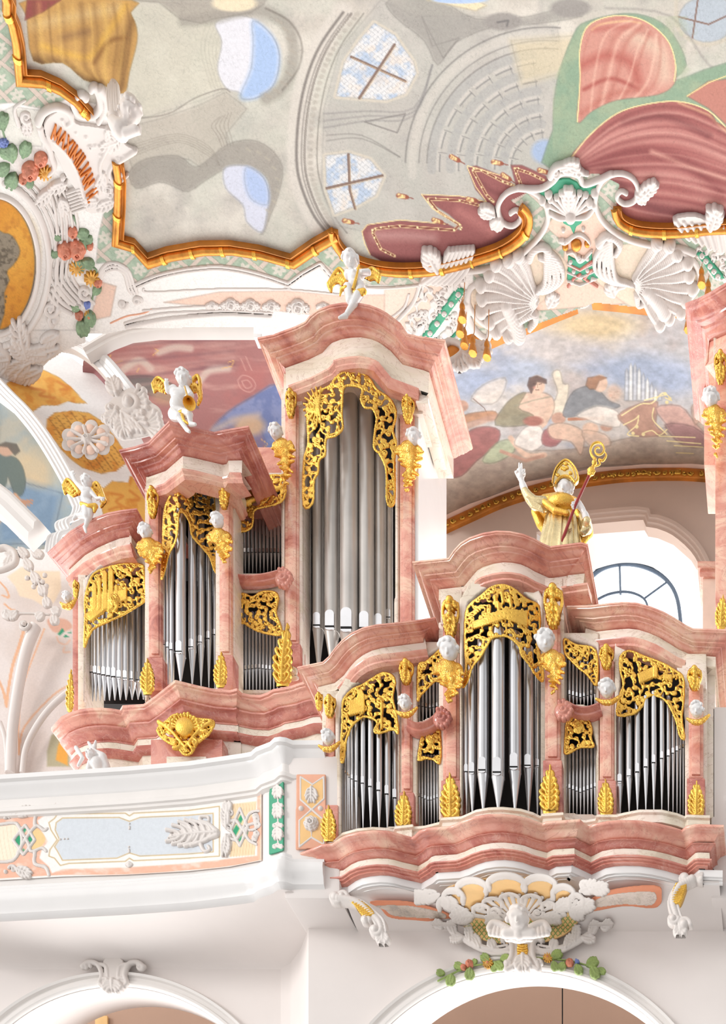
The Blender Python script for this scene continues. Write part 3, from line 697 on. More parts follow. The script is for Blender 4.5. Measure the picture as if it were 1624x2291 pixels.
def gilt_leaf(x, y0, y1, w, Y, parent, lean=0., name='acanthus_leaf'):
    """upright acanthus leaf from y1 (foot) to y0 (tip)"""
    H_ = y1-y0; r = Rel(x-w, y0-8, x+w, y1+6, 1.15)
    W_ = lambda t: w*(.80-.30*math.sin(math.pi*min(1, t*3.2))*.5+.12*math.sin(math.pi*t))*(1-t**2.2)+w*.08
    X_ = lambda t: x+lean*t*t
    for k in range(22): t = k/22; r.dot(X_(t), y1-H_*t*.93, W_(t)*.72, w*.16)
    for i in range(6):
        t = i/6.4; yy = y1-H_*t*.9; xx = X_(t); ww = W_(min(1, t+.1))
        for sd in (-1, 1):
            r.stroke([(xx+sd*w*.05, yy), (xx+sd*ww*.5, yy-H_*.03), (xx+sd*ww*.98, yy-H_*.13), (xx+sd*ww*.86, yy-H_*.17)], w*.14, w*.19, w*.16)
            r.stroke([(xx+sd*w*.04, yy-H_*.05), (xx+sd*ww*.35, yy-H_*.10), (xx+sd*ww*.5, yy-H_*.19)], w*.08, w*.09, w*.2)
            r.dot(xx+sd*ww*.95, yy-H_*.15, w*.17, w*.3, w*.1)
    r.stroke([(X_(t), y1-H_*t) for t in (0, .3, .6, .9, 1)], w*.12, w*.1, w*.34)
    for sd in (-1, 1): r.spiral(x+sd*w*.55, y1-H_*.06, w*.22, 0, 1, sd, w*.13, w*.08)
    return r.build(name, M['gold'], front(Y), parent)
def gilt_console(x, y0, y1, w, Y, parent, seed=0, name='gilded_capital'):
    H_ = y1-y0; r = Rel(x-w*1.1, y0-6, x+w*1.1, y1+6, 1.15)
    for sd in (-1, 1):
        r.spiral(x+sd*w*.45, y0+H_*.14, w*.34, 1.2, 1.1, sd, w*.19, w*.12, w*.25)
        r.stroke([(x+sd*w*.7, y0+H_*.1), (x+sd*w*.78, y0+H_*.4), (x+sd*w*.35, y0+H_*.8), (x, y1)], w*.16, w*.1, w*.05)
        r.spiral(x+sd*w*.42, y0+H_*.52, w*.3, 4, 1.0, -sd, w*.17, w*.1, w*.2)
    for k in range(5): r.dot(x, y0+H_*(.08+.2*k), w*(.42-.06*k), w*.5, w*.3)
    r.leaf(x, y0+H_*.35, 1.57, H_*.62, w*1.1, 5, w*.12, w*.3)
    rg = random.Random(seed)
    for k in range(10): r.dot(x+rg.uniform(-.5, .5)*w, y0+H_*rg.uniform(.05, .7), w*rg.uniform(.12, .2), w*.25, w*.3)
    return r.build(name, M['gold'], front(Y), parent)
def carving(poly, seed, Yf, parent, D=20, r=3.1, c=1.25, extra=None, mat='gold', name='pipe_shade', smooth=4):
    poly = sp2(poly, smooth, True) if smooth else poly
    xs = [p[0] for p in poly]; ys = [p[1] for p in poly]
    R = Rel(min(xs)-8, min(ys)-8, max(xs)+8, max(ys)+8, c); R.rocaille(poly, seed, D*.72, r*.72)
    if extra: extra(R)
    return R.build(name, M[mat], front(Yf), parent)
def pilaster(x0, x1, y0, y1, Y, parent, yb=None, m='pink', rim=8, d=.3):
    """pink marble strip with raised field, cream margins behind and a pedestal"""
    box('pilaster_margin', x0-rim, x1+rim, y0, y1, Y+.07, d, M['cream'], parent, .01)
    o = box('pilaster', x0, x1, y0, (yb or y1), Y, .12, M[m], parent, .018)
    box('pilaster_field', x0+(x1-x0)*.2, x1-(x1-x0)*.2, y0+8, (yb or y1)-8, Y-.025, .05, M[m], parent, .012)
    if yb: box('pedestal', x0-4, x1+4, yb, y1, Y-.05, .2, M['rose'], parent, .015)
    return o
def plate(name, outer, hole, Y, mat, parent, c=2.5, h=6):
    xs = [p[0] for p in outer]; ys = [p[1] for p in outer]; R = Rel(min(xs)-4, min(ys)-4, max(xs)+4, max(ys)+4, c); R.fill(outer, h)
    if hole: R.clear(hole)
    return R.build(name, mat, front(Y), parent)
# ---------------------------------------------------------------- the smaller organ in the gallery front
ORG = thing('parapet_organ', 'smaller pink marble organ case in the gallery front, right', 'organ', P(1130, 1960, 15))
g = ORG
def YP(x): return 15.0-.00054*(x-1115)
ZB = ZR(1822, 14.35)
bpath = [(690, 1893)]+[(655, 1915)]
bpts = [(655, 1914), (700, 1898), (722, 1889), (735, 1888), (745, 1887), (760, 1876), (779, 1867), (806, 1861), (834, 1858), (862, 1859), (885, 1863), (905, 1869), (922, 1873), (930, 1868), (940, 1858), (958, 1852), (1006, 1849), (1018, 1845), (1036, 1836), (1062, 1827), (1092, 1822), (1122, 1821), (1150, 1824), (1180, 1830), (1203, 1839), (1214, 1842), (1222, 1838), (1296, 1833), (1308, 1844), (1318, 1849), (1330, 1843), (1360, 1837), (1390, 1835), (1430, 1836), (1465, 1841), (1500, 1849), (1526, 1857), (1536, 1848), (1556, 1844), (1616, 1846)]
bp = [L(x, y, ZB) for x, y in bpts]
bp = [bp[0]+Vector((.25, 1.0, 0))]+bp+[bp[-1]+Vector((0, 1.0, 0))]
S = .86
sweep('upper_base_moulding', bp, [(-.5, 0), (0, 0)]+[(.018*math.sin(a), -.022+.022*math.cos(a)) for a in [math.pi*i/6 for i in range(7)]]+[(-.015, -.05)]+cyma(-.02, -.055, -.12, -.125)+[(-.125, -.135), (-.5, -.135)], M['pink'], g)
sweep('torus_moulding', bp, [(-.5, -.135), (-.095, -.135), (-.08, -.145)]+cyma(-.08, -.15, -.16, -.20)+[(-.165, -.205), (-.5, -.205)], M['rose'], g)
sweep('cream_band', bp, [(-.5, -.20), (-.15, -.205), (-.145, -.285), (-.5, -.285)], M['cream'], g)
sweep('lower_base_moulding', bp, [(-.5, -.28), (-.125, -.285), (-.125, -.30), (-.145, -.305), (-.145, -.32), (-.17, -.325), (-.17, -.34), (-.20, -.35), (-.5, -.35)], M['rose'], g)
wb = bp[4:-1]
sweep('white_apron', wb, [(-.5, -.345), (-.215, -.35), (-.22, -.42), (-.24, -.425), (-.24, -.44), (-.26, -.445), (-.265, -.465), (-.30, -.465), (-.30, -.42)], M['gloss'], g)
# soffit under the case
zs = bp[0].z-.455
fxs = [p.x for p in wb]; fys = [p.y for p in wb]; x_a, x_b = min(fxs)+.1, max(fxs)-.05
so = []
for k in range(121):
    x = x_a+(x_b-x_a)*k/120; y = float(np.interp(x, fxs, fys)); so.append([Vector((x, y+.245+(YW+.03-y-.245)*t, zs-.10*math.sin(t*math.pi/2))) for t in (0, .25, .5, .75, 1)])
me = mesh('soffit', [v for r_ in so for v in r_], [(i*5+j, (i+1)*5+j, (i+1)*5+j+1, i*5+j+1) for i in range(120) for j in range(4)]); fixn(me)
link('soffit', me, M['wall'], g, ang=None)
def soff(u, v, h):     # the underside of the case, where it meets the sight line
    Z = zs-CZ-.02; Y = Z*F/(VY-v); return (u-VX)*Y/F, Y, CZ+Z-.06-h*Y/F
# plinth ledge that carries the pipes
lp = [(726, 1882), (752, 1876), (768, 1862), (800, 1853), (835, 1850), (870, 1852), (882, 1856), (886, 1848), (922, 1844), (926, 1849), (950, 1847), (985, 1838), (988, 1829), (1032, 1826), (1042, 1822), (1066, 1811), (1095, 1806), (1125, 1805), (1165, 1809), (1192, 1817), (1210, 1826), (1214, 1820), (1258, 1817), (1262, 1826), (1285, 1833), (1312, 1834), (1334, 1830), (1337, 1822), (1380, 1822), (1395, 1818), (1430, 1811), (1480, 1811), (1515, 1819), (1532, 1826), (1538, 1822), (1588, 1824)]
ZL = ZR(1806, 14.45)
lw = [L(x, y, ZL) for x, y in lp]
sweep('plinth_ledge', lw, [(-.7, 0), (0, 0), (.015, -.015), (.015, -.04), (-.01, -.05), (-.01, -.13), (-.7, -.13)], M['cream'], g)
# near-black boxes in place of the shade inside the case
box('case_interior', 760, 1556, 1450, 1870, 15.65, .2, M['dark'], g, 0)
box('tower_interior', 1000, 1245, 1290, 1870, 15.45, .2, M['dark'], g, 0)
for (x0, x1, y0, y1, Y) in ((1032, 1214, 1290, 1408, 14.94), (1036, 1072, 1408, 1470, 15.0), (1172, 1212, 1408, 1440, 15.0), (756, 893, 1480, 1592, 15.06), (756, 790, 1592, 1620, 15.1), (928, 986, 1430, 1500, 15.08), (1260, 1338, 1420, 1440, 14.98), (1380, 1534, 1440, 1546, 14.92)): box('interior_shadow', x0, x1, y0, y1, Y, .6, M['dark'], g, 0)  # dark boxes put in as the shade above the pipes
# body boxes behind entablatures
def Yc(a, b): return lambda x: np.interp(x, a, b)
# central tower
tc_ = [(922, 1256, 14.78), (1003, 1248, 14.72), (1015, 1230, 14.66), (1030, 1214, 14.6), (1050, 1202, 14.54), (1080, 1192, 14.47), (1110, 1187, 14.43), (1140, 1188, 14.43), (1170, 1194, 14.46), (1195, 1204, 14.50), (1214, 1215, 14.55), (1231, 1222, 14.6), (1300, 1213, 14.56), (1315, 1217, 14.56)]
tp = [P(*a) for a in tc_]; tp = [tp[0]+Vector((0, 1.3, 0))]+tp+[tp[-1]+Vector((0, 1.3, 0))]
tw = sweep('tower_cornice', tp, corn_prof(.25, .13, .9), M['pink'], g)
sweep('tower_frieze', tp, [(-.9, -.12), (-.24, -.13), (-.24, -.25), (-.9, -.25)], M['cream'], g)
sweep('tower_architrave', tp[2:-2], [(-.4, -.245), (-.22, -.25), (-.22, -.27), (-.25, -.29), (-.25, -.31), (-.28, -.33), (-.4, -.33)], M['pink'], g)
# left bay cornice
lc = [(664, 1492, 14.98), (722, 1480, 14.92), (735, 1468, 14.88), (748, 1450, 14.82), (764, 1432, 14.75), (785, 1416, 14.68), (810, 1404, 14.63), (840, 1397, 14.62), (870, 1394, 14.64), (900, 1391, 14.68), (940, 1386, 14.74), (974, 1380, 14.78)]
lcw = [P(*a) for a in lc]; lcw = [lcw[0]+Vector((0, 1.1, 0))]+lcw+[lcw[-1]+Vector((0, .9, 0))]
sweep('side_cornice', lcw, corn_prof(.19, .11, .8), M['pink'], g)
sweep('side_frieze', lcw, [(-.8, -.10), (-.18, -.11), (-.18, -.20), (-.8, -.20)], M['cream'], g)
sweep('side_architrave', lcw[2:-2], [(-.36, -.195), (-.15, -.20), (-.155, -.22), (-.18, -.245), (-.18, -.265), (-.21, -.29), (-.36, -.29)], M['pink'], g)
# right bay cornice
rc = [(1268, 1355, 14.80), (1320, 1354, 14.70), (1360, 1349, 14.62), (1395, 1346, 14.56), (1425, 1348, 14.53), (1455, 1356, 14.53), (1485, 1368, 14.55), (1510, 1382, 14.58), (1535, 1398, 14.62), (1552, 1406, 14.64), (1640, 1408, 14.62)]
rcw = [P(*a) for a in rc]; rcw = [rcw[0]+Vector((0, 1.1, 0))]+rcw+[rcw[-1]+Vector((0, 1.1, 0))]
sweep('side_cornice', rcw, corn_prof(.21, .13, .8), M['pink'], g)
sweep('side_frieze', rcw, [(-.8, -.12), (-.20, -.13), (-.20, -.24), (-.8, -.24)], M['cream'], g)
sweep('side_architrave', rcw[2:-2], [(-.38, -.235), (-.17, -.24), (-.175, -.26), (-.20, -.285), (-.20, -.31), (-.24, -.335), (-.38, -.335)], M['pink'], g)
# pilasters
pilaster(728, 752, 1592, 1878, 14.98, g, 1800); pilaster(897, 922, 1520, 1850, 14.95, g, 1772)
pilaster(990, 1028, 1392, 1834, 14.86, g, 1745, rim=9); pilaster(1218, 1253, 1372, 1824, 14.78, g, 1700, rim=9)
pilaster(1341, 1374, 1476, 1826, 14.84, g, 1745); pilaster(1540, 1573, 1530, 1826, 14.74, g, 1740)
for (x0, x1, y0, Y) in ((985, 1033, 1318, 14.9), (1213, 1258, 1292, 14.82), (722, 760, 1545, 15.02), (1534, 1580, 1462, 14.78), (1334, 1380, 1442, 14.9), (890, 930, 1470, 15.0)):
    box('capital_block', x0, x1, y0, y0+78, Y, .3, M['cream'], g)
# side cheek of the tower and end of the case
box('case_side', 1245, 1262, 1360, 1500, 14.9, 1.0, M['pink'], g)
box('case_side', 1573, 1600, 1480, 1830, 14.95, .9, M['cream'], g)
# cream spandrels round the openings
def opening(pts): return sp2(pts, 3, True)
plate('spandrel', [(752, 1872), (752, 1560), (775, 1520), (820, 1490), (895, 1470), (895, 1856)], c5([(440, 1880), (432, 900), (455, 720), (530, 630), (660, 560), (760, 520), (830, 530), (870, 600), (890, 800), (885, 1730), (700, 1760)]), 14.98, M['cream'], g)
plate('spandrel', [(1030, 1826), (1030, 1345), (1050, 1310), (1090, 1285), (1150, 1285), (1200, 1310), (1216, 1345), (1216, 1826)], c4([(300, 1460), (305, 800), (312, 500), (330, 390), (400, 330), (490, 285), (570, 305), (680, 380), (700, 460), (705, 800), (705, 1460)]), 14.82, M['cream'], g)
plate('spandrel', [(1376, 1826), (1376, 1440), (1430, 1420), (1500, 1440), (1538, 1470), (1538, 1826)], c4([(1070, 1440), (1072, 960), (1095, 800), (1092, 660), (1140, 615), (1230, 645), (1370, 710), (1412, 760), (1420, 1040), (1420, 1445)]), 14.84, M['cream'], g)
for (op1, op2, x0, x1, yt_, Y) in (((c5([(1040, 920), (1040, 440), (1240, 320), (1235, 860), (1130, 880)])), (c5([(1038, 1730), (1038, 1200), (1065, 1040), (1120, 960), (1225, 960), (1225, 1720)])), 924, 988, 1440, 15.0),
                                   ((c4([(815, 890), (812, 560), (975, 610), (975, 905)])), (c4([(812, 1440), (812, 1130), (830, 970), (900, 945), (950, 1000), (975, 1100), (975, 1450)])), 1256, 1340, 1420, 14.9)):
    R = Rel(x0-4, yt_-4, x1+4, 1848, 2.5); R.fill([(x0, yt_), (x1, yt_), (x1, 1844), (x0, 1844)], 6); R.clear(op1); R.clear(op2); R.build('niche_panel', M['cream'], front(Y), g)
# shelf brackets with shells between the double bays
def shelf(pts, ros, Y, R_, parent, m='rose', h=.07, d=.08):
    w = [P(a[0], a[1], Y) for a in sp2(pts, 5)]
    sweep('shelf_moulding', w, [(-.08, 0), (d, 0), (d, -h*.2), (d*.6, -h*.45), (d*.35, -h*.55), (d*.3, -h*.8), (0, -h), (-.08, -h)], M[m], parent)
    r = Rel(ros[0]-R_*1.5, ros[1]-R_*1.5, ros[0]+R_*1.5, ros[1]+R_*1.5, 1.2)
    r.dot(*ros, R_*.95, R_*.5); r.fan(ros[0], ros[1], -1.9, 1.9, R_*.4, R_*.95, 9, R_*.2, R_*.2); r.spiral(ros[0], ros[1], R_*.45, 0, 1.3, 1, R_*.18, R_*.1, R_*.45); r.build('shell_rosette', M[m], front(Y-.12), parent)
shelf(c5([(975, 915), (1040, 945), (1120, 930), (1200, 870)]), c5([(1225, 880)])[0], 14.88, 20, g)
shelf(c4([(840, 900), (880, 920), (930, 925), (992, 905)]), c4([(805, 925)])[0], 14.80, 20, g)
# gilded carvings
def abbey(R):   # relief of a long abbey building on the centre carving
    R.fill(c4([(350, 480), (430, 455), (430, 440), (520, 415), (630, 425), (630, 505), (520, 465), (440, 490), (360, 515)]), 5)
    for k in range(9):
        for j in range(2): x, y = c4([(445+k*20, 440+j*20-abs(k-4)*3)])[0]; R.dot(x, y, 1.3, 3, 0, sub=True)
    for x, y in c4([(465, 370), (500, 350), (540, 370), (480, 400)]): R.stroke([(x, y-8), (x+3, y+14)], 4, 3, 2)
def church(R):
    R.fill(c4([(1180, 740), (1270, 700), (1285, 720), (1285, 750), (1190, 790)]), 5); R.fill(c4([(1262, 700), (1272, 690), (1282, 700), (1282, 760), (1262, 760)]), 6.5); R.fill(c4([(1310, 740), (1355, 745), (1355, 770), (1310, 765)]), 5)
def towers(R):
    R.fill(c5([(500, 740), (560, 730), (570, 660), (600, 650), (625, 700), (625, 830), (500, 860)]), 5)
    R.spiral(*c5([(745, 735)])[0], 8, 1, 1, 1, 3, 2.5, 3); R.stroke(c5([(757, 740), (757, 960)]), 2.6, 2.6, 3)
carving(c5([(435, 1210), (435, 1080), (445, 900), (450, 740), (520, 650), (600, 610), (680, 560), (760, 515), (830, 530), (860, 580), (850, 640), (840, 720), (870, 850), (885, 990), (850, 960), (770, 980), (720, 990), (695, 970), (720, 900), (640, 860), (590, 870), (520, 930), (490, 1000), (470, 1060), (455, 1200)]), 1, 14.86, g, 15, 2.7, extra=towers)
carving(c4([(305, 800), (320, 700), (315, 600), (315, 480), (330, 400), (400, 340), (450, 300), (510, 290), (560, 310), (620, 360), (680, 390), (690, 450), (690, 520), (680, 600), (700, 680), (705, 770), (670, 740), (640, 690), (600, 640), (590, 600), (545, 555), (500, 545), (450, 555), (420, 600), (390, 650), (350, 700), (330, 760)]), 2, lambda u: 14.72-.22*np.clip(1-((u-1118)/95)**2, 0, 1), g, 17, 2.9, extra=abbey)
carving(c5([(1040, 720), (1045, 460), (1100, 430), (1160, 380), (1240, 330), (1240, 560), (1170, 580), (1100, 650), (1060, 690)]), 3, 14.92, g, 15, 2.5)
carving(c5([(1045, 1200), (1060, 1080), (1080, 1000), (1150, 960), (1210, 965), (1215, 1215), (1160, 1195), (1100, 1190)]), 4, 14.92, g, 14, 2.5, extra=lambda R: R.rose(*c5([(1140, 1045)])[0], 12, 1, 7, 2))
carving(c4([(815, 560), (870, 590), (970, 620), (975, 790), (930, 740), (880, 700), (830, 650), (815, 620)]), 5, 14.84, g, 15, 2.5)
carving(c4([(815, 1130), (820, 1040), (830, 975), (880, 950), (930, 965), (950, 1010), (945, 1060), (960, 1100), (890, 1105), (840, 1130)]), 6, 14.84, g, 14, 2.5, extra=lambda R: R.rose(*c4([(885, 1000)])[0], 13, 1, 7, 2))
carving(c4([(1080, 940), (1090, 850), (1110, 790), (1095, 720), (1095, 650), (1140, 620), (1220, 650), (1300, 680), (1370, 720), (1410, 760), (1410, 880), (1400, 960), (1415, 1055), (1395, 1050), (1370, 960), (1330, 880), (1280, 845), (1230, 850), (1200, 900), (1160, 935)]), 7, 14.74, g, 16, 2.7, extra=church)
for (x, y0, y1, w, Y) in ((1008, 1343, 1428, 22, 14.76), (1238, 1316, 1407, 24, 14.68), (909, 1482, 1532, 18, 14.86), (1357, 1450, 1498, 18, 14.74), (1554, 1498, 1545, 18, 14.66), (738, 1560, 1606, 15, 14.9), (714, 1552, 1590, 10, 15.1)):
    gilt_console(x, y0, y1, w, Y, g, int(x))
for (x, y0, y1, w, Y, ln_) in ((735, 1806, 1877, 17, 14.82, 2), (902, 1776, 1849, 19, 14.78, 4), (1008, 1736, 1830, 23, 14.7, 0), (1229, 1718, 1815, 23, 14.62, 3), (1355, 1748, 1820, 18, 14.7, 0), (1557, 1752, 1825, 19, 14.6, 2)):
    gilt_leaf(x, y0, y1, w, Y, g, ln_)
# pipes
def row(bay, group, lst, dull=False):
    for k, (x, hw, yt_, ym, yb_, Y) in enumerate(lst): pipe(x, hw, yt_, ym, yb_, Y, bay, k, group, dull=dull)
def bulge(Y0, b, cx, w): return lambda x: Y0-b*max(0, 1-((x-cx)/w)**2)
fb = bulge(15.12, .22, 825, 75)
mx = [447, 470, 487, 500, 522, 556, 608, 668, 735, 800, 862]; mw = [7.5, 7, 7, 9, 12, 15, 19, 21, 23, 24, 24]; my = [1280, 1308, 1325, 1345, 1360, 1378, 1398, 1425, 1457, 1487, 1517]
row('the left bay of the smaller organ', 'pipes in the left bay of the smaller organ', [(640+.2833*a, b*.2833, (1690, 1670, 1640, 1625, 1615, 1600, 1595, 1605, 1625, 1630, 1632)[i], 1360+.2833*m_, 1864-10*math.sin(math.pi*(i+.5)/11), fb(640+.2833*a)) for i, (a, b, m_) in enumerate(zip(mx, mw, my))])
fb = bulge(15.0, .42, 1116, 92)
row('the tall centre bay of the smaller organ', 'pipes in the centre bay of the smaller organ', [(900+.4458*a, b*.4458, yt_, 1180+.4458*m_, yb_, fb(900+.4458*a)) for a, b, m_, yt_, yb_ in ((303, 10, 1230, 1525, 1836), (322, 13, 1235, 1510, 1830), (352, 22, 1245, 1480, 1824), (406, 29, 1240, 1435, 1817), (481, 33, 1254, 1412, 1812), (565, 31, 1226, 1420, 1814), (633, 25, 1214, 1450, 1820), (678, 16, 1209, 1495, 1828), (700, 9, 1212, 1520, 1834))])
fb = bulge(14.98, .22, 1455, 85)
mx = [1092, 1138, 1180, 1222, 1262, 1302, 1335, 1358, 1378, 1394, 1409]; mw = [17, 16, 15, 14, 13.5, 12, 11, 9.5, 8.5, 7, 6.5]; my = [1288, 1260, 1238, 1212, 1190, 1168, 1155, 1140, 1128, 1118, 1110]
row('the right bay of the smaller organ', 'pipes in the right bay of the smaller organ', [(900+.4458*a, b*.4458, (1590, 1590, 1575, 1560, 1550, 1552, 1560, 1580, 1600, 1620, 1640)[i], 1180+.4458*m_, 1824-8*math.sin(math.pi*(i+.5)/11), fb(900+.4458*a)) for i, (a, b, m_) in enumerate(zip(mx, mw, my))])
def small_row(bay, x0, x1, n, yt_, ys, yb0, yb1, Y, v=6, dull=False, asc=False):
    lst = []
    for i in range(n):
        t = i/(n-1); d = abs(t-.5)*2 if not asc else 0
        lst.append((x0+(x1-x0)*t, (x1-x0)/(n-1)*.40, yt_, ys-v*d, yb0+(yb1-yb0)*t, Y))
    row(bay, 'pipes in '+bay, lst, dull)
small_row('the upper left niche of the smaller organ', 938, 986, 7, 1500, 1586, 1632, 1612, 15.12, 4)
small_row('the lower left niche of the smaller organ', 938, 985, 8, 1690, 1793, 1848, 1842, 15.1, 9)
small_row('the upper right niche of the smaller organ', 1266, 1331, 9, 1440, 1563, 1578, 1584, 15.02, 9)
small_row('the lower right niche of the smaller organ', 1266, 1331, 9, 1670, 1775, 1828, 1830, 15.0, 12)
# right end of the gallery front
struct(box('wall_pier_right', 1590, 1800, 1580, 2010, 14.95, 1.2, M['wall'], None, bev=.03))
# ---------------------------------------------------------------- the large organ behind the gallery
G2 = thing('main_organ', 'tall pink marble organ case behind the gallery with gilded openwork, left', 'organ', P(420, 1720, 19.0))
g = G2
ZM = ZR(1520, 18.2)
mp_ = [(114, 1628), (137, 1603), (158, 1593), (179, 1587), (200, 1584), (225, 1583), (250, 1585), (268, 1588), (274, 1578), (321, 1575), (345, 1558), (392, 1521), (440, 1533), (478, 1541), (514, 1544), (530, 1540), (541, 1550), (560, 1554), (581, 1555), (598, 1549), (610, 1542), (632, 1538), (652, 1534), (668, 1528), (683, 1524), (760, 1522), (900, 1530), (960, 1540)]
mw_ = [L(x, y, ZM) for x, y in mp_]; mw_ = [mw_[0]+Vector((0, 1.6, 0))]+mw_+[mw_[-1]+Vector((0, 1.2, 0))]
sweep('upper_base_moulding', mw_, [(-.8, 0), (0, 0), (0, -.035), (-.02, -.045), (-.02, -.06)]+cyma(-.03, -.07, -.12, -.15)+[(-.12, -.17), (-.8, -.17)], M['pink'], g)
sweep('lower_base_moulding', mw_, [(-.8, -.17), (-.10, -.17), (-.10, -.19)]+cyma(-.11, -.195, -.22, -.29)+[(-.22, -.31), (-.8, -.31)], M['rose'], g)
sweep('base_frieze', mw_, [(-.8, -.31), (-.23, -.31), (-.23, -.41), (-.8, -.41)], M['cream'], g)
sweep('base_string_course', mw_, [(-.8, -.41), (-.21, -.41), (-.20, -.43), (-.21, -.45), (-.24, -.47), (-.27, -.49), (-.8, -.49)], M['rose'], g)
lw2 = [Vector((p.x, p.y, p.z)) for p in inset(mw_[1:-1], -.22)]
sweep('plinth_ledge', lw2, [(-.8, .10), (0, .10), (.03, .08), (.03, .06), (0, .04), (0, -.02), (-.8, -.02)], M['pink'], g)
# lower body behind the parapet with the red framed panel
for (x0, x1, y0, y1, Y) in ((672, 892, 800, 862, 19.3), (672, 735, 862, 930, 19.35), (835, 892, 862, 960, 19.35), (192, 330, 1240, 1300, 19.2), (362, 488, 1080, 1134, 19.1), (520, 636, 1062, 1100, 19.3), (522, 632, 1300, 1372, 19.3)): box('interior_shadow', x0, x1, y0, y1, Y, .7, M['dark'], g, 0)  # dark boxes standing for the shade behind the openwork
sweep('lower_body', mw_, [(-.30, -.46), (-.32, -1.7)], M['cream'], g, cap=False)
box('lower_panel', 337, 497, 1654, 1760, 18.45, .2, M['rose'], g); box('inner_panel', 372, 461, 1692, 1760, 18.42, .1, M['cream'], g)
# near-black backings for the shade inside this case
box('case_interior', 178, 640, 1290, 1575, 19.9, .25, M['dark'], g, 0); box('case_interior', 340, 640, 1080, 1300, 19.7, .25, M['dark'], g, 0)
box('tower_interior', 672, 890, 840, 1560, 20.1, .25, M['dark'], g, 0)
# --- tall tower
t1 = [(576, 755, 18.75), (611, 748, 18.72), (660, 730, 18.66), (682, 719, 18.62), (692, 706, 18.6), (709, 693, 18.55), (737, 682, 18.5), (765, 677, 18.46), (795, 676, 18.45), (827, 682, 18.47), (850, 691, 18.5), (866, 700, 18.53), (882, 712, 18.57), (896, 723, 18.6), (912, 746, 18.64), (940, 752, 18.64), (996, 760, 18.66)]
w = [P(*a) for a in t1]; w = [w[0]+Vector((0, 1.7, 0))]+w+[w[-1]+Vector((0, 1.55, 0))]
sweep('tower_cornice', w, corn_prof(.30, .18, 1.2), M['pink'], g)
sweep('tower_frieze', w, [(-1.2, -.17), (-.29, -.18), (-.29, -.47), (-1.2, -.47)], M['cream'], g)
sweep('tower_architrave', w[2:-2], [(-.45, -.465), (-.26, -.47), (-.265, -.49), (-.30, -.52), (-.30, -.54), (-.33, -.57), (-.45, -.57)], M['pink'], g)
for (x0, x1, y0, Y) in ((634, 676, 815, 19.1), (888, 946, 836, 19.1)): box('capital_block', x0, x1, y0, y0+90, Y, .5, M['cream'], g)
pilaster(637, 668, 870, 1560, 19.12, g, 1440); pilaster(894, 927, 880, 1560, 19.12, g)
plate('spandrel', [(668, 1560), (668, 870), (730, 805), (790, 795), (850, 830), (894, 890), (894, 1560)], c2([(305, 2360), (300, 1250), (312, 900), (335, 650), (400, 580), (500, 500), (590, 470), (680, 520), (790, 640), (830, 760), (822, 2360)]), 19.18, M['cream'], g, h=5)
box('tower_shoulder', 930, 958, 850, 902, 18.98, 1.0, M['cream'], g)
box('tower_side', 927, 936, 800, 1500, 19.15, 1.5, M['gloss'], g, 0)  # white colour carries the back window's glare on this side
vs, fs = merge([boxd(931, 936, 1000, 1460, Y_, .42) for Y_ in (19.25, 19.75, 20.25)]); 
o = link('side_shutter', mesh('side_shutter', vs, fs), M['white'], g)
# --- V tower
t2 = [(266, 1006, 18.5), (300, 999, 18.45), (332, 988, 18.35), (378, 941, 18.0), (425, 955, 18.1), (479, 966, 18.2), (515, 959, 18.12), (556, 952, 18.1)]
w = [P(*a) for a in t2]; w = [w[0]+Vector((.0, 1.4, 0))]+w+[w[-1]+Vector((0, 1.5, 0))]
sweep('tower_cornice', w, corn_prof(.28, .17, .7), M['rose'], g)
w = w[:-2]+[P(534, 956, 18.11), P(534, 956, 18.11)+Vector((0, .9, 0))]
sweep('tower_frieze', w, [(-.5, -.16), (-.27, -.17), (-.27, -.35), (-.5, -.35)], M['cream'], g)
sweep('tower_architrave', w, [(-.5, -.345), (-.25, -.35), (-.255, -.37), (-.28, -.39), (-.28, -.41), (-.31, -.44), (-.5, -.44)], M['pink'], g)
pilaster(332, 360, 1085, 1545, 18.85, g, 1470); pilaster(490, 517, 1075, 1545, 18.75, g, 1465)
# --- left bay
t3 = [(106, 1236, 19.3), (155, 1189, 18.95), (186, 1170, 18.8), (213, 1157, 18.7), (240, 1147, 18.65), (270, 1141, 18.6), (306, 1137, 18.6)]
w = [P(*a) for a in t3]; w = [w[0]+Vector((0.15, 1.0, 0))]+w+[w[-1]+Vector((0, .7, 0))]
sweep('side_cornice', w, corn_prof(.24, .16, 1.0), M['rose'], g)
sweep('side_frieze', w, [(-1.0, -.15), (-.23, -.16), (-.23, -.29), (-1.0, -.29)], M['cream'], g)
sweep('side_architrave', w, [(-.4, -.285), (-.20, -.29), (-.205, -.31), (-.23, -.34), (-.23, -.37), (-.27, -.41), (-.4, -.41)], M['pink'], g)
box('pilaster', 162, 176, 1290, 1590, 19.25, .5, M['rose'], g); box('pilaster_margin', 174, 192, 1285, 1590, 19.2, .5, M['cream'], g)
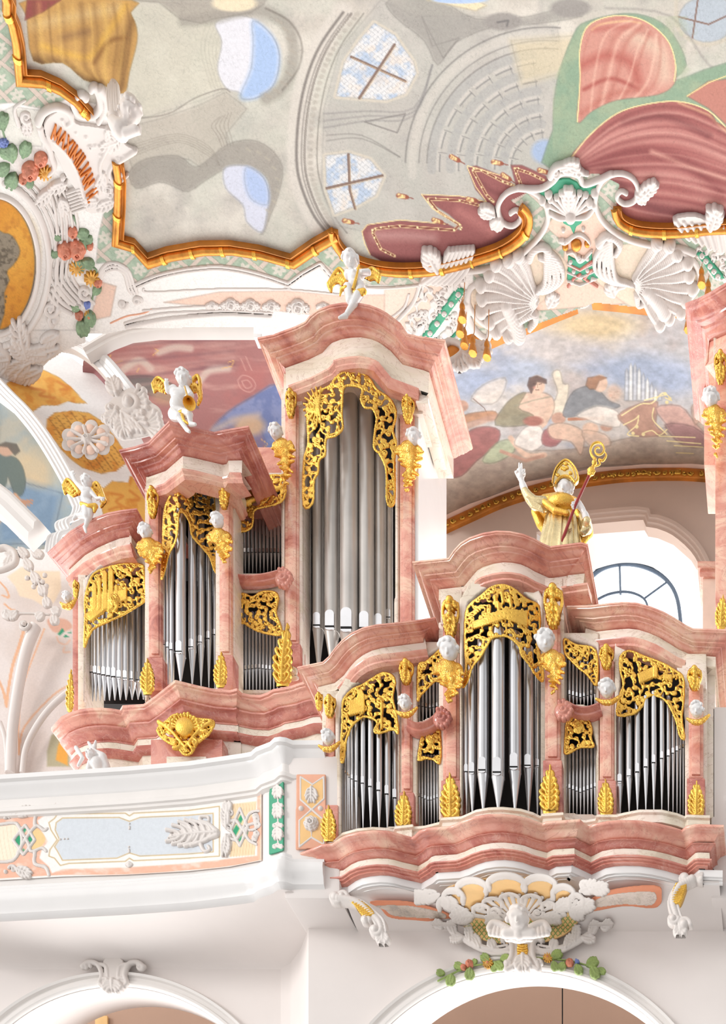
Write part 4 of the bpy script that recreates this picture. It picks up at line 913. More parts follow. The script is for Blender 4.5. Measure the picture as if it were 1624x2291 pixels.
# curved body bands around the openings
plate('spandrel', [(188, 1572), (188, 1300), (230, 1262), (332, 1235), (332, 1572)], c3([(228, 860), (228, 300), (262, 130), (330, 80), (450, 45), (555, 50), (572, 220), (572, 840)]), 19.05, M['cream'], g, h=5)
plate('spandrel', [(358, 1545), (358, 1120), (385, 1075), (420, 1068), (490, 1090), (490, 1545)], c1([(820, 1900), (815, 1150), (840, 950), (895, 830), (960, 870), (1060, 890), (1098, 1000), (1100, 1900)]), 18.95, M['cream'], g, h=5)
R = Rel(514, 1060, 640, 1560, 2.5); R.fill([(517, 1062), (637, 1062), (637, 1556), (517, 1556)], 5)
R.clear(c1([(1190, 1320), (1185, 900), (1240, 850), (1430, 830), (1430, 1320)])); R.clear(c3([(1075, 775), (1075, 380), (1085, 240), (1130, 220), (1310, 215), (1330, 260), (1320, 350), (1345, 430), (1345, 775)])); R.build('niche_panel', M['cream'], front(19.15), g)
shelf(c1([(1145, 1325), (1190, 1338), (1260, 1345), (1340, 1338), (1420, 1318)]), c1([(1428, 1345)])[0], 19.0, 19, g, h=.08)
box('tower_step', 560, 640, 1000, 1075, 19.2, .8, M['pink'], g)
# volute beside the tall leaf
r = Rel(630, 1440, 668, 1530, 1.3); r.spiral(655, 1505, 15, 1, 1.4, 1, 5, 3); r.stroke([(640, 1520), (648, 1490), (640, 1450)], 5, 3); r.build('volute', M['cream'], front(18.95), g)
# gilded openwork
def rays(R):
    for a in range(0, 200, 18): q = math.radians(a+80); R.stroke([(560+.3928*430-.3928*40, 640+.3928*690), (560+.3928*390+34*math.cos(q), 640+.3928*690+44*math.sin(q))], 3.2, 1.6, 2, smooth=False)
    R.rose(*c2([(350, 700)])[0], 15, 1, 7, 2)
carving(c2([(305, 1250), (305, 1000), (330, 900), (325, 760), (330, 680), (370, 610), (450, 570), (500, 510), (590, 475), (670, 520), (720, 590), (790, 640), (825, 700), (825, 760), (810, 820), (830, 900), (820, 1000), (820, 1230), (780, 1230), (775, 1050), (740, 960), (705, 920), (710, 830), (720, 760), (700, 700), (650, 690), (630, 640), (640, 590), (600, 570), (540, 570), (525, 620), (520, 740), (525, 810), (480, 855), (430, 870), (425, 960), (390, 990), (385, 1060), (360, 1110), (355, 1230)]), 11, lambda u: 19.0-.15*np.clip(1-((u-780)/105)**2, 0, 1), g, 16, 2.9, extra=rays)
carving(c1([(815, 1340), (820, 1200), (830, 1000), (860, 920), (900, 840), (960, 880), (1050, 890), (1085, 930), (1085, 1010), (1110, 1100), (1100, 1300), (1080, 1290), (1060, 1230), (1010, 1170), (970, 1120), (960, 1060), (930, 1010), (905, 1010), (895, 1080), (885, 1150), (850, 1220), (830, 1300)]), 12, lambda u: 18.6+.004*np.abs(u-400), g, 16, 2.8)
def city(R):
    for x, y0, w_ in ((285, 180, 12), (315, 150, 10), (345, 110, 12), (380, 100, 14), (410, 190, 10)): R.fill(c3([(x-w_, 330), (x-w_, y0), (x, y0-18), (x+w_, y0), (x+w_, 310)]), 4.5)
    R.fill(c3([(250, 350), (290, 240), (470, 200), (470, 260), (350, 320), (260, 390)]), 4); R.rose(*c3([(400, 265)])[0], 13, 3, 6, 2)
carving(c3([(225, 520), (230, 350), (230, 250), (265, 130), (330, 85), (450, 55), (550, 60), (560, 100), (570, 200), (570, 260), (500, 310), (430, 350), (330, 395), (270, 430), (240, 490)]), 13, 18.98, g, 16, 2.7, extra=city)
def horn(R): R.stroke(c1([(1205, 1030), (1230, 970), (1330, 920), (1430, 880)]), 9, 4, 1)
carving(c1([(1190, 1100), (1190, 900), (1230, 870), (1310, 850), (1340, 825), (1430, 830), (1435, 930), (1390, 965), (1330, 980), (1280, 1000), (1270, 1080), (1220, 1105)]), 14, 19.05, g, 16, 2.7, extra=horn)
carving(c3([(1090, 390), (1090, 250), (1130, 225), (1180, 245), (1230, 215), (1300, 215), (1325, 250), (1310, 330), (1335, 400), (1340, 455), (1270, 450), (1200, 430), (1130, 390)]), 15, 19.05, g, 15, 2.7)
def crest(R):
    (x, y), = c3([(800, 990)]); R.fan(x, y+6, -2.9, -.2, 12, 34, 13, 3, 5); R.dot(x, y, 22, 12, 4)
    for sd in (-1, 1): R.spiral(x+sd*40, y-4, 13, 1, 1.2, sd, 4, 2.4, 3); R.spiral(x+sd*20, y+34, 12, 2, 1.2, sd, 4, 2.4, 3); R.stroke([(x+sd*58, y-12), (x+sd*30, y+8), (x, y+44)], 5, 3, 3)
carving(c3([(640, 1000), (690, 950), (750, 910), (870, 935), (960, 950), (930, 1020), (870, 1070), (830, 1130), (790, 1135), (750, 1090), (690, 1060)]), 16, 18.35, g, 16, 3.2, extra=crest, name='gilded_cartouche')
for (x, y0, y1, w_, Y) in ((342, 1093, 1160, 15, 18.7), (502, 1070, 1140, 15, 18.6), (651, 875, 936, 14, 19.0), (913, 887, 948, 16, 19.0), (170, 1300, 1340, 8, 19.1)):
    gilt_console(x, y0, y1, w_, Y, g, int(x))
for (x, y0, y1, w_, Y, l_) in ((330, 1479, 1548, 16, 18.6, 2), (493, 1463, 1532, 15, 18.4, 4), (632, 1402, 1530, 22, 18.8, 14), (156, 1500, 1588, 9, 19.0, 4)): gilt_leaf(x, y0, y1, w_, Y, g, l_)
# pipes
fb = bulge(19.75, .45, 780, 105)
row('the tallest tower of the large organ', 'pipes in the tallest tower', [(560+.3928*a, b*.3928/2, yt_, 640+.3928*m_, 1500+k_, fb(560+.3928*a)) for a, b, m_, yt_, k_ in ((325, 44, 1895, 1110, 6), (388, 64, 1960, 1010, 0), (465, 82, 1975, 955, -4), (562, 100, 1990, 860, -8), (660, 84, 1985, 905, -4), (737, 66, 1970, 985, 0), (790, 42, 1905, 1080, 6))], dull=True)
vb = lambda x: 18.75+.0052*abs(x-405)
row('the pointed tower of the large organ', 'pipes in the pointed tower', [(100+.3941*a, b*.3941/2, yt_, 1240+.3941*m_, 1527+.16*abs(100+.3941*a-405), vb(100+.3941*a)) for a, b, m_, yt_ in ((680, 18, 520, 1290), (700, 20, 535, 1240), (722, 26, 552, 1180), (772, 54, 575, 1130), (838, 42, 545, 1140), (888, 36, 515, 1160), (932, 29, 490, 1190), (965, 22, 465, 1230))])
fb = bulge(19.6, .45, 257, 78); mx = [242, 256, 272, 291, 314, 340, 368, 398, 429, 462, 496, 530, 560]
row('the left bay of the large organ', 'pipes in the left bay of the large organ', [(100+.3941*a, (5.6+i*6.2/13)*.78, 1300, 1240+.3941*(668+5.8*i), 1568-.5*i+2, fb(100+.3941*a)) for i, a in enumerate(mx)])
small_row('the upper niche of the large organ', 532, 632, 13, 1100, 1239, 1284, 1280, 19.5, 0, True)
small_row('the lower niche of the large organ', 527, 628, 14, 1370, 1497, 1552, 1550, 19.3, -6)
# --- edge of the matching tall tower at the right border
G3 = thing('far_organ_tower', 'pink marble organ tower cut off by the right edge', 'organ', P(1620, 1565, 19.4))
t4 = [(1533, 678, 18.9), (1560, 668, 18.8), (1594, 650, 18.6), (1624, 632, 18.5), (1680, 605, 18.4), (1760, 600, 18.4)]
w = [P(*a) for a in t4]; w = [w[0]+Vector((0, 1.6, 0))]+w
sweep('tower_cornice', w, corn_prof(.36, .28, 1.2), M['rose'], G3)
sweep('tower_frieze', w, [(-1.2, -.27), (-.35, -.28), (-.35, -.58), (-1.2, -.58)], M['pink'], G3)
box('tower_body', 1606, 1740, 730, 1565, 19.2, 1.6, M['pink'], G3); box('pilaster', 1600, 1640, 790, 1560, 19.1, .3, M['pink'], G3)
box('capital_block', 1596, 1650, 740, 800, 19.05, .4, M['cream'], G3)
box('tower_cheek', 1575, 1606, 735, 1040, 19.9, .8, M['pink'], G3)
gilt_console(1612, 790, 860, 16, 18.95, G3, 5); gilt_leaf(1613, 1335, 1402, 14, 18.95, G3, 5)
box('tower_foot', 1573, 1640, 1485, 1570, 19.1, 1.0, M['rose'], G3)
# ---------------------------------------------------------------- vault, frescoes and back wall
ZC = 24.4
def cY(v): return ZC*F/(VY-v)
def ceil_fn(u, v, h):
    Y = ZC*F/(VY-v); return (u-VX)*Y/F, Y, CZ+ZC-h*Y/F
SKY, STN, STD, STL = (.74, .79, .88), (.80, .77, .72), (.62, .60, .58), (.88, .855, .82)
def ceil_paint(U, V):
    p = Paint(U, V, (.80, .775, .735)); p.ol, p.sk = .22, .6; D2 = lambda q: d2(q); D1 = lambda q: d1(q)
    p.cloud((.86, .84, .80), 60, 1, .4, .7, .8); p.cloud((.70, .68, .66), 45, 2, .5, .8, .5); p.cloud((.78, .79, .74), 90, 12, .45, .7, .5)
    # greenish left field and column folds
    p.poly(D1([(600, 0), (1050, 30), (1100, 420), (960, 480), (700, 560), (620, 560), (600, 300)]), (.82, .81, .74), 30, .6)
    for k in range(5): p.line(D1([(990+k*22, 100), (960+k*18, 240), (1010+k*16, 420)]), 1.2, (.68, .66, .60), 3, .35, smooth=4)
    # upper round window
    p.poly(D1([(1030, 110), (1130, 75), (1220, 95), (1300, 170), (1336, 270), (1315, 390), (1260, 450), (1190, 475), (1140, 440), (1080, 420), (1040, 330), (1060, 200)]), (.86, .86, .88), 4, 1, 4)
    p.poly(D1([(1210, 100), (1300, 170), (1336, 270), (1315, 390), (1260, 450), (1190, 475), (1150, 455), (1200, 330), (1210, 200)]), (.66, .76, .90), 14, .9, 4)
    p.line(D1([(880, 100), (1000, 90), (1130, 60), (1250, 50), (1360, 110), (1400, 210), (1395, 330), (1340, 430), (1270, 470)]), 26, (.66, .64, .60), 12, .65, smooth=5)
    p.line(D1([(1270, 40), (1380, 100), (1440, 200), (1430, 320), (1350, 430)]), 4, (.50, .47, .44), 4, .5, smooth=5)
    for k in range(9):
        a = -.9+k*.27; x, y = 1230+165*math.cos(a), 265+205*math.sin(a); p.line(D1([(x-12, y-10), (x+14, y+6)]), 6, (.72, .69, .64), 3, .6)
    # waves of the entablature
    p.line(D1([(620, 570), (800, 545), (930, 470), (1060, 425), (1100, 440)]), 2, (.5, .47, .44), 3, .6, smooth=5)
    p.poly(D1([(620, 0), (760, 10), (860, 90), (960, 110), (1020, 90), (1200, 60), (1260, 20), (1270, 0), (1220, 0), (1150, 45), (1080, 40), (1000, 0)]), (.68, .65, .61), 8, .65)
    p.ell(.468*1120, 8, 50, 18, (.90, .85, .74), .3)
    p.poly(D1([(600, 610), (760, 570), (960, 500), (1080, 440), (1180, 520), (1080, 640), (1090, 700), (960, 800), (900, 760), (760, 750), (640, 830), (600, 700)]), (.76, .73, .68), 12, .7)
    for k in range(5): p.line(D1([(1050+k*14, 560-k*6), (1010+k*20, 600), (1040+k*16, 650), (1060+k*14, 700)]), 1.5, (.6, .57, .53), 2.5, .5, smooth=4)
    for k in range(5): p.line(D1([(640, 690+k*14), (850, 640+k*10), (1000, 700+k*12), (1050, 790)]), 1.5, (.58, .55, .5), 3, .35, smooth=4)
    # lower arch with sky
    p.poly(D1([(620, 820), (700, 760), (850, 745), (930, 800), (1000, 760), (1090, 690), (1200, 670), (1290, 710), (1350, 800), (1330, 930), (1280, 1060), (1260, 1110), (1250, 1100), (1290, 900), (1240, 820), (1120, 790), (1000, 850), (900, 915), (830, 890), (760, 870), (650, 900)]), (.66, .635, .60), 7, .75, 3)
    p.poly(D1([(1070, 810), (1130, 790), (1200, 800), (1260, 850), (1285, 930), (1275, 1030), (1250, 1110), (1180, 1060), (1160, 980), (1080, 900)]), (.82, .83, .88), 6, 1, 4)
    p.poly(D1([(1180, 800), (1260, 850), (1285, 930), (1270, 980), (1200, 950), (1170, 870)]), (.68, .76, .90), 12, .8, 4)
    for k in range(8):
        a = -1.5+k*.33; x, y = 1170+150*math.cos(a), 880+170*math.sin(a); p.line(D1([(x, y), (x+16, y+12)]), 5, (.75, .72, .66), 3, .6)
    # great ring between the bays: bead moulding
    ring = [(1640, 60), (1540, 200), (1480, 330), (1440, 480), (1420, 640), (1420, 800), (1450, 920), (1500, 1030), (1560, 1110)]
    p.line(D1(ring), 44, (.84, .815, .78), 10, .8, smooth=5); rr = D1(ring)
    p.line(rr, 6, (.50, .47, .45), 4, .7, smooth=5); p.line([(x+11, y+3) for x, y in rr], 3, (.55, .52, .5), 3, .6, smooth=5); p.line([(x+46, y+2) for x, y in rr], 2.5, (.55, .53, .5), 3, .7, smooth=5)
    bp_ = sp2([(x+18, y+3) for x, y in rr], 14)
    for x, y in bp_[::1]: p.ell(x, y, 3, 3.6, (.62, .59, .56), .4, .7)
    for x, y in sp2([(x+31, y+4) for x, y in rr], 5): p.ell(x, y, 6, 5, (.74, .71, .67), .6, .6)
    # painted dome right of the ring
    p.poly(D2([(350, 0), (200, 180), (140, 400), (130, 700), (180, 830), (900, 1000), (1100, 640), (1000, 100), (700, 60), (480, 60)]), (.73, .72, .70), 14, .55)
    for (cx, cy, rx) in ((960, 610, 520), (960, 610, 470), (960, 610, 440)):
        pts = [(cx-rx*math.sin(a), cy-rx*.98*math.cos(a)) for a in [(-.1+i*.11) for i in range(16)]]; p.line(D2(pts), 3 if rx != 470 else 2, (.52, .51, .50), 3, .65, smooth=2)
    p.line(D2([(960-495*math.sin(a), 610-485*math.cos(a)) for a in [(i*.11) for i in range(16)]]), 18, (.82, .80, .765), 8, .6)
    for ring_, n_ in ((400, 7), (330, 7), (262, 6), (196, 6), (135, 5)):
        for k in range(n_):
            a = .12+k*1.55/n_; b = a+1.1/n_; pts = [(960-ring_*math.sin(t), 610-ring_*.97*math.cos(t)) for t in (a, (a+b)/2, b)]
            p.line(D2([(960-(ring_+22)*math.sin(t), 610-(ring_+22)*.97*math.cos(t)) for t in (a, (a+b)/2, b)]), 22, (.70, .70, .69), 3, .55); p.line(D2(pts), 8, (.82, .80, .77), 4, .6); p.line(D2([(x+6, y+9) for x, y in pts]), 3, (.53, .53, .53), 2, .65); p.line(D2([pts[0], (pts[0][0]+30*math.sin(a), pts[0][1]+30*math.cos(a))]), 2, (.5, .5, .5), 2, .5)
    p.poly(D2([(830, 150), (1090, 130), (1060, 260), (870, 310)]), (.86, .80, .66), 20, .6)
    p.ell(640+.606*955, .606*560, 30, 27, (.66, .74, .86), .4, .9)
    p.ell(640+.606*955, .606*560, 38, 33, (.82, .81, .78), .2, .0)
    # painted windows with lattice
    for w_, bars in (([(325, 85), (400, 130), (470, 230), (480, 270), (440, 345), (370, 370), (185, 355), (215, 230), (270, 150)], [[(240, 210), (440, 300)], [(400, 165), (270, 362)]]),
                     ([(145, 575), (230, 565), (310, 590), (360, 650), (330, 720), (260, 760), (180, 790), (150, 700)], [[(230, 570), (235, 700), (255, 770)], [(150, 695), (355, 648)]])):
        q = D2(w_); p.line(q, 13, (.83, .80, .74), 4, .9, closed=True); p.poly(q, (.86, .86, .86), 3); p.cloud((.70, .77, .86), 18, 9, .45, .65, .8, inpoly(U, V, q)); p.cloud((.90, .84, .78), 22, 19, .5, .7, .6, inpoly(U, V, q))
        m = inpoly(U, V, q); 
        for s_ in (1, -1): gx = (U*.8+s_*V)/11.; f_ = np.abs(gx-np.round(gx)); p.mix(np.where(m, np.clip((.09-f_)/.06, 0, 1)*.25, 0), (.5, .52, .55))
        for b_ in bars: p.line(D2(b_), 6, (.60, .50, .45), 1.5); p.line([(x+3, y+3) for x, y in D2(b_)], 2, (.82, .74, .62), 1.5, .8)
    for t_ in ([(500, 60), (540, 170), (640, 140), (580, 215)], [(290, 450), (440, 420), (410, 490)]): p.line(D2(t_), 3, (.52, .50, .49), 2, .6, closed=True)
    for k_ in range(3): p.line(D2([(140, 420+k_*26), (300, 410+k_*18), (470, 400+k_*14), (540, 240)]), 3, (.58, .57, .57), 4, .5, smooth=4)
    for k_ in range(2): p.line(D2([(150, 500+k_*20), (280, 500+k_*12), (420, 580)]), 2.5, (.55, .54, .52), 3, .5, smooth=4)
    p.poly(D2([(380, 0), (560, 0), (700, 70), (900, 60), (1060, 20), (1090, 60), (900, 90), (760, 100), (620, 160), (560, 240), (510, 150), (400, 60)]), (.66, .645, .62), 8, .7, 3)
    p.ell(640+.606*800, .606*80, 42, 20, (.66, .64, .62), .3, .9); p.ell(640+.606*1050, .606*30, 46, 20, (.66, .64, .62), .3, .9); p.line([(640+.606*780, 50), (640+.606*820, 46), (640+.606*815, 58)], 4, (.45, .44, .44), 3, .6)
    p.poly(D2([(520, 0), (700, 40), (740, 20), (700, 0)]), (.92, .86, .72), 5, .9); p.ell(640+.606*640, 0, 60, 8, (.72, .80, .93), .3)
    p.poly(D2([(1450, 60), (1500, 0), (1624, 0), (1624, 130), (1540, 155), (1470, 120)]), (.72, .76, .80), 4, .9, 3); p.line(D2([(1520, 0), (1500, 140)]), 4, (.62, .52, .48)); p.line(D2([(1440, 60), (1560, 90), (1624, 60)]), 4, (.62, .52, .48)); p.line(D2([(1440, 0), (1450, 110), (1540, 165), (1640, 140)]), 9, (.80, .77, .71), 4, .9, smooth=4)
    p.line(D2([(1180, 30), (1420, 60), (1560, 240), (1640, 250)]), 5, (.64, .62, .6), 5, .5, smooth=4)
    # red drapery with green lining
    p.poly(D2([(1000, 640), (985, 480), (1000, 300), (1060, 130), (1110, 80), (1250, 50), (1360, 70), (1430, 130), (1478, 240), (1430, 300), (1600, 240), (1700, 260), (1700, 640)]), (.60, .70, .60), 4, 1, 3)
    p.cloud((.70, .74, .62), 40, 21, .4, .7, .6, inpoly(U, V, D2([(985, 640), (985, 300), (1100, 60), (1480, 60), (1624, 240), (1624, 500), (1100, 640)])))
    red = D2([(1075, 450), (1085, 300), (1085, 180), (1115, 95), (1200, 60), (1290, 65), (1360, 100), (1415, 160), (1438, 240), (1432, 310), (1370, 350), (1220, 370), (1130, 410)])
    p.poly(red, (.84, .62, .56), 2, 1, 4); mr = inpoly(U, V, sp2(red, 4, True))
    for (q, c_, w_) in (([(1095, 240), (1180, 205), (1270, 230), (1300, 300)], (.78, .45, .40), 22), ([(1100, 330), (1200, 290), (1300, 330)], (.74, .38, .34), 9), ([(1140, 110), (1250, 100), (1350, 130)], (.80, .50, .45), 12), ([(1290, 140), (1380, 190), (1400, 280)], (.86, .76, .68), 40), ([(1090, 420), (1200, 350), (1320, 330)], (.80, .52, .46), 14)):
        d = segdist(U, V, sp2(D2(q), 6)); p.mix(np.where(mr, np.clip(1-d/(w_*.9), 0, 1)*.85, 0), c_)
    big = D2([(1048, 590), (1120, 500), (1220, 420), (1330, 385), (1450, 375), (1560, 410), (1624, 470), (1900, 520), (1900, 900), (1300, 830), (1210, 780), (1180, 700), (1110, 640)])
    p.poly(big, (.74, .46, .44), 2, 1, 3); mb = inpoly(U, V, sp2(big, 3, True))
    for (q, c_, w_) in (([(1080, 580), (1250, 500), (1450, 500), (1624, 580)], (.84, .62, .58), 30), ([(1100, 620), (1280, 560), (1450, 590), (1600, 700)], (.62, .32, .32), 22), ([(1250, 450), (1400, 430), (1560, 500)], (.60, .33, .33), 14), ([(1300, 650), (1450, 650), (1600, 760)], (.80, .56, .53), 26), ([(1180, 640), (1300, 740), (1450, 790), (1624, 800)], (.56, .30, .31), 26), ([(1350, 560), (1500, 620), (1620, 660)], (.86, .66, .60), 10)):
        d = segdist(U, V, sp2(D2(q), 6)); p.mix(np.where(mb, np.clip(1-d/w_, 0, 1)*.8, 0), c_)
    p.poly(D2([(1480, 355), (1560, 300), (1900, 260), (1900, 560), (1624, 460), (1560, 400)]), (.80, .56, .50), 3, 1)
    p.line(D2([(1480, 355), (1560, 305), (1640, 275)]), 2.4, (.95, .86, .62), 1.2)
    for q in ([(1075, 450), (1085, 300), (1085, 180), (1115, 95), (1200, 60), (1290, 65), (1360, 100), (1415, 160), (1438, 240), (1432, 300)], [(1048, 590), (1120, 500), (1220, 420), (1330, 385), (1450, 375), (1560, 410), (1640, 490)]): p.line(D2(q), 2.6, (.95, .88, .66), 1.2, smooth=5)
    p.line(D2([(1130, 110), (1160, 90), (1250, 78), (1310, 85)]), 5, (.93, .80, .60), 3, .6, smooth=4); p.line(D2([(1450, 380), (1560, 425), (1640, 500)]), 6, (.92, .80, .60), 4, .5)
    # tasselled red cloth
    cloth = D2([(280, 855), (300, 830), (420, 815), (600, 830), (640, 850), (645, 830), (600, 790), (520, 740), (500, 720), (640, 725), (740, 745), (700, 700), (670, 620), (700, 612), (800, 650), (850, 690), (830, 610), (870, 610), (960, 650), (980, 720), (900, 800), (840, 880), (760, 920), (680, 945), (540, 985), (400, 990), (310, 940)])
    p.poly(cloth, (.68, .42, .41), 2, 1); mc = inpoly(U, V, cloth)
    for (q, c_, w_) in (([(330, 870), (450, 870), (540, 880)], (.80, .62, .60), 22), ([(640, 780), (720, 830), (760, 860)], (.78, .52, .50), 20), ([(300, 950), (500, 970), (700, 930), (850, 850)], (.50, .27, .29), 16), ([(700, 650), (750, 700), (800, 720)], (.60, .34, .34), 10)):
        d = segdist(U, V, sp2(D2(q), 6)); p.mix(np.where(mc, np.clip(1-d/w_, 0, 1)*.8, 0), c_)
    for q in ([(400, 945), (350, 920), (320, 860), (330, 845), (420, 835), (620, 850), (640, 830), (560, 780), (525, 735), (640, 740), (740, 765)], [(765, 745), (740, 720), (690, 630), (720, 628), (800, 670), (840, 685)], [(870, 690), (845, 622), (900, 640), (950, 665)]):
        p.line(D2(q), 6.5, (.90, .78, .60), 1.2); p.line(D2(q), 3.4, (.62, .33, .28), 1.)
        for x, y in sp2(D2(q), 3): p.ell(x, y, 2, 2, (.96, .9, .7), .3)
    for q in ([(280, 855), (300, 830), (420, 812), (600, 828)], [(280, 855), (290, 900), (310, 940)], [(500, 718), (640, 724), (740, 745)], [(500, 718), (540, 770), (645, 830)], [(668, 615), (700, 690), (740, 745)], [(670, 612), (800, 650)]): p.line(D2(q), 2, (.95, .86, .64), 1.2)
    for (x, y, a) in ((215, 815, .2), (545, 812, .3), (415, 722, .2), (670, 735, .2), (610, 578, .5), (765, 598, .2), (800, 645, .6), (935, 628, .3)):
        (qx, qy), = D2([(x, y)]); dx, dy = math.cos(a), math.sin(a)
        p.line([(qx, qy), (qx+16*dx, qy+16*dy)], 11, (.70, .42, .33), 2); 
        for s_ in (-4, -1.5, 1.5, 4): p.line([(qx-2, qy+s_*1.1), (qx+14*dx, qy+14*dy+s_*.6)], 1.6, (.95, .86, .62), 1)
        p.ell(qx+20*dx, qy+20*dy, 4, 4, (.72, .42, .30), .3); p.line([(qx+20*dx, qy+20*dy), (qx+34*dx, qy+34*dy)], 2.2, (.66, .38, .32), 1)
    # amber curtain, top left
    cur = D1([(130, 0), (128, 80), (160, 290), (300, 300), (400, 380), (480, 400), (560, 440), (600, 440), (620, 340), (655, 200), (650, 120), (625, 60), (630, 0)])
    p.poly(cur, (.83, .66, .38), 3, 1, 3); m = inpoly(U, V, sp2(cur, 3, True))
    for (q, c_, w_) in (([(160, 120), (350, 80), (560, 40)], (.88, .76, .54), 24), ([(200, 220), (330, 260), (430, 270), (500, 180), (600, 30)], (.92, .74, .32), 14), ([(170, 290), (300, 320), (420, 400), (560, 420)], (.50, .37, .22), 20), ([(640, 80), (600, 200), (580, 400)], (.62, .46, .24), 18), ([(450, 300), (520, 200), (600, 180)], (.66, .47, .22), 9), ([(300, 180), (420, 150)], (.68, .52, .33), 16)):
        d = segdist(U, V, sp2(D1(q), 6)); p.mix(np.where(m, np.clip(1-d/w_, 0, 1)*.75, 0), c_)
    p.poly(D1([(120, 95), (130, 0), (290, 0), (200, 60)]), (.68, .36, .33), 4, 1)
    p_r = random.Random(5)
    for (A_, B_, n_, mk, lo_, hi_, w0, f_) in (([(1060, 590), (1230, 430), (1450, 385), (1700, 500)], [(1110, 660), (1260, 770), (1450, 810), (1700, 850)], 22, mb, (.60, .31, .31), (.90, .74, .68), 5, D2), ([(1085, 440), (1085, 250), (1130, 100), (1250, 60)], [(1300, 380), (1400, 330), (1425, 240), (1400, 150)], 10, mr, (.76, .46, .40), (.93, .80, .72), 6, D2), ([(140, 20), (150, 200), (180, 290), (300, 300)], [(625, 20), (645, 160), (620, 330), (590, 440)], 13, m, (.58, .42, .22), (.95, .80, .46), 6, D1)):
        for k in range(n_):   # streaked folds
            t = (k+.5+p_r.uniform(-.3, .3))/n_; q = f_([(a_[0]*(1-t)+b_[0]*t, a_[1]*(1-t)+b_[1]*t) for a_, b_ in zip(A_, B_)]); d = segdist(U, V, sp2(q, 5)); w_ = w0*p_r.uniform(.6, 1.7)
            p.mix(np.where(mk, np.clip(1-d/w_, 0, 1)*p_r.uniform(.2, .5), 0), hi_ if k % 2 else lo_)
    # border of green lattice outside the amber frame
    outer = d1([(-80, -60), (20, 60), (70, 200), (85, 370), (200, 390), (350, 450), (420, 560), (560, 800), (548, 960), (545, 1150), (620, 1180), (690, 1250), (850, 1210), (1000, 1190), (1120, 1190), (1260, 1220), (1385, 1255), (1500, 1190), (1580, 1140)])+d2([(190, 930), (240, 975), (330, 1000), (500, 1000), (700, 965), (860, 900), (900, 830), (870, 770), (830, 740), (1000, 660), (1150, 640), (1230, 680), (1220, 760), (1240, 820), (1400, 860), (1624, 850), (1700, 850), (1700, 1600), (-1400, 1600), (-1400, -60)])
    green = inpoly(U, V, outer)
    p.mix(green*1., (.73, .79, .71)); p.cloud((.66, .74, .66), 9, 33, .4, .6, .6, green*1.)
    for s_ in (1, -1):
        gx = (U+s_*V*1.1+9*np.sin(V/40.))/78.; f_ = np.abs(gx-np.round(gx)); p.mix(np.where(green, np.clip((.10-f_)/.02, 0, 1)*.95, 0), (.86, .80, .755)); p.mix(np.where(green, np.clip((.018-np.abs(f_-.10))/.01, 0, 1)*.6, 0), (.60, .66, .58))
    gx = (U+V*1.1)/78.; gy = (U-V*1.1)/78.; a_, b2 = gx-np.floor(gx)-.5, gy-np.floor(gy)-.5; rr_ = np.hypot(a_, b2); th_ = np.arctan2(a_, b2)
    p.mix(np.where(green, np.clip((.26+.07*np.cos(6*th_)-rr_)/.03, 0, 1)*.9, 0), (.87, .845, .80)); p.mix(np.where(green, np.clip((.07-rr_)/.03, 0, 1)*.7, 0), (.65, .72, .63))
    # white ground of the left cartouche and the amber medallion
    p.poly(d1([(-100, 500), (0, 495), (60, 490), (200, 520), (330, 470), (480, 500), (560, 640), (560, 850), (500, 1000), (470, 1130), (460, 1260), (560, 1250), (640, 1360), (700, 1500), (600, 2200), (-100, 2200)]), WH, 2)
    p.poly(d1([(0, 540), (60, 510), (210, 530), (200, 700), (0, 690)]), (.91, .90, .87), 4)
    p.ell(-8, 592, 91, 150, (.55, .52, .50), .03); p.ell(-10, 592, 87, 146, (.93, .66, .20), .03); p.ell(40, 560, 40, 70, (.98, .78, .36), .9, .5); p.cloud((.80, .50, .14), 14, 91, .5, .75, .4, (np.hypot((U+10)/87, (V-592)/146) < 1)*1.)
    p.poly(d1([(-40, 1140), (20, 1115), (60, 1130), (90, 1180), (92, 1220), (60, 1270), (30, 1300), (45, 1340), (20, 1400), (20, 1500), (-40, 1620)]), (.66, .61, .53), 2, 1, 2); p.cloud((.48, .43, .36), 7, 92, .5, .7, .8, inpoly(U, V, d1([(-40, 1140), (60, 1130), (92, 1220), (45, 1340), (20, 1500), (-40, 1620)]))*1.)
    # white and peach zones towards the organ
    p.poly(d6([(240, 300), (400, 240), (600, 220), (780, 250), (900, 290), (1040, 205), (1100, 300), (1460, 310), (1700, 250), (1700, 1200), (-600, 1200), (-600, 500), (60, 500), (60, 300), (140, 210), (210, 250)]), WH, 2)
    p.poly(d6([(360, 380), (600, 335), (900, 330), (1100, 350), (1420, 345), (1360, 440), (1100, 440), (980, 430), (700, 400), (460, 390)]), (.95, .83, .76), 2)
    p.poly(d6([(85, 290), (155, 310), (130, 440), (40, 460)]), (.95, .83, .76), 2)
    p.poly(c8([(770, 400), (850, 280), (1000, 330), (1060, 420), (1000, 460), (1040, 640), (1200, 760), (700, 800), (840, 640), (860, 480)]), (.95, .83, .76), 2)
    p.poly(c8([(0, 700), (180, 660), (330, 640), (130, 900), (0, 830)]), (.95, .86, .80), 3)
    p.poly(c8([(260, 1000), (760, 620), (1100, 600), (1640, 640), (1640, 1100)]), (.95, .84, .77), 3, .0)
    p.poly(c8([(530, 640), (760, 500), (860, 560), (860, 660), (700, 790), (560, 880), (420, 860), (400, 720)]), (.93, .86, .78), 3, .9, 3); p.poly(c8([(1000, 640), (1010, 520), (1200, 480), (1440, 560), (1500, 700), (1380, 790), (1200, 790), (1060, 700)]), (.93, .86, .78), 3, .9, 3)
    return p.c
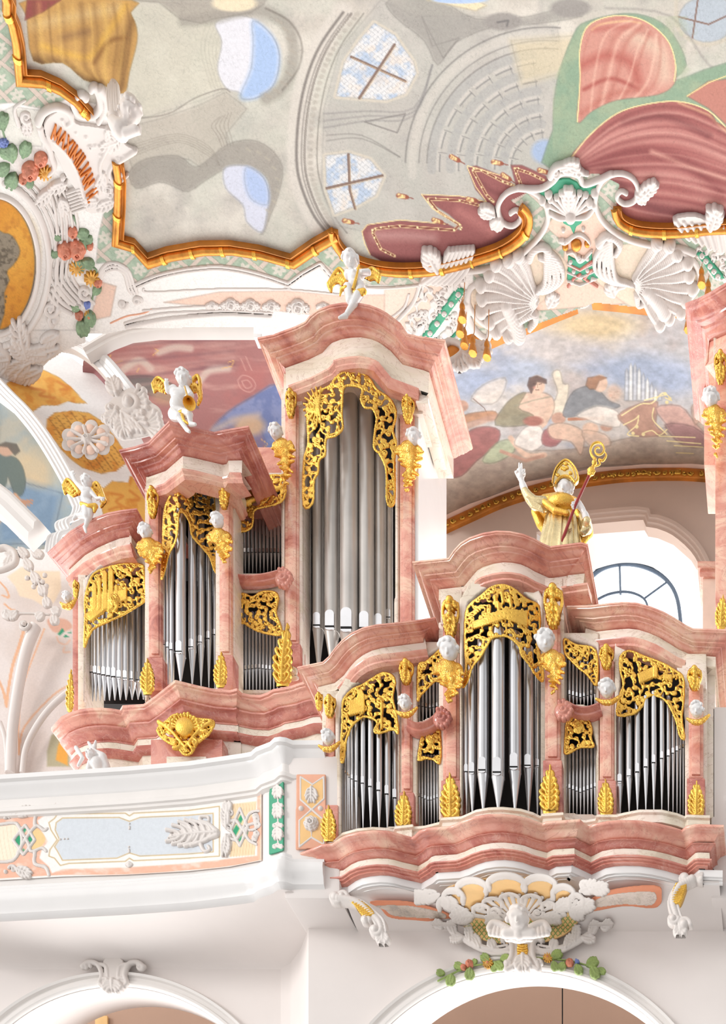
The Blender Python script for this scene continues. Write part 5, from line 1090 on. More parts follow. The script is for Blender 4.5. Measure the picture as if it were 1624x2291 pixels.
def ceiling_rows():
    return [[(x, y, cY(y)) for x in (-60, 1700)] for y in (-60, 100, 260, 420, 580, 640, 700, 760)]
us = np.arange(-90, 1710, 2.1); vs_ = np.arange(-70, 900, 2.1); U, V = np.meshgrid(us, vs_)
keep = ~inpoly(U, V, [(186, 786), (240, 745), (300, 733), (567, 731), (560, 930), (186, 930)]) & ((V < 745) | ((U < 190) & (V < np.interp(U, [0, 60, 110, 150, 190], [885, 850, 805, 780, 765])))) & ~((U > 1050) & (U < 1545) & (V > np.interp(U, [1050, 1200, 1330, 1440, 1545], [772, 712, 664, 676, 700])+12))
co = np.stack(ceil_fn(U.ravel(), V.ravel(), np.zeros(U.size)), -1); idx = np.arange(U.size).reshape(U.shape)
cell = keep[:-1, :-1]
q = np.stack([idx[:-1, :-1], idx[1:, :-1], idx[1:, 1:], idx[:-1, 1:]], -1)[cell]
me = npmesh('ceiling', co, q); setcol(me, tone(ceil_paint(U.ravel(), V.ravel()), 1.38, .8)); struct(link('ceiling', me, M['fresco'], None, ang=None))
# --- second vault fresco (angels making music), over the gallery window
def fr_paint(U, V):
    p = Paint(U, V, (.77, .755, .76)); p.ol, p.sk = .35, .55; D = d3
    p.cloud((.82, .775, .73), 90, 41, .4, .7, .7, None, (1, 1.6)); p.cloud((.66, .70, .80), 80, 42, .5, .7, .8, None, (.8, 1.5)); p.cloud((.72, .62, .58), 60, 48, .55, .8, .5)
    p.ell(940+.421*930, 660+.421*160, 95, 32, (.90, .79, .58), .9, .9)
    for (x, y, rx, ry, c_) in ((260, 470, 150, 90, (.62, .68, .80)), (1150, 400, 230, 90, (.62, .69, .82)), (1350, 450, 110, 80, (.64, .70, .82)), (760, 300, 200, 80, (.80, .76, .74)), (560, 400, 130, 60, (.66, .71, .80)), (1000, 560, 200, 60, (.76, .70, .66))): p.ell(940+.421*x, 660+.421*y, rx*.421, ry*.421, c_, .9, .8)
    low = sp2(D([(100, 1200), (130, 900), (250, 780), (500, 820), (800, 820), (1100, 760), (1400, 680), (1700, 650), (1700, 1000), (1100, 900), (600, 980)]), 3, True)
    p.poly(low, (.78, .69, .60), 20, .9); p.cloud((.70, .60, .53), 50, 43, .4, .7, .7, inpoly(U, V, low)*1.)
    sk, sk2 = (.90, .74, .63), (.82, .62, .52)
    p.poly(D([(140, 960), (150, 870), (240, 740), (330, 700), (420, 720), (400, 800), (300, 880), (220, 960)]), (.72, .42, .40), 4, .95, 3); p.poly(D([(330, 880), (400, 790), (480, 770), (500, 830), (400, 890)]), (.74, .78, .62), 5, .9, 3)
    p.line(D([(480, 760), (560, 850), (660, 850)]), 12, sk, 4, smooth=4); p.line(D([(430, 830), (560, 880), (650, 855)]), 8, sk2, 4)
    p.poly(D([(270, 560), (330, 480), (450, 440), (440, 520), (380, 580)]), (.88, .82, .76), 8, .8, 3); p.poly(D([(700, 420), (740, 400), (760, 470), (790, 480), (770, 600), (720, 660), (690, 600), (730, 520)]), (.90, .84, .74), 5, .95, 3)
    p.line(D([(280, 550), (340, 600), (370, 660)]), 1.6, (.55, .42, .36), 1); p.poly(D([(230, 640), (330, 620), (400, 620), (400, 660), (300, 665), (240, 680)]), (.80, .55, .38), 3, .9, 3)
    p.ell(940+.421*220, 660+.421*590, 15, 13, sk2, .3); p.line(D([(240, 700), (350, 660), (460, 640)]), 14, sk2, 6, .8)
    p.poly(D([(440, 620), (480, 560), (560, 520), (660, 520), (710, 560), (700, 640), (640, 690), (560, 640), (500, 640)]), sk, 4, .95, 4); p.poly(D([(400, 690), (440, 600), (500, 540), (560, 520), (520, 600), (600, 640), (560, 690)]), (.62, .58, .45), 5, .9, 3)
    p.ell(940+.421*620, 660+.421*480, 18, 22, sk, .25); p.poly(D([(570, 480), (580, 440), (620, 430), (670, 450), (670, 470), (620, 460), (600, 500), (590, 520)]), (.45, .33, .30), 3, .9); p.line(D([(690, 600), (660, 680), (590, 740)]), 12, sk, 4)
    for hx, hy in ((622, 480), (952, 472), (1028, 522), (905, 708), (735, 655)):     # painted faces
        for q in ([(hx-22, hy-8), (hx-8, hy-6)], [(hx+8, hy-6), (hx+22, hy-8)], [(hx-10, hy+24), (hx+8, hy+24)]): p.line(D(q), 2, (.45, .30, .26), 1.2, .7)
        p.line(D([(hx, hy-6), (hx+2, hy+12)]), 1.6, (.66, .46, .38), 1.2, .7); p.ell(940+.421*(hx-16), 660+.421*(hy+12), 4, 3, (.90, .58, .50), 1., .6)
    p.line(D([(500, 590), (600, 560), (690, 540)]), 3, (.62, .60, .50), 3, .7); p.poly(D([(500, 780), (560, 700), (640, 700), (660, 780), (600, 830), (530, 810)]), (.92, .88, .84), 6, .9, 3)
    p.poly(D([(650, 790), (660, 720), (740, 700), (780, 720), (720, 800)]), (.74, .42, .42), 4, .9, 3); p.ell(940+.421*600, 660+.421*670, 22, 11, (.74, .45, .38), .4); p.ell(940+.421*735, 660+.421*655, 16, 13, sk2, .3)
    p.poly(D([(680, 700), (760, 680), (860, 720), (870, 790), (850, 850), (800, 780), (700, 760)]), sk, 5, .95, 4); p.line(D([(790, 660), (900, 655), (965, 655)]), 7, (.80, .52, .38), 2); p.ell(940+.421*965, 660+.421*655, 6, 7, (.75, .48, .36), .3)
    p.ell(940+.421*905, 660+.421*710, 18, 14, sk, .3); p.ell(940+.421*990, 660+.421*700, 14, 10, sk2, .4); p.poly(D([(860, 720), (980, 740), (1010, 800), (900, 800)]), sk, 8, .8, 3)
    p.poly(D([(760, 640), (800, 530), (860, 490), (930, 490), (1000, 560), (1060, 590), (960, 620), (840, 640)]), (.55, .56, .58), 4, .95, 4); p.poly(D([(830, 640), (900, 600), (960, 590), (1050, 620), (1060, 700), (960, 690), (880, 660)]), (.92, .87, .82), 6, .9, 3)
    p.ell(940+.421*955, 660+.421*470, 17, 19, sk, .25); p.poly(D([(880, 480), (890, 440), (950, 430), (990, 440), (950, 455), (930, 500), (900, 500)]), (.72, .50, .36), 3, .9); p.ell(940+.421*1030, 660+.421*520, 16, 18, sk, .6, .7)
    for k in range(9):   # painted pipes
        x = 1085+k*22; y0 = 350+abs(k-1.5)*26; p.poly(D([(x, 560), (x+4, y0+20), (x+12, y0), (x+20, y0+24), (x+22, 560)]), (.90, .90, .89) if k % 2 else (.80, .81, .84), 1.5, .9)
    p.poly(D([(1050, 640), (1160, 580), (1260, 570), (1250, 690), (1300, 740), (1150, 750), (1100, 700)]), (.78, .56, .46), 6, .9, 3); p.poly(D([(1250, 600), (1380, 590), (1460, 680), (1540, 780), (1400, 780), (1320, 700)]), (.86, .66, .60), 6, .95, 3); p.poly(D([(1300, 690), (1450, 700), (1540, 790), (1400, 800)]), (.66, .46, .46), 8, .8, 3)
    go = (.96, .87, .60)
    for q in ([(1070, 640), (1170, 580), (1230, 575), (1290, 520), (1335, 560), (1300, 545)], [(1160, 640), (1150, 690), (1100, 740), (1160, 750)], [(1080, 690), (1140, 660), (1160, 640)], [(1240, 600), (1235, 660), (1290, 720), (1310, 740)], [(1180, 735), (1230, 720), (1270, 745), (1310, 715)], [(1270, 750), (1460, 757)], [(1310, 775), (1490, 790)], [(1350, 800), (1500, 808)], [(1360, 838), (1450, 842)], [(1190, 560), (1300, 530)]): p.line(D(q), 2.6, go, 1.2, smooth=4)
    for x, y in D([(1300, 525), (1325, 550), (1310, 570), (1150, 700), (1130, 735), (1185, 740)]): p.ell(x, y, 4, 4, go, .4)
    p.poly(D([(1440, 600), (1470, 580), (1510, 620), (1460, 690)]), sk2, 6, .7, 3)
    return p.c
rows = []
for k in range(9):
    t = k/8; Y = 23.9+4.0*t
    ft = [(990, 840-0), (1050, 790), (1200, 730), (1330, 668), (1440, 680), (1545, 700), (1640, 712)]; bk_ = [(985, 1165), (1050, 1135), (1180, 1085), (1330, 1055), (1440, 1046), (1545, 1045), (1640, 1052)]
    te = t+.13*math.sin(math.pi*t)
    rows.append([(a[0]*(1-te)+b[0]*te, a[1]*(1-te)+b[1]*te, Y) for a, b in zip(ft, bk_)])
def fr2(U, V):
    c = fr_paint(U, V); n = vnoise(U/12, V/8, 77); n2 = vnoise(U/34, V/20, 78); return np.clip(tone(c, 1.12, .72)*(1+(n-.5)[:, None]*.24+(n2-.5)[:, None]*.10), 0, 1)
o = grid('ceiling_vault', rows, 420, 240, M['paint'], None, fr2); struct(o)
# gilded band along the rear arch and the beige lunette below
arcp = [(985, 1166), (1050, 1136), (1110, 1109), (1180, 1086), (1250, 1068), (1330, 1055), (1390, 1048), (1440, 1045), (1500, 1044), (1545, 1045), (1640, 1052)]
aw = [P(x, y, 27.85) for x, y in sp2(arcp, 4)]
struct(sweep('trim_3', aw, [(-.1, .04), (.06, .04), (.10, .01), (.10, -.02), (.02, -.05), (-.1, -.05)], M['peach'], None))
gb = tag(sweep('gilded_band', aw, [(-.1, -.05), (.03, -.05), (.05, -.08), (.05, -.22), (.03, -.25), (-.1, -.25)], M['orange'], None), 'curved amber band with gold scrolls along the lower edge of the angel fresco', 'moulding')
r = Rel(990, 1030, 1640, 1185, 1.6); cl = sp2([(x, y+13) for x, y in arcp], 8)
for i in range(0, len(cl)-1, 2):
    x, y = cl[i]; r.spiral(x, y, 5.5, i, 1, 1 if i % 4 else -1, 1.7, 1.1); r.dot(x+6, y, 1.8)
r.split('gold_scroll', M['gold'], front(27.78), gb)
struct(prism('wall_lunette', [(900, 1260), (985, 1180)]+[(x, y+20) for x, y in arcp[1:]]+[(1760, 1070), (1760, 1500), (1590, 1500), (1585, 1330), (1570, 1280), (1545, 1240), (1505, 1205), (1470, 1190), (1448, 1186), (1440, 1172), (1330, 1180), (1200, 1190), (1200, 1500), (900, 1500)], 27.9, .15, M['beige']))
wm = sp2([(1280, 1186), (1330, 1180), (1405, 1173), (1440, 1171)], 2)+[(1446, 1186)]+sp2([(1470, 1190), (1505, 1205), (1545, 1240), (1568, 1280), (1582, 1330), (1588, 1400)], 3)
ww = [P(x, y, 27.88) for x, y in wm]
V_ = []; 
def vsweep(name, pts, prof, mat, parent=None):   # moulding in a vertical plane facing the nave: prof = (outwards in plane, towards nave)
    V = []; k = len(prof); n = len(pts)
    for i in range(n):
        t = (pts[min(i+1, n-1)]-pts[max(0, i-1)]).normalized(); nn = Vector((-t.z, 0, t.x)); 
        for a, b in prof: V.append(pts[i]+nn*a+Vector((0, -b, 0)))
    me = mesh(name, V, [(i*k+j, (i+1)*k+j, (i+1)*k+j+1, i*k+j+1) for i in range(n-1) for j in range(k-1)]); fixn(me); return link(name, me, mat, parent)
struct(vsweep('trim_4', ww, [(0, -.05), (0, .08), (.05, .08), (.07, .13), (.12, .13), (.14, .17), (.21, .17), (.22, -.05)], M['beige']))
# deep white window reveal and the arched glazing
wn = thing('window_1', 'arched gallery window', 'window', P(1440, 1400, 28.6)); del wn['label'], wn['category']; wn['kind'] = 'structure'
loftA = [P(x, y, 27.95) for x, y in [(1200, 1500), (1200, 1190)]+wm]
gA = [(1200, 1500), (1240, 1340)]+sp2([(1290, 1290), (1330, 1266), (1385, 1252), (1440, 1256), (1490, 1280), (1525, 1320), (1545, 1370), (1552, 1420)], 4)
pa = [P(x, y, 28.9) for x, y in gA]
def resamp(pts, n):
    s = [0]
    for i in range(1, len(pts)): s.append(s[-1]+(pts[i]-pts[i-1]).length)
    out = []
    for k in range(n):
        q = s[-1]*k/(n-1); i = max(j for j in range(len(s)) if s[j] <= q+1e-9); i = min(i, len(pts)-2); f_ = (q-s[i])/max(1e-9, s[i+1]-s[i]); out.append(pts[i].lerp(pts[i+1], min(1, f_)))
    return out
struct(loft('wall_reveal', resamp(loftA, 60), resamp(pa, 60), M['white']))
struct(loft('wall_reveal_inner', resamp([P(x, y, 28.9) for x, y in [(1335, 1420)]+gA[2:]], 50), resamp([P(x, y, 29.5) for x, y in [(1345, 1420)]+[(x+4, y+10) for x, y in gA[2:]]], 50), M['white']))
fr = [P(x, y, 29.4) for x, y in sp2([(1296, 1420), (1300, 1330), (1335, 1280), (1385, 1262), (1440, 1268), (1488, 1295), (1515, 1340), (1525, 1420)], 5)]
tube('window_frame', fr, .045, M['lead'], wn); tube('glazing_bar', [P(1386, 1262, 29.4), P(1388, 1330, 29.4)], .025, M['lead'], wn)
tube('glazing_bar', [P(x, y, 29.4) for x, y in sp2([(1330, 1345), (1360, 1330), (1395, 1324), (1425, 1330), (1445, 1346), (1452, 1380)], 5)], .025, M['lead'], wn); tube('glazing_bar', [P(1440, 1340, 29.4), P(1495, 1300, 29.4)], .02, M['lead'], wn)
n_ = len(fr); link('pane', mesh('pane', fr, [tuple(range(n_))]), M['glass'], wn, smooth=False)
# narrow pier and entablature beside the window
struct(box('wall_window_pier', 1572, 1606, 1265, 1600, 26.0, .8, M['peach'])); struct(box('trim_5', 1560, 1606, 1255, 1270, 25.9, .9, M['pink'])); struct(box('trim_6', 1565, 1606, 1270, 1290, 25.95, .85, M['pink']))
# --- red cloud fresco behind the large organ
def red_paint(U, V):
    p = Paint(U, V, (.72, .50, .49)); p.ol, p.sk = .35, .55; D = c1
    p.cloud((.60, .42, .44), 60, 51, .4, .7, .8, None, (.6, 2.2)); p.cloud((.82, .64, .60), 50, 52, .5, .75, .9, None, (.5, 2.6)); p.cloud((.78, .48, .46), 70, 53, .45, .7, .6)
    p.poly(D([(600, 330), (760, 320), (900, 380), (1000, 480), (780, 420), (640, 380)]), (.42, .44, .42), 8, .7, 3)
    for (q, w_) in (([(580, 160), (680, 140), (760, 130)], 14), ([(800, 200), (880, 175), (960, 180)], 15), ([(620, 290), (700, 240), (760, 280)], 15), ([(1010, 340), (1060, 290), (1150, 280)], 15)): p.line(D(q), w_, (.86, .79, .74), 8, .85, smooth=4)
    for k in range(7): p.line(D([(560, 120+k*45), (800, 110+k*40), (1180, 90+k*34)]), 5, (.52, .36, .40) if k % 2 else (.84, .68, .64), 7, .4, smooth=4)
    p.poly(D([(1060, 600), (1150, 500), (1280, 420), (1400, 360), (1500, 480), (1500, 800), (1380, 780), (1300, 560), (1150, 580)]), (.56, .61, .78), 8, .95, 3); p.cloud((.44, .50, .70), 20, 54, .45, .6, .6, inpoly(U, V, D([(1060, 600), (1150, 500), (1280, 420), (1400, 360), (1500, 480), (1500, 800), (1380, 780)]))*1.)
    p.ell(700*0+.4433*1260, 700+.4433*570, 34, 22, (.86, .72, .58), .6, .9); p.line(D([(1080, 590), (1180, 540), (1300, 520)]), 14, (.85, .74, .66), 14, .7)
    for q in ([(1200, 340), (1225, 315), (1270, 330), (1290, 370), (1260, 400), (1215, 380), (1200, 340)], [(1220, 345), (1250, 340), (1270, 370), (1240, 380), (1220, 345)], [(1215, 230), (1240, 290)], [(1240, 220), (1270, 290)]): p.line(D(q), 2.4, (.85, .66, .62), 2, .8, smooth=3)
    for q in ([(520, 260), (560, 210), (540, 260), (620, 240)], [(770, 215), (800, 190), (780, 180)], [(690, 300), (700, 280)], [(1150, 250), (1180, 240), (1170, 270), (1120, 280)], [(460, 190), (520, 175)], [(1320, 640), (1350, 660), (1330, 690)]): p.line(D(q), 1.8, (.94, .76, .48), 1.2, .9)
    p.ell(.4433*840, 700+.4433*420, 34, 20, (.80, .64, .52), .7, .7)
    return p.c
rows = [[(188, 792, 24.2), (200, 780, 24.2), (240, 748, 24.0), (300, 732, 23.9), (567, 731, 23.9), (600, 760, 24.0)],
        [(190, 850, 24.6), (260, 850, 24.6), (330, 835, 24.6), (420, 830, 24.6), (590, 830, 24.6), (680, 850, 24.6)],
        [(250, 930, 25.4), (340, 930, 25.4), (400, 930, 25.4), (480, 930, 25.4), (620, 930, 25.4), (700, 950, 25.4)],
        [(300, 1060, 26.4), (380, 1080, 26.4), (440, 1090, 26.4), (520, 1100, 26.4), (640, 1120, 26.4), (720, 1140, 26.4)]]
struct(grid('ceiling_vault_left', rows, 210, 150, M['paint'], None, lambda a, b: tone(red_paint(a, b), 1.15, .9)))
# --- white transverse arch with amber panels
def arch_paint(U, V):
    p = Paint(U, V, (.95, .94, .935)); D = d4; am = (.92, .70, .34)
    for q in ([(20, 1000), (200, 845), (330, 880), (430, 930), (520, 1000), (600, 1090), (635, 1120), (560, 1120), (500, 1105), (420, 1135), (310, 1135), (240, 1180), (190, 1130), (100, 1060)], [(345, 1235), (400, 1190), (530, 1175), (650, 1190), (760, 1260), (850, 1380), (910, 1470), (920, 1560), (850, 1615), (740, 1635), (600, 1590), (520, 1530), (450, 1460), (340, 1310)], [(680, 1710), (760, 1740), (820, 1690), (940, 1700), (950, 1660), (1000, 1640), (1100, 1800), (1110, 2050), (760, 1960), (740, 1860)]):
        qq = D(q); m = inpoly(U, V, qq); p.poly(qq, am, 1.5); p.line(qq, 1.6, (.80, .68, .52), closed=True); p.cloud((.86, .56, .22), 16, 61, .5, .7, .8, m*1.)
    m = inpoly(U, V, D([(345, 1235), (530, 1175), (760, 1260), (920, 1560), (740, 1635), (450, 1460)]))
    for s_, o_ in ((1, 0), (-.45, 5)): gx = (U+s_*V*1.6+o_)/20.; f_ = np.abs(gx-np.round(gx)); p.mix(np.where(m, np.clip((.10-f_)/.05, 0, 1)*.55, 0), (.62, .42, .20))
    for q in ([(90, 960), (240, 930), (200, 960)], [(230, 1010), (330, 1030), (290, 1060), (400, 1080)], [(420, 960), (500, 1010), (440, 1020)], [(820, 1780), (900, 1800), (850, 1840), (950, 1900)], [(950, 1760), (1020, 1820), (960, 1830)], [(800, 1900), (880, 1880), (900, 1940)]): p.line(D(q), 6, (.84, .50, .20), 4, .7, smooth=4)
    return p.c
Ain = [(-60, 820), (0, 885), (40, 925), (80, 975), (115, 1030), (145, 1085), (165, 1130), (170, 1160), (150, 1185), (140, 1215)]
Aout = [(60, 795), (110, 790), (160, 800), (215, 840), (262, 890), (300, 945), (330, 1010), (350, 1080), (362, 1160), (366, 1260)]
rows = [[(x, y, 23.6+.0009*(y-800)) for x, y in Ain], [(a[0]*.5+b[0]*.5, a[1]*.5+b[1]*.5, 24.2) for a, b in zip(Ain, Aout)], [(x, y, 24.5) for x, y in Aout]]
struct(grid('ceiling_arch', rows, 170, 110, M['paint'], None, arch_paint))
def edge(name, pts, Y, w, mat='gloss', kind='structure', n=3, gap=.1):
    P_ = [P(x, y, Y) for x, y in sp2(pts, 5)]
    vs, fs = merge([tube('', [p+Vector((0, 0, 0)) for p in [P(x+k*gap*100*.9, y-k*gap*100*.35, Y-.02*k) for x, y in sp2(pts, 5)]], w*(1-.15*(k % 2)), None, link_=False) for k in range(n)])
    return struct(link(name, mesh(name, vs, fs), M[mat], None))
edge('trim_7', Ain[:7]+[(168, 1140), (160, 1160), (132, 1172), (128, 1182), (133, 1196), (112, 1205), (105, 1240)], 23.4, .045, n=4, gap=.085)
edge('trim_8', [(100, 770), (150, 775), (185, 790), (225, 822), (262, 866), (300, 915), (330, 960)], 24.0, .09, n=3, gap=.11)
rr_ = Rel(130, 940, 262, 1030, 1.3); (x, y) = 196, 984
for k in range(9):
    a = 2*math.pi*k/9; q = (x+46*math.cos(a), y+31*math.sin(a)); rr_.dot(*q, 14, 4); 
ro = tag(rr_.build('stucco_rosette', M['stucco'], front(23.75)), 'oval white and pink stucco rosette on the diagonal amber panel of the white arch', 'rosette')
rr_ = Rel(130, 940, 262, 1030, 1.2)
for k in range(9): a = 2*math.pi*k/9; rr_.dot(x+38*math.cos(a), y+24*math.sin(a), 10, 7)
rr_.build('pink_petals', M['peach'], front(23.72), ro)
rr_ = Rel(130, 940, 262, 1030, 1.1)
for k in range(9):
    a = 2*math.pi*(k+.5)/9; rr_.stroke([(x+12*math.cos(a), y+8*math.sin(a)), (x+44*math.cos(a), y+29*math.sin(a))], 3, 4, 1.5, smooth=False)
rr_.rose(x, y, 13, 2, 7, 3); rr_.build('white_petals', M['stucco'], front(23.69), ro)
# fresco at the far left
def blue_paint(U, V):
    p = Paint(U, V, (.64, .70, .72)); p.ol, p.sk = .35, .55; D = d4
    p.cloud((.78, .74, .66), 40, 71, .4, .7, .8); p.ell(70, 1060, 55, 60, (.88, .78, .62), .9, .8); p.poly(D([(-50, 1800), (180, 1700), (460, 1780), (380, 2150), (0, 2150)]), (.50, .62, .74), 25, .95); p.cloud((.60, .70, .80), 25, 72, .45, .7, .5, (V > 1080)*1.)
    p.poly(D([(-40, 1520), (90, 1510), (150, 1560), (180, 1640), (185, 1720), (160, 1790), (110, 1790), (60, 1660), (40, 1720), (-40, 1820)]), (.44, .50, .48), 3, .95, 3); p.ell(14, 1006, 17, 15, (.84, .68, .58), .25); p.poly(D([(-40, 1440), (40, 1405), (120, 1420), (145, 1470), (110, 1500), (60, 1440), (-10, 1430)]), (.45, .42, .38), 3, .9)
    p.line(D([(110, 1790), (150, 1840), (170, 1850)]), 9, (.84, .66, .54), 3)
    for e in ((240, 1830), (235, 1850), (215, 1865), (190, 1870)): p.line(D([(160, 1835), e]), 4, (.80, .60, .48), 2)
    p.ell(-2, 1120+20, 9, 30, (.84, .70, .60), .4)
    return p.c
struct(grid('wall_fresco', [[(x, y, 24.6) for x, y in ((-120, 870), (0, 900), (110, 985), (170, 1100))], [(x, y, 25.2) for x, y in ((-120, 1000), (0, 1010), (120, 1080), (180, 1150))], [(x, y, 25.6) for x, y in ((-120, 1240), (20, 1240), (120, 1240), (190, 1240))]], 120, 130, M['paint'], None, lambda a, b: tone(blue_paint(a, b), 1.15, .85)))
sw = [P(-60, 1085, 23.2), P(0, 1130, 23.2), P(62, 1192, 23.2)]
struct(sweep('trim_9', sw, [(-.3, .35), (0, .3), (.05, .25), (.05, .2), (-.02, .12), (.0, .02), (-.1, -.08), (-.3, -.1)], M['white'], None))
# left wall below with ribs and salmon lines
def lw_paint(U, V):
    p = Paint(U, V, (.865, .815, .79)); D = d5; p.cloud((.90, .86, .845), 60, 81, .4, .7, .8)
    p.mix(np.clip((1330-V)/60, 0, 1)*np.clip(V*0+1, 0, 1), (.95, .94, .935)); o_ = (.90, .70, .56)  # upper wall painted white for the glare of unseen windows
    p.poly(D([(65, 450), (200, 360), (300, 400), (550, 400), (560, 560), (500, 680), (430, 740), (300, 660), (180, 630), (140, 540)]), (.95, .87, .77), 2)
    for q, w_ in (([(225, 920), (170, 1100), (120, 1250), (90, 1400), (65, 1560), (60, 1640)], 7), ([(-20, 1380), (30, 1500), (60, 1640)], 6), ([(405, 930), (330, 1120), (260, 1300), (200, 1500), (175, 1700), (170, 2060)], 3.5), ([(640, 1440), (520, 1510), (400, 1620), (280, 1750), (200, 1880), (172, 2080)], 4), ([(0, 500), (60, 570), (80, 640), (20, 620)], 4), ([(40, 700), (100, 750), (140, 760)], 4)): p.line(D(q), w_, o_, 1.2, smooth=4)
    p.poly(D([(430, 850), (520, 830), (620, 850), (660, 920), (560, 960), (480, 950)]), (.86, .68, .60), 2, 1, 3)
    for q in ([(525, 980), (570, 920), (590, 950), (550, 990)], [(580, 1000), (600, 980), (630, 1000), (600, 1010)], [(620, 965), (650, 955), (655, 970)]): p.poly(D(q), (.2, .6, .45), 1)
    for q in ([(520, 1000), (540, 1050), (600, 1070), (640, 1030)], [(590, 1100), (580, 1140), (640, 1140)]): p.line(D(q), 4, (.90, .76, .68), 2, smooth=4)
    p.line(D([(640, 1500), (460, 1620), (330, 1800), (240, 2000), (210, 2200)]), 3, (.82, .77, .75), 3, smooth=4)
    p.poly(D([(430, 2190), (430, 2050), (470, 1900), (560, 1850), (640, 1850), (640, 2190)]), (.72, .68, .56), 2); p.poly(D([(510, 2130), (530, 2000), (560, 1930), (620, 1950), (620, 2180)]), (.93, .66, .28), 2)
    return p.c
struct(grid('wall_back_left', [[(-160, 1195, 25.6), (80, 1195, 25.6), (220, 1195, 25.6)], [(-160, 1480, 25.4), (80, 1480, 25.4), (220, 1480, 25.4)], [(-160, 1780, 25.2), (80, 1780, 25.2), (220, 1780, 25.2)]], 150, 230, M['paint'], None, lw_paint))
struct(prism('wall_back', [(-300, 1100), (1250, 1100), (1250, 1900), (-300, 1900)], 30, .1, M['white']))
for k, (q, w_) in enumerate((([(330, 900), (250, 1100), (190, 1350), (140, 1650), (110, 1900), (95, 2250)], .09), ([(720, 1440), (560, 1560), (420, 1700), (300, 1880), (230, 2050), (205, 2250)], .05), ([(0, 1780), (40, 1900), (60, 2050), (65, 2250)], .04))):
    struct(tube('trim_%d' % (10+k), [P(x, y, 25.1) for x, y in sp2(d5(q), 5)], w_, M['wall'], None))
# ---------------------------------------------------------------- ceiling frame and stucco
def cpt(u, v, drop=0.): 
    Y = ZC*F/(VY-v); return Vector(((u-VX)*Y/F, Y, CZ+ZC-drop))
def frame(pts, label, n_sm=0):
    w = [cpt(x, y) for x, y in (sp2(pts, n_sm) if n_sm else pts)]
    t = thing('ceiling_ornament', label, 'ceiling border', w[len(w)//2])
    sweep('amber_cove', w, [(-.09, .02), (-.09, -.05), (-.07, -.06), (-.05, -.035), (.0, -.05), (.03, -.09), (.04, -.09), (.04, .02)], M['orange'], t, up='z')
    hr = [(-.0+.055+.055*math.cos(a)-.11*0, -.07-.055*math.sin(a)) for a in [math.pi*i/8 for i in range(9)]]
    sweep('gilded_roll', [p+Vector((0, 0, 0)) for p in w], [(x-.13, y+.02) for x, y in hr], M['oldgold'], t, up='z')
    acc = .3; k = 0
    for i in range(len(w)-1):
        l = (w[i+1]-w[i]).length
        while acc < l:
            a = w[i].lerp(w[i+1], max(0, acc/l-.03/l)); b = w[i].lerp(w[i+1], min(1, acc/l+.03/l)); acc += .52
            if (b-a).length > .02: sweep('clasp', [a, b], [(x*1.18-.14, y*1.15+.02) for x, y in hr], M['gold'], t, up='z')
        acc -= l
    return t
frame(d1([(35, -60), (62, 0), (60, 50), (85, 110), (105, 200), (118, 345)])+d1([(200, 350), (290, 390), (370, 450), (440, 530)]), 'amber and gold moulded frame beside the painted yellow curtain, top left')
frame(d1([(578, 770), (590, 850), (588, 960), (578, 1132)])+d1([(640, 1150), (705, 1222)])+d1([(800, 1190), (960, 1162), (1100, 1160), (1240, 1182), (1392, 1225)])+d1([(1500, 1150), (1596, 1096)]), 'amber and gold zigzag frame along the lower edge of the grey dome painting')
frame(d2([(182, 845), (190, 880), (230, 930), (300, 962), (400, 978), (520, 975), (620, 955), (700, 932), (780, 905), (840, 870), (875, 830), (880, 790), (860, 765)]), 'amber and gold rounded frame under the tasselled red cloth', 3)
frame(d2([(1228, 760), (1240, 795), (1290, 822), (1380, 832), (1470, 830), (1560, 820), (1700, 815)]), 'amber and gold frame under the large red drapery, right', 3)
def ceilrel(x0, y0, x1, y1, c=1.5): return Rel(x0, y0, x1, y1, c)
# --- left name cartouche
ct = thing('name_cartouche', 'white stucco cartouche with amber lettering and a cherub head, upper left', 'cartouche', cpt(200, 420, .3))
R = ceilrel(-30, 150, 330, 520, 1.5)
body = e5([(120, 560), (260, 420), (420, 380), (560, 560), (760, 600), (1000, 640), (1120, 700), (1250, 860), (1380, 930), (1400, 1010), (1180, 1120), (1060, 1180), (1020, 1340), (1100, 1420), (1110, 1600), (900, 1800), (700, 1790), (560, 1500), (420, 1300), (330, 1100), (160, 800)])
R.fill(sp2(body, 3, True), 6)
R.stroke(e5([(40, 560), (120, 420), (300, 350), (460, 420), (500, 540), (420, 600), (370, 520)]), 9, 5, 4); R.stroke(e5([(520, 260), (580, 400), (700, 460), (820, 450), (900, 340), (880, 180), (820, 60), (780, 110)]), 9, 7, 5)
R.stroke(e5([(700, 220), (640, 170), (560, 220), (540, 320), (600, 400)]), 8, 5, 5); R.stroke(e5([(900, 100), (980, 230), (960, 400), (880, 560)]), 9, 6, 4)
R.stroke(e5([(60, 640), (90, 760), (180, 900), (220, 1060), (260, 1200), (180, 1300)]), 8, 5, 3); R.stroke(e5([(250, 820), (400, 960), (520, 1120), (600, 1320), (660, 1560), (740, 1780)]), 4, 4, 4.5)
R.stroke(e5([(1010, 900), (960, 1000), (900, 1150), (920, 1300), (980, 1420)]), 5, 5, 5); R.stroke(e5([(1380, 960), (1200, 1080), (1080, 1150), (1030, 1260), (1080, 1360), (1180, 1380), (1280, 1300)]), 7, 4, 4)
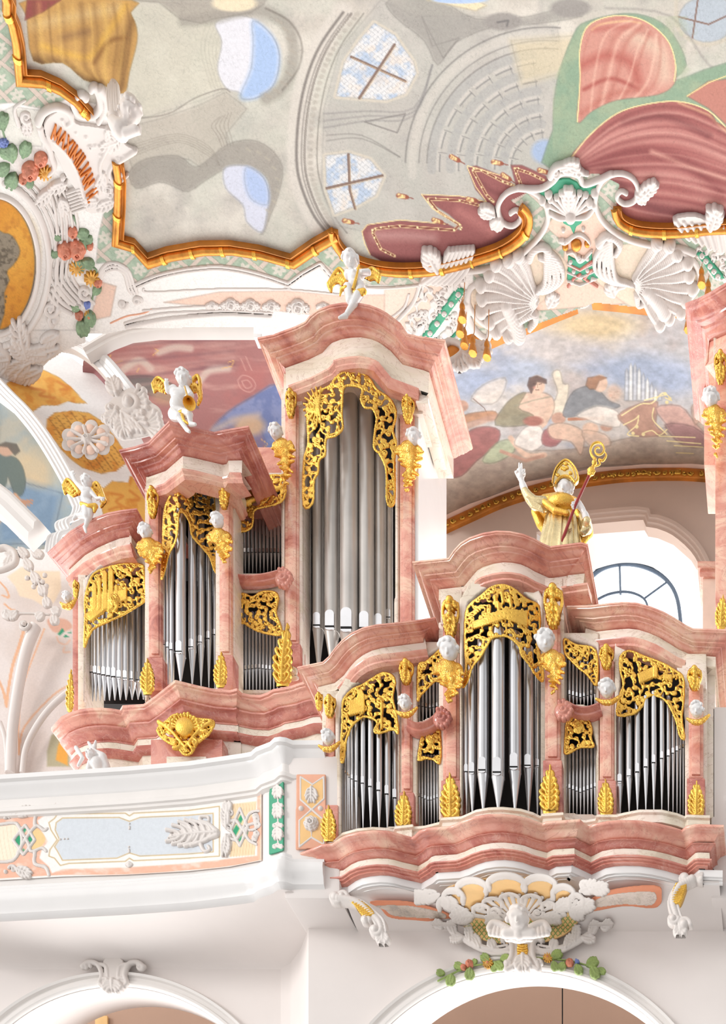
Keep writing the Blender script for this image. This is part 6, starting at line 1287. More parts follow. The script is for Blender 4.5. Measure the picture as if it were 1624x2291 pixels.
for (x, y, r_) in ((1010, 1480, 13), (1040, 1550, 11), (1180, 1290, 8), (1150, 1060, 7), (1250, 1030, 7), (560, 700, 5), (700, 760, 6), (760, 900, 8), (830, 880, 6), (900, 1010, 5), (380, 1340, 6), (330, 1420, 7)): (qx, qy), = e5([(x, y)]); R.rose(qx, qy, r_, 5, 5, 2)
for (x, y, a, L_) in ((1180, 760, 2.2, 40), (1100, 820, 2.6, 34), (950, 1250, 1.8, 50), (1100, 1640, 2.6, 44), (860, 1640, 2.9, 30), (200, 1500, 2.2, 42), (420, 1400, 2.6, 40), (350, 1620, 1.2, 36), (1000, 640, 1.2, 34)): (qx, qy), = e5([(x, y)]); R.leaf(qx, qy, a, L_, 22, 4, 3, 5, .2)
R.build('stucco_body', M['stucco'], ceil_fn, ct)
R = ceilrel(80, 250, 260, 470, 1.2)
for k in range(7): (qx, qy), = e5([(520+k*14, 1520+k*44)]); R.stroke([(qx-14, qy+4), (qx+14, qy-6)], 3, 3, 5, smooth=False)
R.build('fluted_bracket', M['stucco'], ceil_fn, ct)
# lettering set along a curve: strokes of each capital in a unit cell
GL = {'M': ([[(0, 0), (.12, 1)], [(.12, 1), (.5, .1)], [(.5, .1), (.88, 1)], [(.88, 1), (1, 0)]], 1.0), 'A': ([[(0, 0), (.42, 1)], [(.42, 1), (.84, 0)], [(.2, .38), (.64, .38)]], .84), 'X': ([[(0, 1), (.8, 0)], [(0, 0), (.8, 1)]], .8), 'I': ([[(.16, 0), (.16, 1)]], .32), 'L': ([[(.1, 0), (.1, 1)], [(.1, .02), (.62, .02)], [(.62, .02), (.62, .2)]], .62), 'N': ([[(.1, 0), (.1, 1)], [(.1, 1), (.8, 0)], [(.8, 0), (.8, 1)]], .9), '.': ([[(.08, .02), (.1, .1)]], .16), ' ': ([], .3)}
base = sp2(e5([(215, 765), (330, 860), (450, 985), (560, 1160), (640, 1340), (700, 1550), (735, 1680)]), 12); top_ = sp2(e5([(270, 560), (390, 645), (560, 830), (690, 1000), (780, 1200), (850, 1440), (880, 1570)]), 12)
def at(crv, t):
    s = [0]
    for i in range(1, len(crv)): s.append(s[-1]+math.hypot(crv[i][0]-crv[i-1][0], crv[i][1]-crv[i-1][1]))
    return np.interp(t*s[-1], s, [c[0] for c in crv]), np.interp(t*s[-1], s, [c[1] for c in crv])
txt = 'MAXIMILIAN II.'; gap = .17; tot_ = sum(GL[c_][1]+gap for c_ in txt); pos = 0
for c_ in txt:
    st_, wd = GL[c_]
    if st_:
        R = ceilrel(95, 255, 225, 460, .8)
        def mp(x, y):
            t = (pos+x)/tot_; b = at(base, t); q = at(top_, t); return (b[0]+(q[0]-b[0])*(.04+.9*y), b[1]+(q[1]-b[1])*(.04+.9*y))
        for (a, b) in st_:
            A, B = mp(*a), mp(*b); thick = 2.2 if (b[0] >= a[0] and abs(b[1]-a[1]) > .3) else 1.3
            if c_ == '.': thick = 2.4
            R.stroke([A, B], thick, thick, 8.6, smooth=False)
            if c_ != '.':
                for e_ in (a, b):
                    if e_[1] in (0, 1) and abs(a[1]-b[1]) > .5: R.stroke([mp(e_[0]-.11, e_[1]), mp(e_[0]+.11, e_[1])], 1., 1., 8.6, smooth=False)
        R.build('letter', M['letter'], ceil_fn, ct)
    pos += wd+gap
# --- medallion ring and folded stucco round it
md = thing('medallion_surround', 'white moulded stucco surround of the amber medallion, left edge', 'moulding', cpt(90, 600, .2))
def ell_pts(cx, cy, rx, ry, a0, a1, n=40): return [(cx+rx*math.cos(math.radians(a0+(a1-a0)*i/n)), cy+ry*math.sin(math.radians(a0+(a1-a0)*i/n))) for i in range(n+1)]
R = ceilrel(-40, 400, 240, 880, 1.6)
R.stroke(ell_pts(-10, 592, 96, 156, -90, 90), 5, 5, 2, smooth=False); R.stroke(ell_pts(-10, 592, 120, 184, -80, 80), 7, 7, 0, smooth=False)
R.stroke(ell_pts(-10, 592, 138, 200, -70, 30), 4, 4, 0, smooth=False); R.stroke(ell_pts(-10, 592, 150, 214, -70, 30), 3, 3, 0, smooth=False)
for k in range(5): R.stroke(d1([(230+k*22, 900), (262+k*24, 1000), (270+k*26, 1150), (240+k*26, 1320), (330+k*30, 1450)]), 3, 3, 1)
R.build('ring_moulding', M['stucco'], ceil_fn, md)
R = ceilrel(-40, 560, 260, 900, 1.5)   # acanthus mass below the medallion
for (x, y, a, L_, W_) in ((190, 760, -1.9, 130, 46), (200, 780, -2.4, 80, 40), (220, 800, 2.6, 100, 46), (180, 820, 2.2, 90, 40), (330, 740, 3.0, 90, 40), (420, 700, 2.8, 110, 40), (60, 780, 2.9, 60, 40), (30, 860, 2.2, 60, 36), (120, 900, 1.9, 50, 30), (420, 600, 2.5, 60, 30), (300, 860, 2.6, 90, 36)):
    (qx, qy), = d4([(x, y)]); R.leaf(qx, qy, a, L_*.62, W_*.8, 5, 4, 2, .12)
R.stroke(d4([(0, 700), (60, 760), (40, 860), (0, 900)]), 7, 6, 2); R.spiral(*d4([(370, 420)])[0], 17, 0, 1.3, 1, 6, 4, 2); R.spiral(*d4([(400, 500)])[0], 14, 2, 1., 1, 6, 4, 2); R.spiral(*d4([(620, 300)])[0], 15, 1, 1.3, 1, 5, 3.5, 2); R.spiral(*d4([(905, 385)])[0], 12, 1, 1.3, 1, 4, 3, 2); R.spiral(*d4([(1010, 370)])[0], 12, 1, 1.3, -1, 4, 3, 2)
for k in range(3): R.stroke(d4([(340+k*40, 300-k*20), (420+k*36, 400-k*20), (520+k*30, 460-k*24)]), 4, 4, 1)
for k in range(10): (qx, qy), = d4([(150+k*14, 700+((k*37) % 90))]); R.dot(qx, qy, 6, 9)
R.build('acanthus_mass', M['stucco'], ceil_fn, md)
# small curls on the left
R = ceilrel(30, 210, 90, 320, 1.4); R.spiral(*d1([(125, 555)])[0], 13, 1, 1.3, 1, 5, 3, 1); R.stroke(d1([(90, 600), (70, 520), (120, 480)]), 5, 3); R.leaf(*d1([(130, 580)])[0], 1.6, 30, 20, 3, 3, 1)
tag(R.build('stucco_curl', M['stucco'], ceil_fn), 'small white stucco curl above the blue flower, left edge', 'stucco ornament')
# --- mouldings and stucco between frame and red fresco
R = ceilrel(90, 560, 1000, 760, 1.7)
for dy, r_ in ((0, 3.2), (9, 2.)): R.stroke([(x, y+dy) for x, y in d6([(240, 300), (330, 262), (430, 238), (520, 226), (600, 222), (700, 236), (800, 262), (898, 296)])], r_, r_, 0); R.stroke([(x, y+dy) for x, y in d6([(898, 296), (960, 250), (1036, 207), (1090, 270), (1140, 305)])], r_, r_, 0, smooth=False)
R.stroke(d6([(1140, 305), (1300, 318), (1470, 305)]), 3, 3)
for k in range(3): R.stroke(d6([(60+k*12, 300-k*4), (100, 225+k*14), (150, 208+k*14), (205-k*8, 240+k*8), (232-k*12, 310+k*6), (245-k*12, 340)]), 3.2, 3.2)
R.stroke(d6([(275, 320), (300, 335), (600, 322), (900, 325), (1120, 345)]), 1.8, 1.8); R.stroke(d6([(270, 415), (460, 400), (640, 395), (760, 400)]), 2.2, 2.2)
R.stroke(d6([(200, 485), (350, 455), (500, 440), (640, 432), (820, 440)]), 4.5, 4.5); R.stroke(d6([(190, 470), (340, 430), (500, 420), (640, 415), (830, 425)]), 2.5, 2.5)
R.stroke(d6([(1470, 300), (1440, 380), (1380, 450), (1340, 480)]), 4, 4); R.stroke(d6([(1420, 345), (1400, 400), (1340, 450)]), 2.5, 2.5)
R.spiral(*d6([(182, 385)])[0], 10, 0, 1.2, 1, 4, 3); R.spiral(*d6([(245, 375)])[0], 10, 0, 1.2, -1, 4, 3)
tag(R.build('lobed_moulding', M['stucco'], ceil_fn), 'white lobed stucco moulding between the zigzag amber frame and the dark red fresco', 'moulding')
lv = []
for k, (x, y) in enumerate(d6([(570, 390), (650, 385), (735, 388), (825, 392), (940, 395), (1050, 395)])):
    R = ceilrel(x-26, y-20, x+26, y+20, 1.2); sz = (9, 14, 14, 13, 18, 10)[k]
    R.rose(x, y, sz, 1, 5, 2); R.leaf(x, y, 2.9, sz*1.6, sz, 3, 2, 1); R.leaf(x, y, .3, sz*1.6, sz, 3, 2, 1)
    tag(R.build('stucco_leaf', M['stucco'], ceil_fn), '%s small white stucco leaf from the left in the row on the peach band' % ORD[k], 'stucco ornament', 'leaves on the peach band')
R = ceilrel(130, 690, 340, 740, 1.2); R.stroke(d6([(130, 470), (200, 440), (290, 420), (350, 360)]), 1.4, 1.4)
tag(R.build('salmon_ripple', M['salmon'], ceil_fn), 'thin salmon ripple line above the dark red fresco corner', 'stucco ornament')
cs = [P(x, y, 23.7) for x, y in ((188, 783), (240, 752), (284, 735), (345, 728), (566, 728))]
struct(sweep('trim_13', cs, [(-.2, .1), (.0, .08), (.0, .04), (-.05, .02), (-.06, -.02), (-.1, -.04), (-.2, -.05)], M['white'], None))
for x, Y_ in ((572, 23.5), (582, 23.45), (592, 23.4)): pass
struct(box('trim_14', 567, 584, 700, 754, 23.5, .2, M['gloss'])); struct(box('trim_15', 584, 600, 690, 742, 23.4, .2, M['gloss']))
# curls on the rib by the red fresco
R = Rel(225, 820, 400, 1000, 1.5)
R.spiral(*d4([(950, 1120)])[0], 24, 2, 1.2, -1, 8, 5, 2); R.spiral(*d4([(815, 1165)])[0], 13, 0, 1.4, 1, 5, 3, 3); R.leaf(*d4([(860, 1060)])[0], -1.9, 34, 30, 4, 4, 3); 
R.fan(*d4([(950, 1120)])[0], -1.0, 1.3, 14, 40, 8, 5, 1); R.leaf(*d4([(900, 1200)])[0], .5, 60, 40, 5, 4, 2, .2); R.leaf(*d4([(900, 1220)])[0], 1.4, 46, 40, 5, 4, 2); R.leaf(*d4([(860, 1200)])[0], 2.2, 30, 30, 4, 4, 2); R.fan(*d4([(1060, 1290)])[0], -.9, .9, 12, 38, 7, 5, 1)
R.fill(sp2(d4([(790, 1130), (960, 1010), (1080, 1100), (1180, 1180), (1140, 1330), (1000, 1380), (870, 1380), (800, 1250)]), 3, True), 2.5); R.rose(*d4([(770, 1235)])[0], 10, 2, 5, 2)
tag(R.build('rocaille_bracket', M['stucco'], front(23.2)), 'white stucco rocaille with fan shells where the arch meets the stepped red cornice', 'stucco ornament')
# --- the large double scroll composition on the right
cc = thing('scroll_composition', 'large white stucco composition of scrolls and green panels beneath the red drapery', 'stucco ornament', cpt(1280, 560, .3))
R = ceilrel(1040, 340, 1624, 700, 1.6)
for q, c_ in (([(735, 250), (740, 225), (800, 200), (830, 170), (875, 165), (915, 185), (930, 210), (1010, 195), (1000, 230), (960, 250), (800, 240), (790, 280)], 1), ([(850, 350), (945, 350), (935, 380), (910, 395), (900, 430), (885, 395), (850, 380)], 1), ([(875, 535), (920, 560), (985, 520), (985, 560), (1020, 640), (960, 665), (930, 640), (870, 665)], 1)): R.fill(c8(q), 2)
R.split('green_ground', M['green'], ceil_fn, cc)
R = ceilrel(1030, 340, 1640, 760, 1.5)
R.stroke(c8([(1470, 520), (1400, 495), (1250, 478), (1130, 440), (1050, 380), (1008, 310), (1008, 240), (1040, 170), (1110, 140), (1175, 160), (1205, 215), (1190, 270), (1140, 285), (1105, 255), (1125, 225), (1150, 235)]), 6, 4.5, 3)
R.stroke(c8([(380, 605), (500, 590), (620, 545), (720, 460), (775, 370), (765, 290), (720, 235), (650, 212), (580, 235), (540, 300), (560, 370), (610, 390), (650, 355), (630, 315), (600, 330)]), 6, 4.5, 3)
R.stroke(c8([(640, 210), (740, 212), (800, 178), (835, 140), (880, 135), (925, 150), (950, 190), (1020, 170), (1080, 142)]), 6, 6, 3)
R.stroke(c8([(790, 150), (810, 110), (850, 95), (900, 100), (930, 130), (965, 140)]), 7, 4, 5); R.spiral(*c8([(815, 130)])[0], 11, 0, 1.1, 1, 4, 3, 6); R.spiral(*c8([(925, 135)])[0], 9, 0, 1.1, -1, 4, 3, 6)
for (x, y, a, L_) in ((520, 330, 3.5, 32), (545, 350, 2.0, 24), (1210, 250, -.7, 50), (1200, 230, .6, 26), (840, 110, -.2, 40)): (qx, qy), = c8([(x, y)]); R.leaf(qx, qy, a, L_, 24, 4, 4, 4)
(x, y), = c8([(885, 345)]); R.fan(x, y, -2.65, -.5, 8, 58, 10, 5, 4); R.dot(x, y, 12, 12, 4); R.stroke(c8([(790, 330), (830, 350), (885, 350), (960, 345), (1000, 300)]), 5, 4, 4); R.leaf(*c8([(875, 290)])[0], -1.57, 42, 26, 4, 4, 8)
for (x, y) in c8([(750, 265), (780, 235), (1000, 230), (975, 275)]): R.dot(x, y, 9, 12, 2)
R.spiral(*c8([(925, 540)])[0], 8, 0, 1.2, 1, 3, 2, 3); R.stroke(c8([(870, 520), (900, 515), (930, 560), (985, 510)]), 3, 3, 3)
for s_ in (0, 1, 2): R.stroke(c8([(870, 570+s_*40), (930, 600+s_*36), (1010, 560+s_*40)]), 2, 2, 3, smooth=False)
for (x, y) in c8([(885, 560), (965, 545), (900, 605), (965, 600), (890, 655), (935, 630), (990, 640), (850, 410), (945, 405)]): R.dot(x, y, 4.5, 4, 3)
R.stroke(c8([(835, 460), (860, 470), (900, 440), (930, 430), (965, 455), (975, 480)]), 4, 3, 3); R.spiral(*c8([(850, 460)])[0], 7, 0, 1, 1, 3, 2, 3)
R.build('scrollwork', M['stucco'], ceil_fn, cc)
R = ceilrel(1255, 520, 1345, 560, 1.2)
for (x, y, r_) in ((912, 482, 12), (860, 492, 7), (965, 477, 7)): (qx, qy), = c8([(x, y)]); R.dot(qx, qy, r_, r_*.8, 2)
R.split('gold_boss', M['oldgold'], ceil_fn, cc)
R = ceilrel(1255, 560, 1345, 640, 1.2)
for q in ([(875, 575), (930, 600), (985, 560)], [(870, 690), (900, 640), (930, 620)], [(985, 600), (950, 640), (1010, 680)]): R.stroke(c8(q), 3.4, 3.4, 1.5, smooth=False)
R.split('red_ribbon', M['rose'], ceil_fn, cc)
def big_shell(name, label, fans, curls, box_, extra=None):
    R = ceilrel(*box_, 1.5)
    for (hx, hy, a0, a1, R0, R1, n, r_) in fans:
        (x, y), = c8([(hx, hy)])
        for i in range(n):
            t = i/(n-1); a = a0+(a1-a0)*t; Re = R1*(.82+.18*math.sin(math.pi*t))*(1+.05*(i % 2))
            p_ = [(x+math.cos(a+.16*math.sin(s*2.2))*(R0+(Re-R0)*s), y+math.sin(a+.16*math.sin(s*2.2))*(R0+(Re-R0)*s)) for s in (0, .35, .7, 1)]
            R.stroke(p_, r_*.5, r_*1.22, 2, hk=.95); R.dot(p_[-1][0], p_[-1][1], r_*1.3, r_*1.7, 3); R.stroke(p_, r_*.2, r_*.3, r_*.9+2)
    for q, r0, r1, b_ in curls: R.stroke(c8(q), r0*1.15, r1*1.1, b_, hk=1.0)
    if extra: extra(R)
    # fine growth lines across the ribs
    (hx, hy, *_), = fans[:1]; (x, y), = c8([(hx, hy)]); rad = np.hypot(R.U-x, R.V-y); R.H = np.where(R.H > 4, R.H+.45*np.sin(rad*1.3), R.H)
    return tag(R.build(name, M['stucco'], ceil_fn), label, 'stucco shell')
big_shell('stucco_shell', 'large white ribbed stucco shell left of the green patterned centre piece', [(735, 735, 2.15, 4.15, 8, 128, 10, 10.5)],
    [([(770, 500), (830+k*0-k*16, 560+k*2), (845-k*22, 640+k*6), (770-k*22, 700+k*2), (690-k*8, 690-k*6)], 4.8, 3.4, 4+k*.8) for k in range(5)]+[([(690, 540), (710, 500), (750, 485), (780, 505), (770, 540), (740, 535)], 7, 5, 6), ([(600, 850), (700, 800), (720, 830), (690, 870)], 8, 5, 8), ([(580, 760), (620, 840), (640, 905)], 12, 14, 6)], (1020, 530, 1300, 770))
big_shell('stucco_shell', 'large white ribbed stucco shell right of the green patterned centre piece', [(1180, 655, -1.15, .85, 8, 128, 10, 10.5)],
    [([(1075, 450), (1010+k*18, 520+k*6), (1005+k*24, 600+k*8), (1080+k*18, 655), (1180, 665)], 4.8, 3.4, 4+k*.8) for k in range(5)]+[([(1020, 470), (1050, 435), (1090, 440), (1120, 480), (1100, 520)], 7, 5, 6), ([(1200, 715), (1210, 760), (1250, 740), (1220, 710)], 6, 4, 6), ([(1250, 690), (1300, 740), (1330, 790)], 12, 15, 6)], (1310, 490, 1624, 740))
# ring edges round the shells
R = ceilrel(1020, 500, 1640, 780, 1.6)
R.stroke(c8([(560, 900), (460, 850), (400, 770), (410, 690), (480, 650), (540, 600)]), 6, 6); R.stroke(c8([(1240, 480), (1380, 500), (1470, 560), (1500, 650), (1460, 730), (1370, 780)]), 6, 6)
R.stroke(c8([(390, 760), (400, 840), (440, 900), (490, 930), (500, 900)]), 8, 6); R.stroke(c8([(1080, 720), (1110, 690), (1140, 680)]), 6, 5); R.leaf(*c8([(780, 770)])[0], -1.0, 30, 24, 3, 4); R.leaf(*c8([(1090, 720)])[0], -2., 26, 24, 3, 4)
R.split('shell_edge', M['stucco'], ceil_fn, cc)
# small scallop at the middle, over the amber band
R = Rel(1255, 620, 1355, 700, 1.2); x, y = c8([(940, 770)])[0]; R.fan(x, y-8, -2.9, -.25, 10, 32, 9, 5, 2); R.dot(x, y-12, 20, 14, 2); R.leaf(x-26, y-22, 3.3, 22, 16, 3, 3, 1); R.leaf(x+26, y-26, -.2, 22, 16, 3, 3, 1); R.stroke([(x-24, y-30), (x, y-40), (x+26, y-34)], 6, 6, 3)
tag(R.build('scallop_keystone', M['stucco'], front(23.3)), 'small white fluted scallop between the two lengths of amber band', 'stucco ornament')
# amber band above the angel fresco in two lengths
for k, (pts, lb) in enumerate((([(1000, 795), (1060, 775), (1120, 748), (1189, 722), (1240, 700), (1285, 682)], 'left'), ([(1325, 672), (1380, 677), (1440, 684), (1490, 689), (1560, 694)], 'right'))):
    w = [P(x, y-10, 23.6) for x, y in pts]
    t = thing('amber_band', 'amber band with gold scrolls above the angel fresco, %s of the small scallop' % lb, 'moulding', w[2])
    sweep('band', w, [(-.1, .1), (.05, .1), (.08, .06), (.04, .03), (.02, -.08), (.06, -.11), (.04, -.14), (-.1, -.14)], M['orange'], t)
    cl = sp2(pts, 6); R = Rel(min(p[0] for p in cl)-10, min(p[1] for p in cl)-30, max(p[0] for p in cl)+10, max(p[1] for p in cl)+15, 1.3)
    for i in range(1, len(cl)-1, 2): x, y = cl[i]; R.spiral(x, y-6, 5.5, i, 1, 1 if i % 4 == 1 else -1, 1.5, 1.); R.leaf(x+5, y-6, -.3, 8, 6, 2, 1)
    R.split('gold_scroll', M['gold'], front(23.5), t)
# scaled ornament strips left and right of the composition
def strip(name, label, outline, greens, seed, brk=None, box_=None):
    t = thing(name, label, 'stucco ornament', cpt(*outline[0], .2))
    xs = [p[0] for p in outline]; ys = [p[1] for p in outline]; R = ceilrel(min(xs)-6, min(ys)-6, max(xs)+6, max(ys)+6, 1.5)
    R.rocaille(outline, seed, 17, 3.2, rim=False); R.build('floral_scales', M['stucco'], ceil_fn, t)
    R = ceilrel(min(xs)-6, min(ys)-6, max(xs)+30, max(ys)+10, 1.6)
    for q in greens: R.fill(q, 3.4)
    R.build('green_ribbon', M['green'], ceil_fn, t)
    R = ceilrel(min(xs)-6, min(ys)-6, max(xs)+30, max(ys)+10, 1.2)
    for q in greens:
        c0 = ((q[0][0]+q[1][0])/2, (q[0][1]+q[1][1])/2); c1_ = ((q[2][0]+q[3][0])/2, (q[2][1]+q[3][1])/2)
        for k in range(5): a = (k+.5)/5; x, y = c0[0]+(c1_[0]-c0[0])*a, c0[1]+(c1_[1]-c0[1])*a; R.rose(x, y, 6.5, 4, 4, 2)
    R.build('white_rosettes', M['stucco'], ceil_fn, t); return t
strip('floral_pendentive', 'white floral scale ornament with diagonal green ribbons, right of the tallest tower', c8([(190, 640), (380, 620), (400, 700), (360, 800), (390, 930), (280, 950), (110, 900), (90, 830), (160, 740)]), [c8([(175, 920), (225, 920), (385, 700), (350, 680)]), c8([(290, 945), (350, 945), (390, 900), (360, 880)])], 23)
strip('floral_pendentive', 'white floral ornament with a green ribbon by the right edge, beside the second shell', c8([(1460, 500), (1640, 460), (1660, 680), (1560, 640), (1500, 560)]), [c8([(1480, 520), (1520, 515), (1620, 640), (1570, 640)])], 24)
for q, lb in (([(165, 650), (200, 600), (270, 560), (300, 500), (430, 490), (400, 560), (360, 620), (340, 650), (180, 660)], 'white leafy stucco clasp over the rounded amber frame under the red cloth'), ([(1370, 350), (1480, 330), (1560, 370), (1640, 400), (1640, 500), (1500, 460), (1430, 430)], 'white leafy stucco clasp over the amber frame at the right edge')):
    q = c8(q); xs = [p[0] for p in q]; ys = [p[1] for p in q]; R = ceilrel(min(xs)-40, min(ys)-40, max(xs)+40, max(ys)+20, 1.4); R.fill(sp2(q, 3, True), 9)
    (x, y) = (xs[0]+xs[3])/2, (ys[0]+ys[3])/2; 
    for k in range(7):
        if xs[0] < 1200: R.stroke(c8([(308+k*19, 500-k*1.5), (262+k*22, 585), (178+k*27, 650)]), 4.2, 4.6, 8)
        else: R.stroke(c8([(1385+k*38, 352+k*6), (1420+k*34, 410+k*8), (1450+k*30, 440+k*12)]), 4.6, 4.6, 8)
    if xs[0] < 1200: R.leaf(*c8([(250, 590)])[0], -2.1, 46, 34, 4, 5, 6); R.stroke(c8([(190, 500), (240, 530), (250, 570), (210, 600)]), 6, 5, 8)
    else: R.leaf(*c8([(1550, 390)])[0], -1.2, 46, 30, 4, 5, 6); R.stroke(c8([(1540, 300), (1590, 330), (1590, 370), (1550, 400)]), 6, 5, 8)
    tag(R.build('leafy_clasp', M['stucco'], ceil_fn), lb, 'stucco ornament')
# white shell bracket with amber hollow at the right shoulder of the tallest tower
R = Rel(985, 760, 1105, 835, 1.4); R.stroke(c8([(275, 975), (310, 950), (360, 965), (370, 1000), (340, 1030), (300, 1050)]), 6, 5, 4); R.fan(*c8([(350, 985)])[0], -.3, 2.0, 16, 44, 10, 5, 1); R.leaf(*c8([(400, 1000)])[0], -.2, 50, 30, 4, 4, 2); R.leaf(*c8([(380, 1010)])[0], .5, 40, 30, 4, 4, 2)
sb = tag(R.build('shell_bracket', M['stucco'], front(22.9)), 'white fluted shell with an amber hollow by the right shoulder of the tallest tower', 'stucco ornament')
R = Rel(985, 760, 1105, 835, 1.4); R.dot(*c8([(325, 1000)])[0], 17, 6); R.build('amber_hollow', M['orange'], front(22.92), sb)
# bronze tassels
for k, (x, y, lb) in enumerate(((370, 800, 'uppermost bronze tassel of the left hanging group'), (360, 868, 'second bronze tassel down in the left hanging group'), (380, 925, 'third bronze tassel down in the left hanging group, on the green ribbon'), (420, 960, 'bronze tassel over the amber band, left of the last one hanging on the fresco'), (487, 980, 'bronze tassel hanging over the corner of the angel fresco'), (1508, 635, 'upper bronze tassel near the right edge beside the green ribbon'), (1540, 695, 'lower bronze tassel near the right edge, above the red cornice'), (1444, 850, 'single bronze tassel hanging beside the red cornice of the far right tower'))):
    (px, py), = c8([(x, y)]); Y0 = min(cY(py)*.985, 22.6) if k > 2 else cY(py)*.985-.25
    t = thing('tassel', lb, 'tassel', P(px, py+16, Y0), 'bronze tassels'); s_ = Y0/F*1.25; b = P(px, py, Y0)
    def lat(name, prof, m, n=16, flute=0):
        V = [(b.x+r_*s_*(1+flute*math.cos(8*2*math.pi*i/n))*math.cos(2*math.pi*i/n), b.y+r_*s_*math.sin(2*math.pi*i/n), b.z+z*s_) for r_, z in prof for i in range(n)]
        fs = [(j*n+i, j*n+(i+1) % n, (j+1)*n+(i+1) % n, (j+1)*n+i) for j in range(len(prof)-1) for i in range(n)]+[tuple(range(n))[::-1], tuple(range((len(prof)-1)*n, len(prof)*n))]
        link(name, mesh(name, V, fs), M['oldgold'], t)
    lat('knot', [(1, 18), (2.2, 16), (3.2, 13), (4.6, 10), (5, 6), (4, 3), (3.6, 1)], 0); lat('fringe', [(3.6, 2), (4.6, 0), (6, -7), (7.4, -15), (6.8, -16)], 0, 32, .08)
    tube('cord', [P(px, py-16, Y0), P(px, py-16, Y0)+Vector((0, .1, .2)), Vector((b.x, b.y+.15, CZ+ZC))], .007, M['oldgold'], t)
R = ceilrel(1020, 600, 1075, 800, 1.3)   # cord beads
# --- flower garlands of painted stucco on the left
def garland(label, stems, leaves, flowers, fn, cat_='flower garland', loc=None, c=1.3, lf='leaf'):
    x0 = min(f[0] for f in flowers)-50; x1 = max(f[0] for f in flowers)+50; y0 = min(f[1] for f in flowers)-50; y1 = max(f[1] for f in flowers)+60
    p0 = fn(np.array([flowers[0][0]]), np.array([flowers[0][1]]), np.array([0.])); t = thing('flower_garland', label, cat_, tuple(float(np.ravel(a)[0]) for a in p0), None)
    for q in stems: R = Rel(x0-60, y0-60, x1+60, y1+60, c); R.stroke(q, 1.8, 1.2, 1); R.build('stem', M[lf], fn, t)
    for (x, y, a, L_) in leaves: R = Rel(x-L_-8, y-L_-8, x+L_+8, y+L_+8, c); R.leaf(x, y, a, L_, L_*.75, 4, L_*.12, 2.0); R.fill([(x, y), (x+math.cos(a+.5)*L_*.55, y+math.sin(a+.5)*L_*.55), (x+math.cos(a)*L_, y+math.sin(a)*L_), (x+math.cos(a-.5)*L_*.55, y+math.sin(a-.5)*L_*.55)], 2.6); R.build('leaf', M[lf], fn, t)
    for (x, y, r_, m_) in flowers:
        R = Rel(x-r_*1.4, y-r_*1.4, x+r_*1.4, y+r_*1.4, min(c, 1.1))
        if m_ == 'terra': R.rose(x, y, r_, 4, 7, 4)
        elif m_ == 'blue':
            for k in range(9): R.dot(x+r_*.6*math.cos(k*2.4)*(k/9)**.5, y+r_*.7*math.sin(k*2.4)*(k/9)**.5, r_*.36, r_*.5, 4)
        else:
            for k in range(11): a = k*2*math.pi/11; R.stroke([(x+r_*.3*math.cos(a), y+r_*.3*math.sin(a)), (x+r_*math.cos(a), y+r_*math.sin(a))], r_*.16, r_*.14, 4, smooth=False)
            R.dot(x, y, r_*.36, r_*.4, 5)
        fo = R.build('rose' if m_ == 'terra' else 'blossom', M[m_], fn, t)
        if m_ == 'sunfl': R = Rel(x-r_, y-r_, x+r_, y+r_, 1.); R.dot(x, y, r_*.3, r_*.3, 6.5); R.build('flower_centre', M['terra'], fn, fo)
D = lambda x, y: d1([(x, y)])[0]
def fl(l): return [(*D(x, y), r_*.468, m_) for x, y, r_, m_ in l]
def lf_(l): return [(*D(x, y), a, L_*.468) for x, y, a, L_ in l]
garland('garland of orange roses and a yellow flower beside the name cartouche', [d1([(0, 560), (20, 650), (60, 740)])], lf_([(60, 740, 3.6, 60), (60, 760, -1.8, 66), (110, 740, -1.2, 60), (40, 790, 2.6, 60), (70, 830, 2.0, 66), (140, 850, 1.5, 40), (20, 610, -2., 50), (0, 600, -1.2, 60), (60, 840, 1.6, 50)]), fl([(145, 810, 46, 'terra'), (195, 755, 36, 'terra'), (215, 822, 32, 'sunfl'), (110, 850, 24, 'terra')]), ceil_fn)
R = ceilrel(-10, 290, 30, 345, 1.1); 
for k in range(14): R.dot(8+9*math.cos(k*2.4)*(k/14)**.5, 320+12*math.sin(k*2.4)*(k/14)**.5, 3.4, 4, 2)
tag(R.build('hyacinth', M['blue'], ceil_fn), 'pale blue flower cluster at the left edge above the roses', 'flower')
garland('long hanging garland of orange roses, yellow flowers and a blue flower under the name cartouche', [d1([(350, 1030), (370, 1090), (350, 1140)]), d1([(400, 1260), (460, 1290), (450, 1370), (440, 1440)])], lf_([(370, 1110, .2, 50), (380, 1150, 1.0, 46), (290, 1140, 3.6, 30), (280, 1200, 2.6, 36), (370, 1240, 1.2, 50), (400, 1240, .6, 50), (380, 1470, 3.2, 36), (430, 1490, 1.6, 60), (390, 1530, 1.4, 66), (450, 1400, -.9, 40), (400, 1150, -.3, 40)]), fl([(348, 1105, 26, 'terra'), (312, 1190, 42, 'terra'), (368, 1185, 48, 'terra'), (430, 1172, 18, 'terra'), (368, 1275, 34, 'sunfl'), (438, 1325, 34, 'sunfl'), (468, 1345, 22, 'terra'), (415, 1450, 20, 'blue'), (378, 1503, 21, 'terra'), (425, 1505, 21, 'sunfl')]), ceil_fn)
# ---------------------------------------------------------------- below the smaller organ
def wallf(u, v, h):     # wall face below, soffit above their meeting line
    Y = np.minimum((zs-CZ-.06)*F/(VY-v), YW)-.09; up = np.clip((YW-.09-Y)*20, 0, 1)
    return (u-VX)*Y/F, Y-h*Y/F, CZ+(VY-v)*Y/F-h*Y/F*.4*up
def e6l(x, y): return e6([(x, y)])[0]
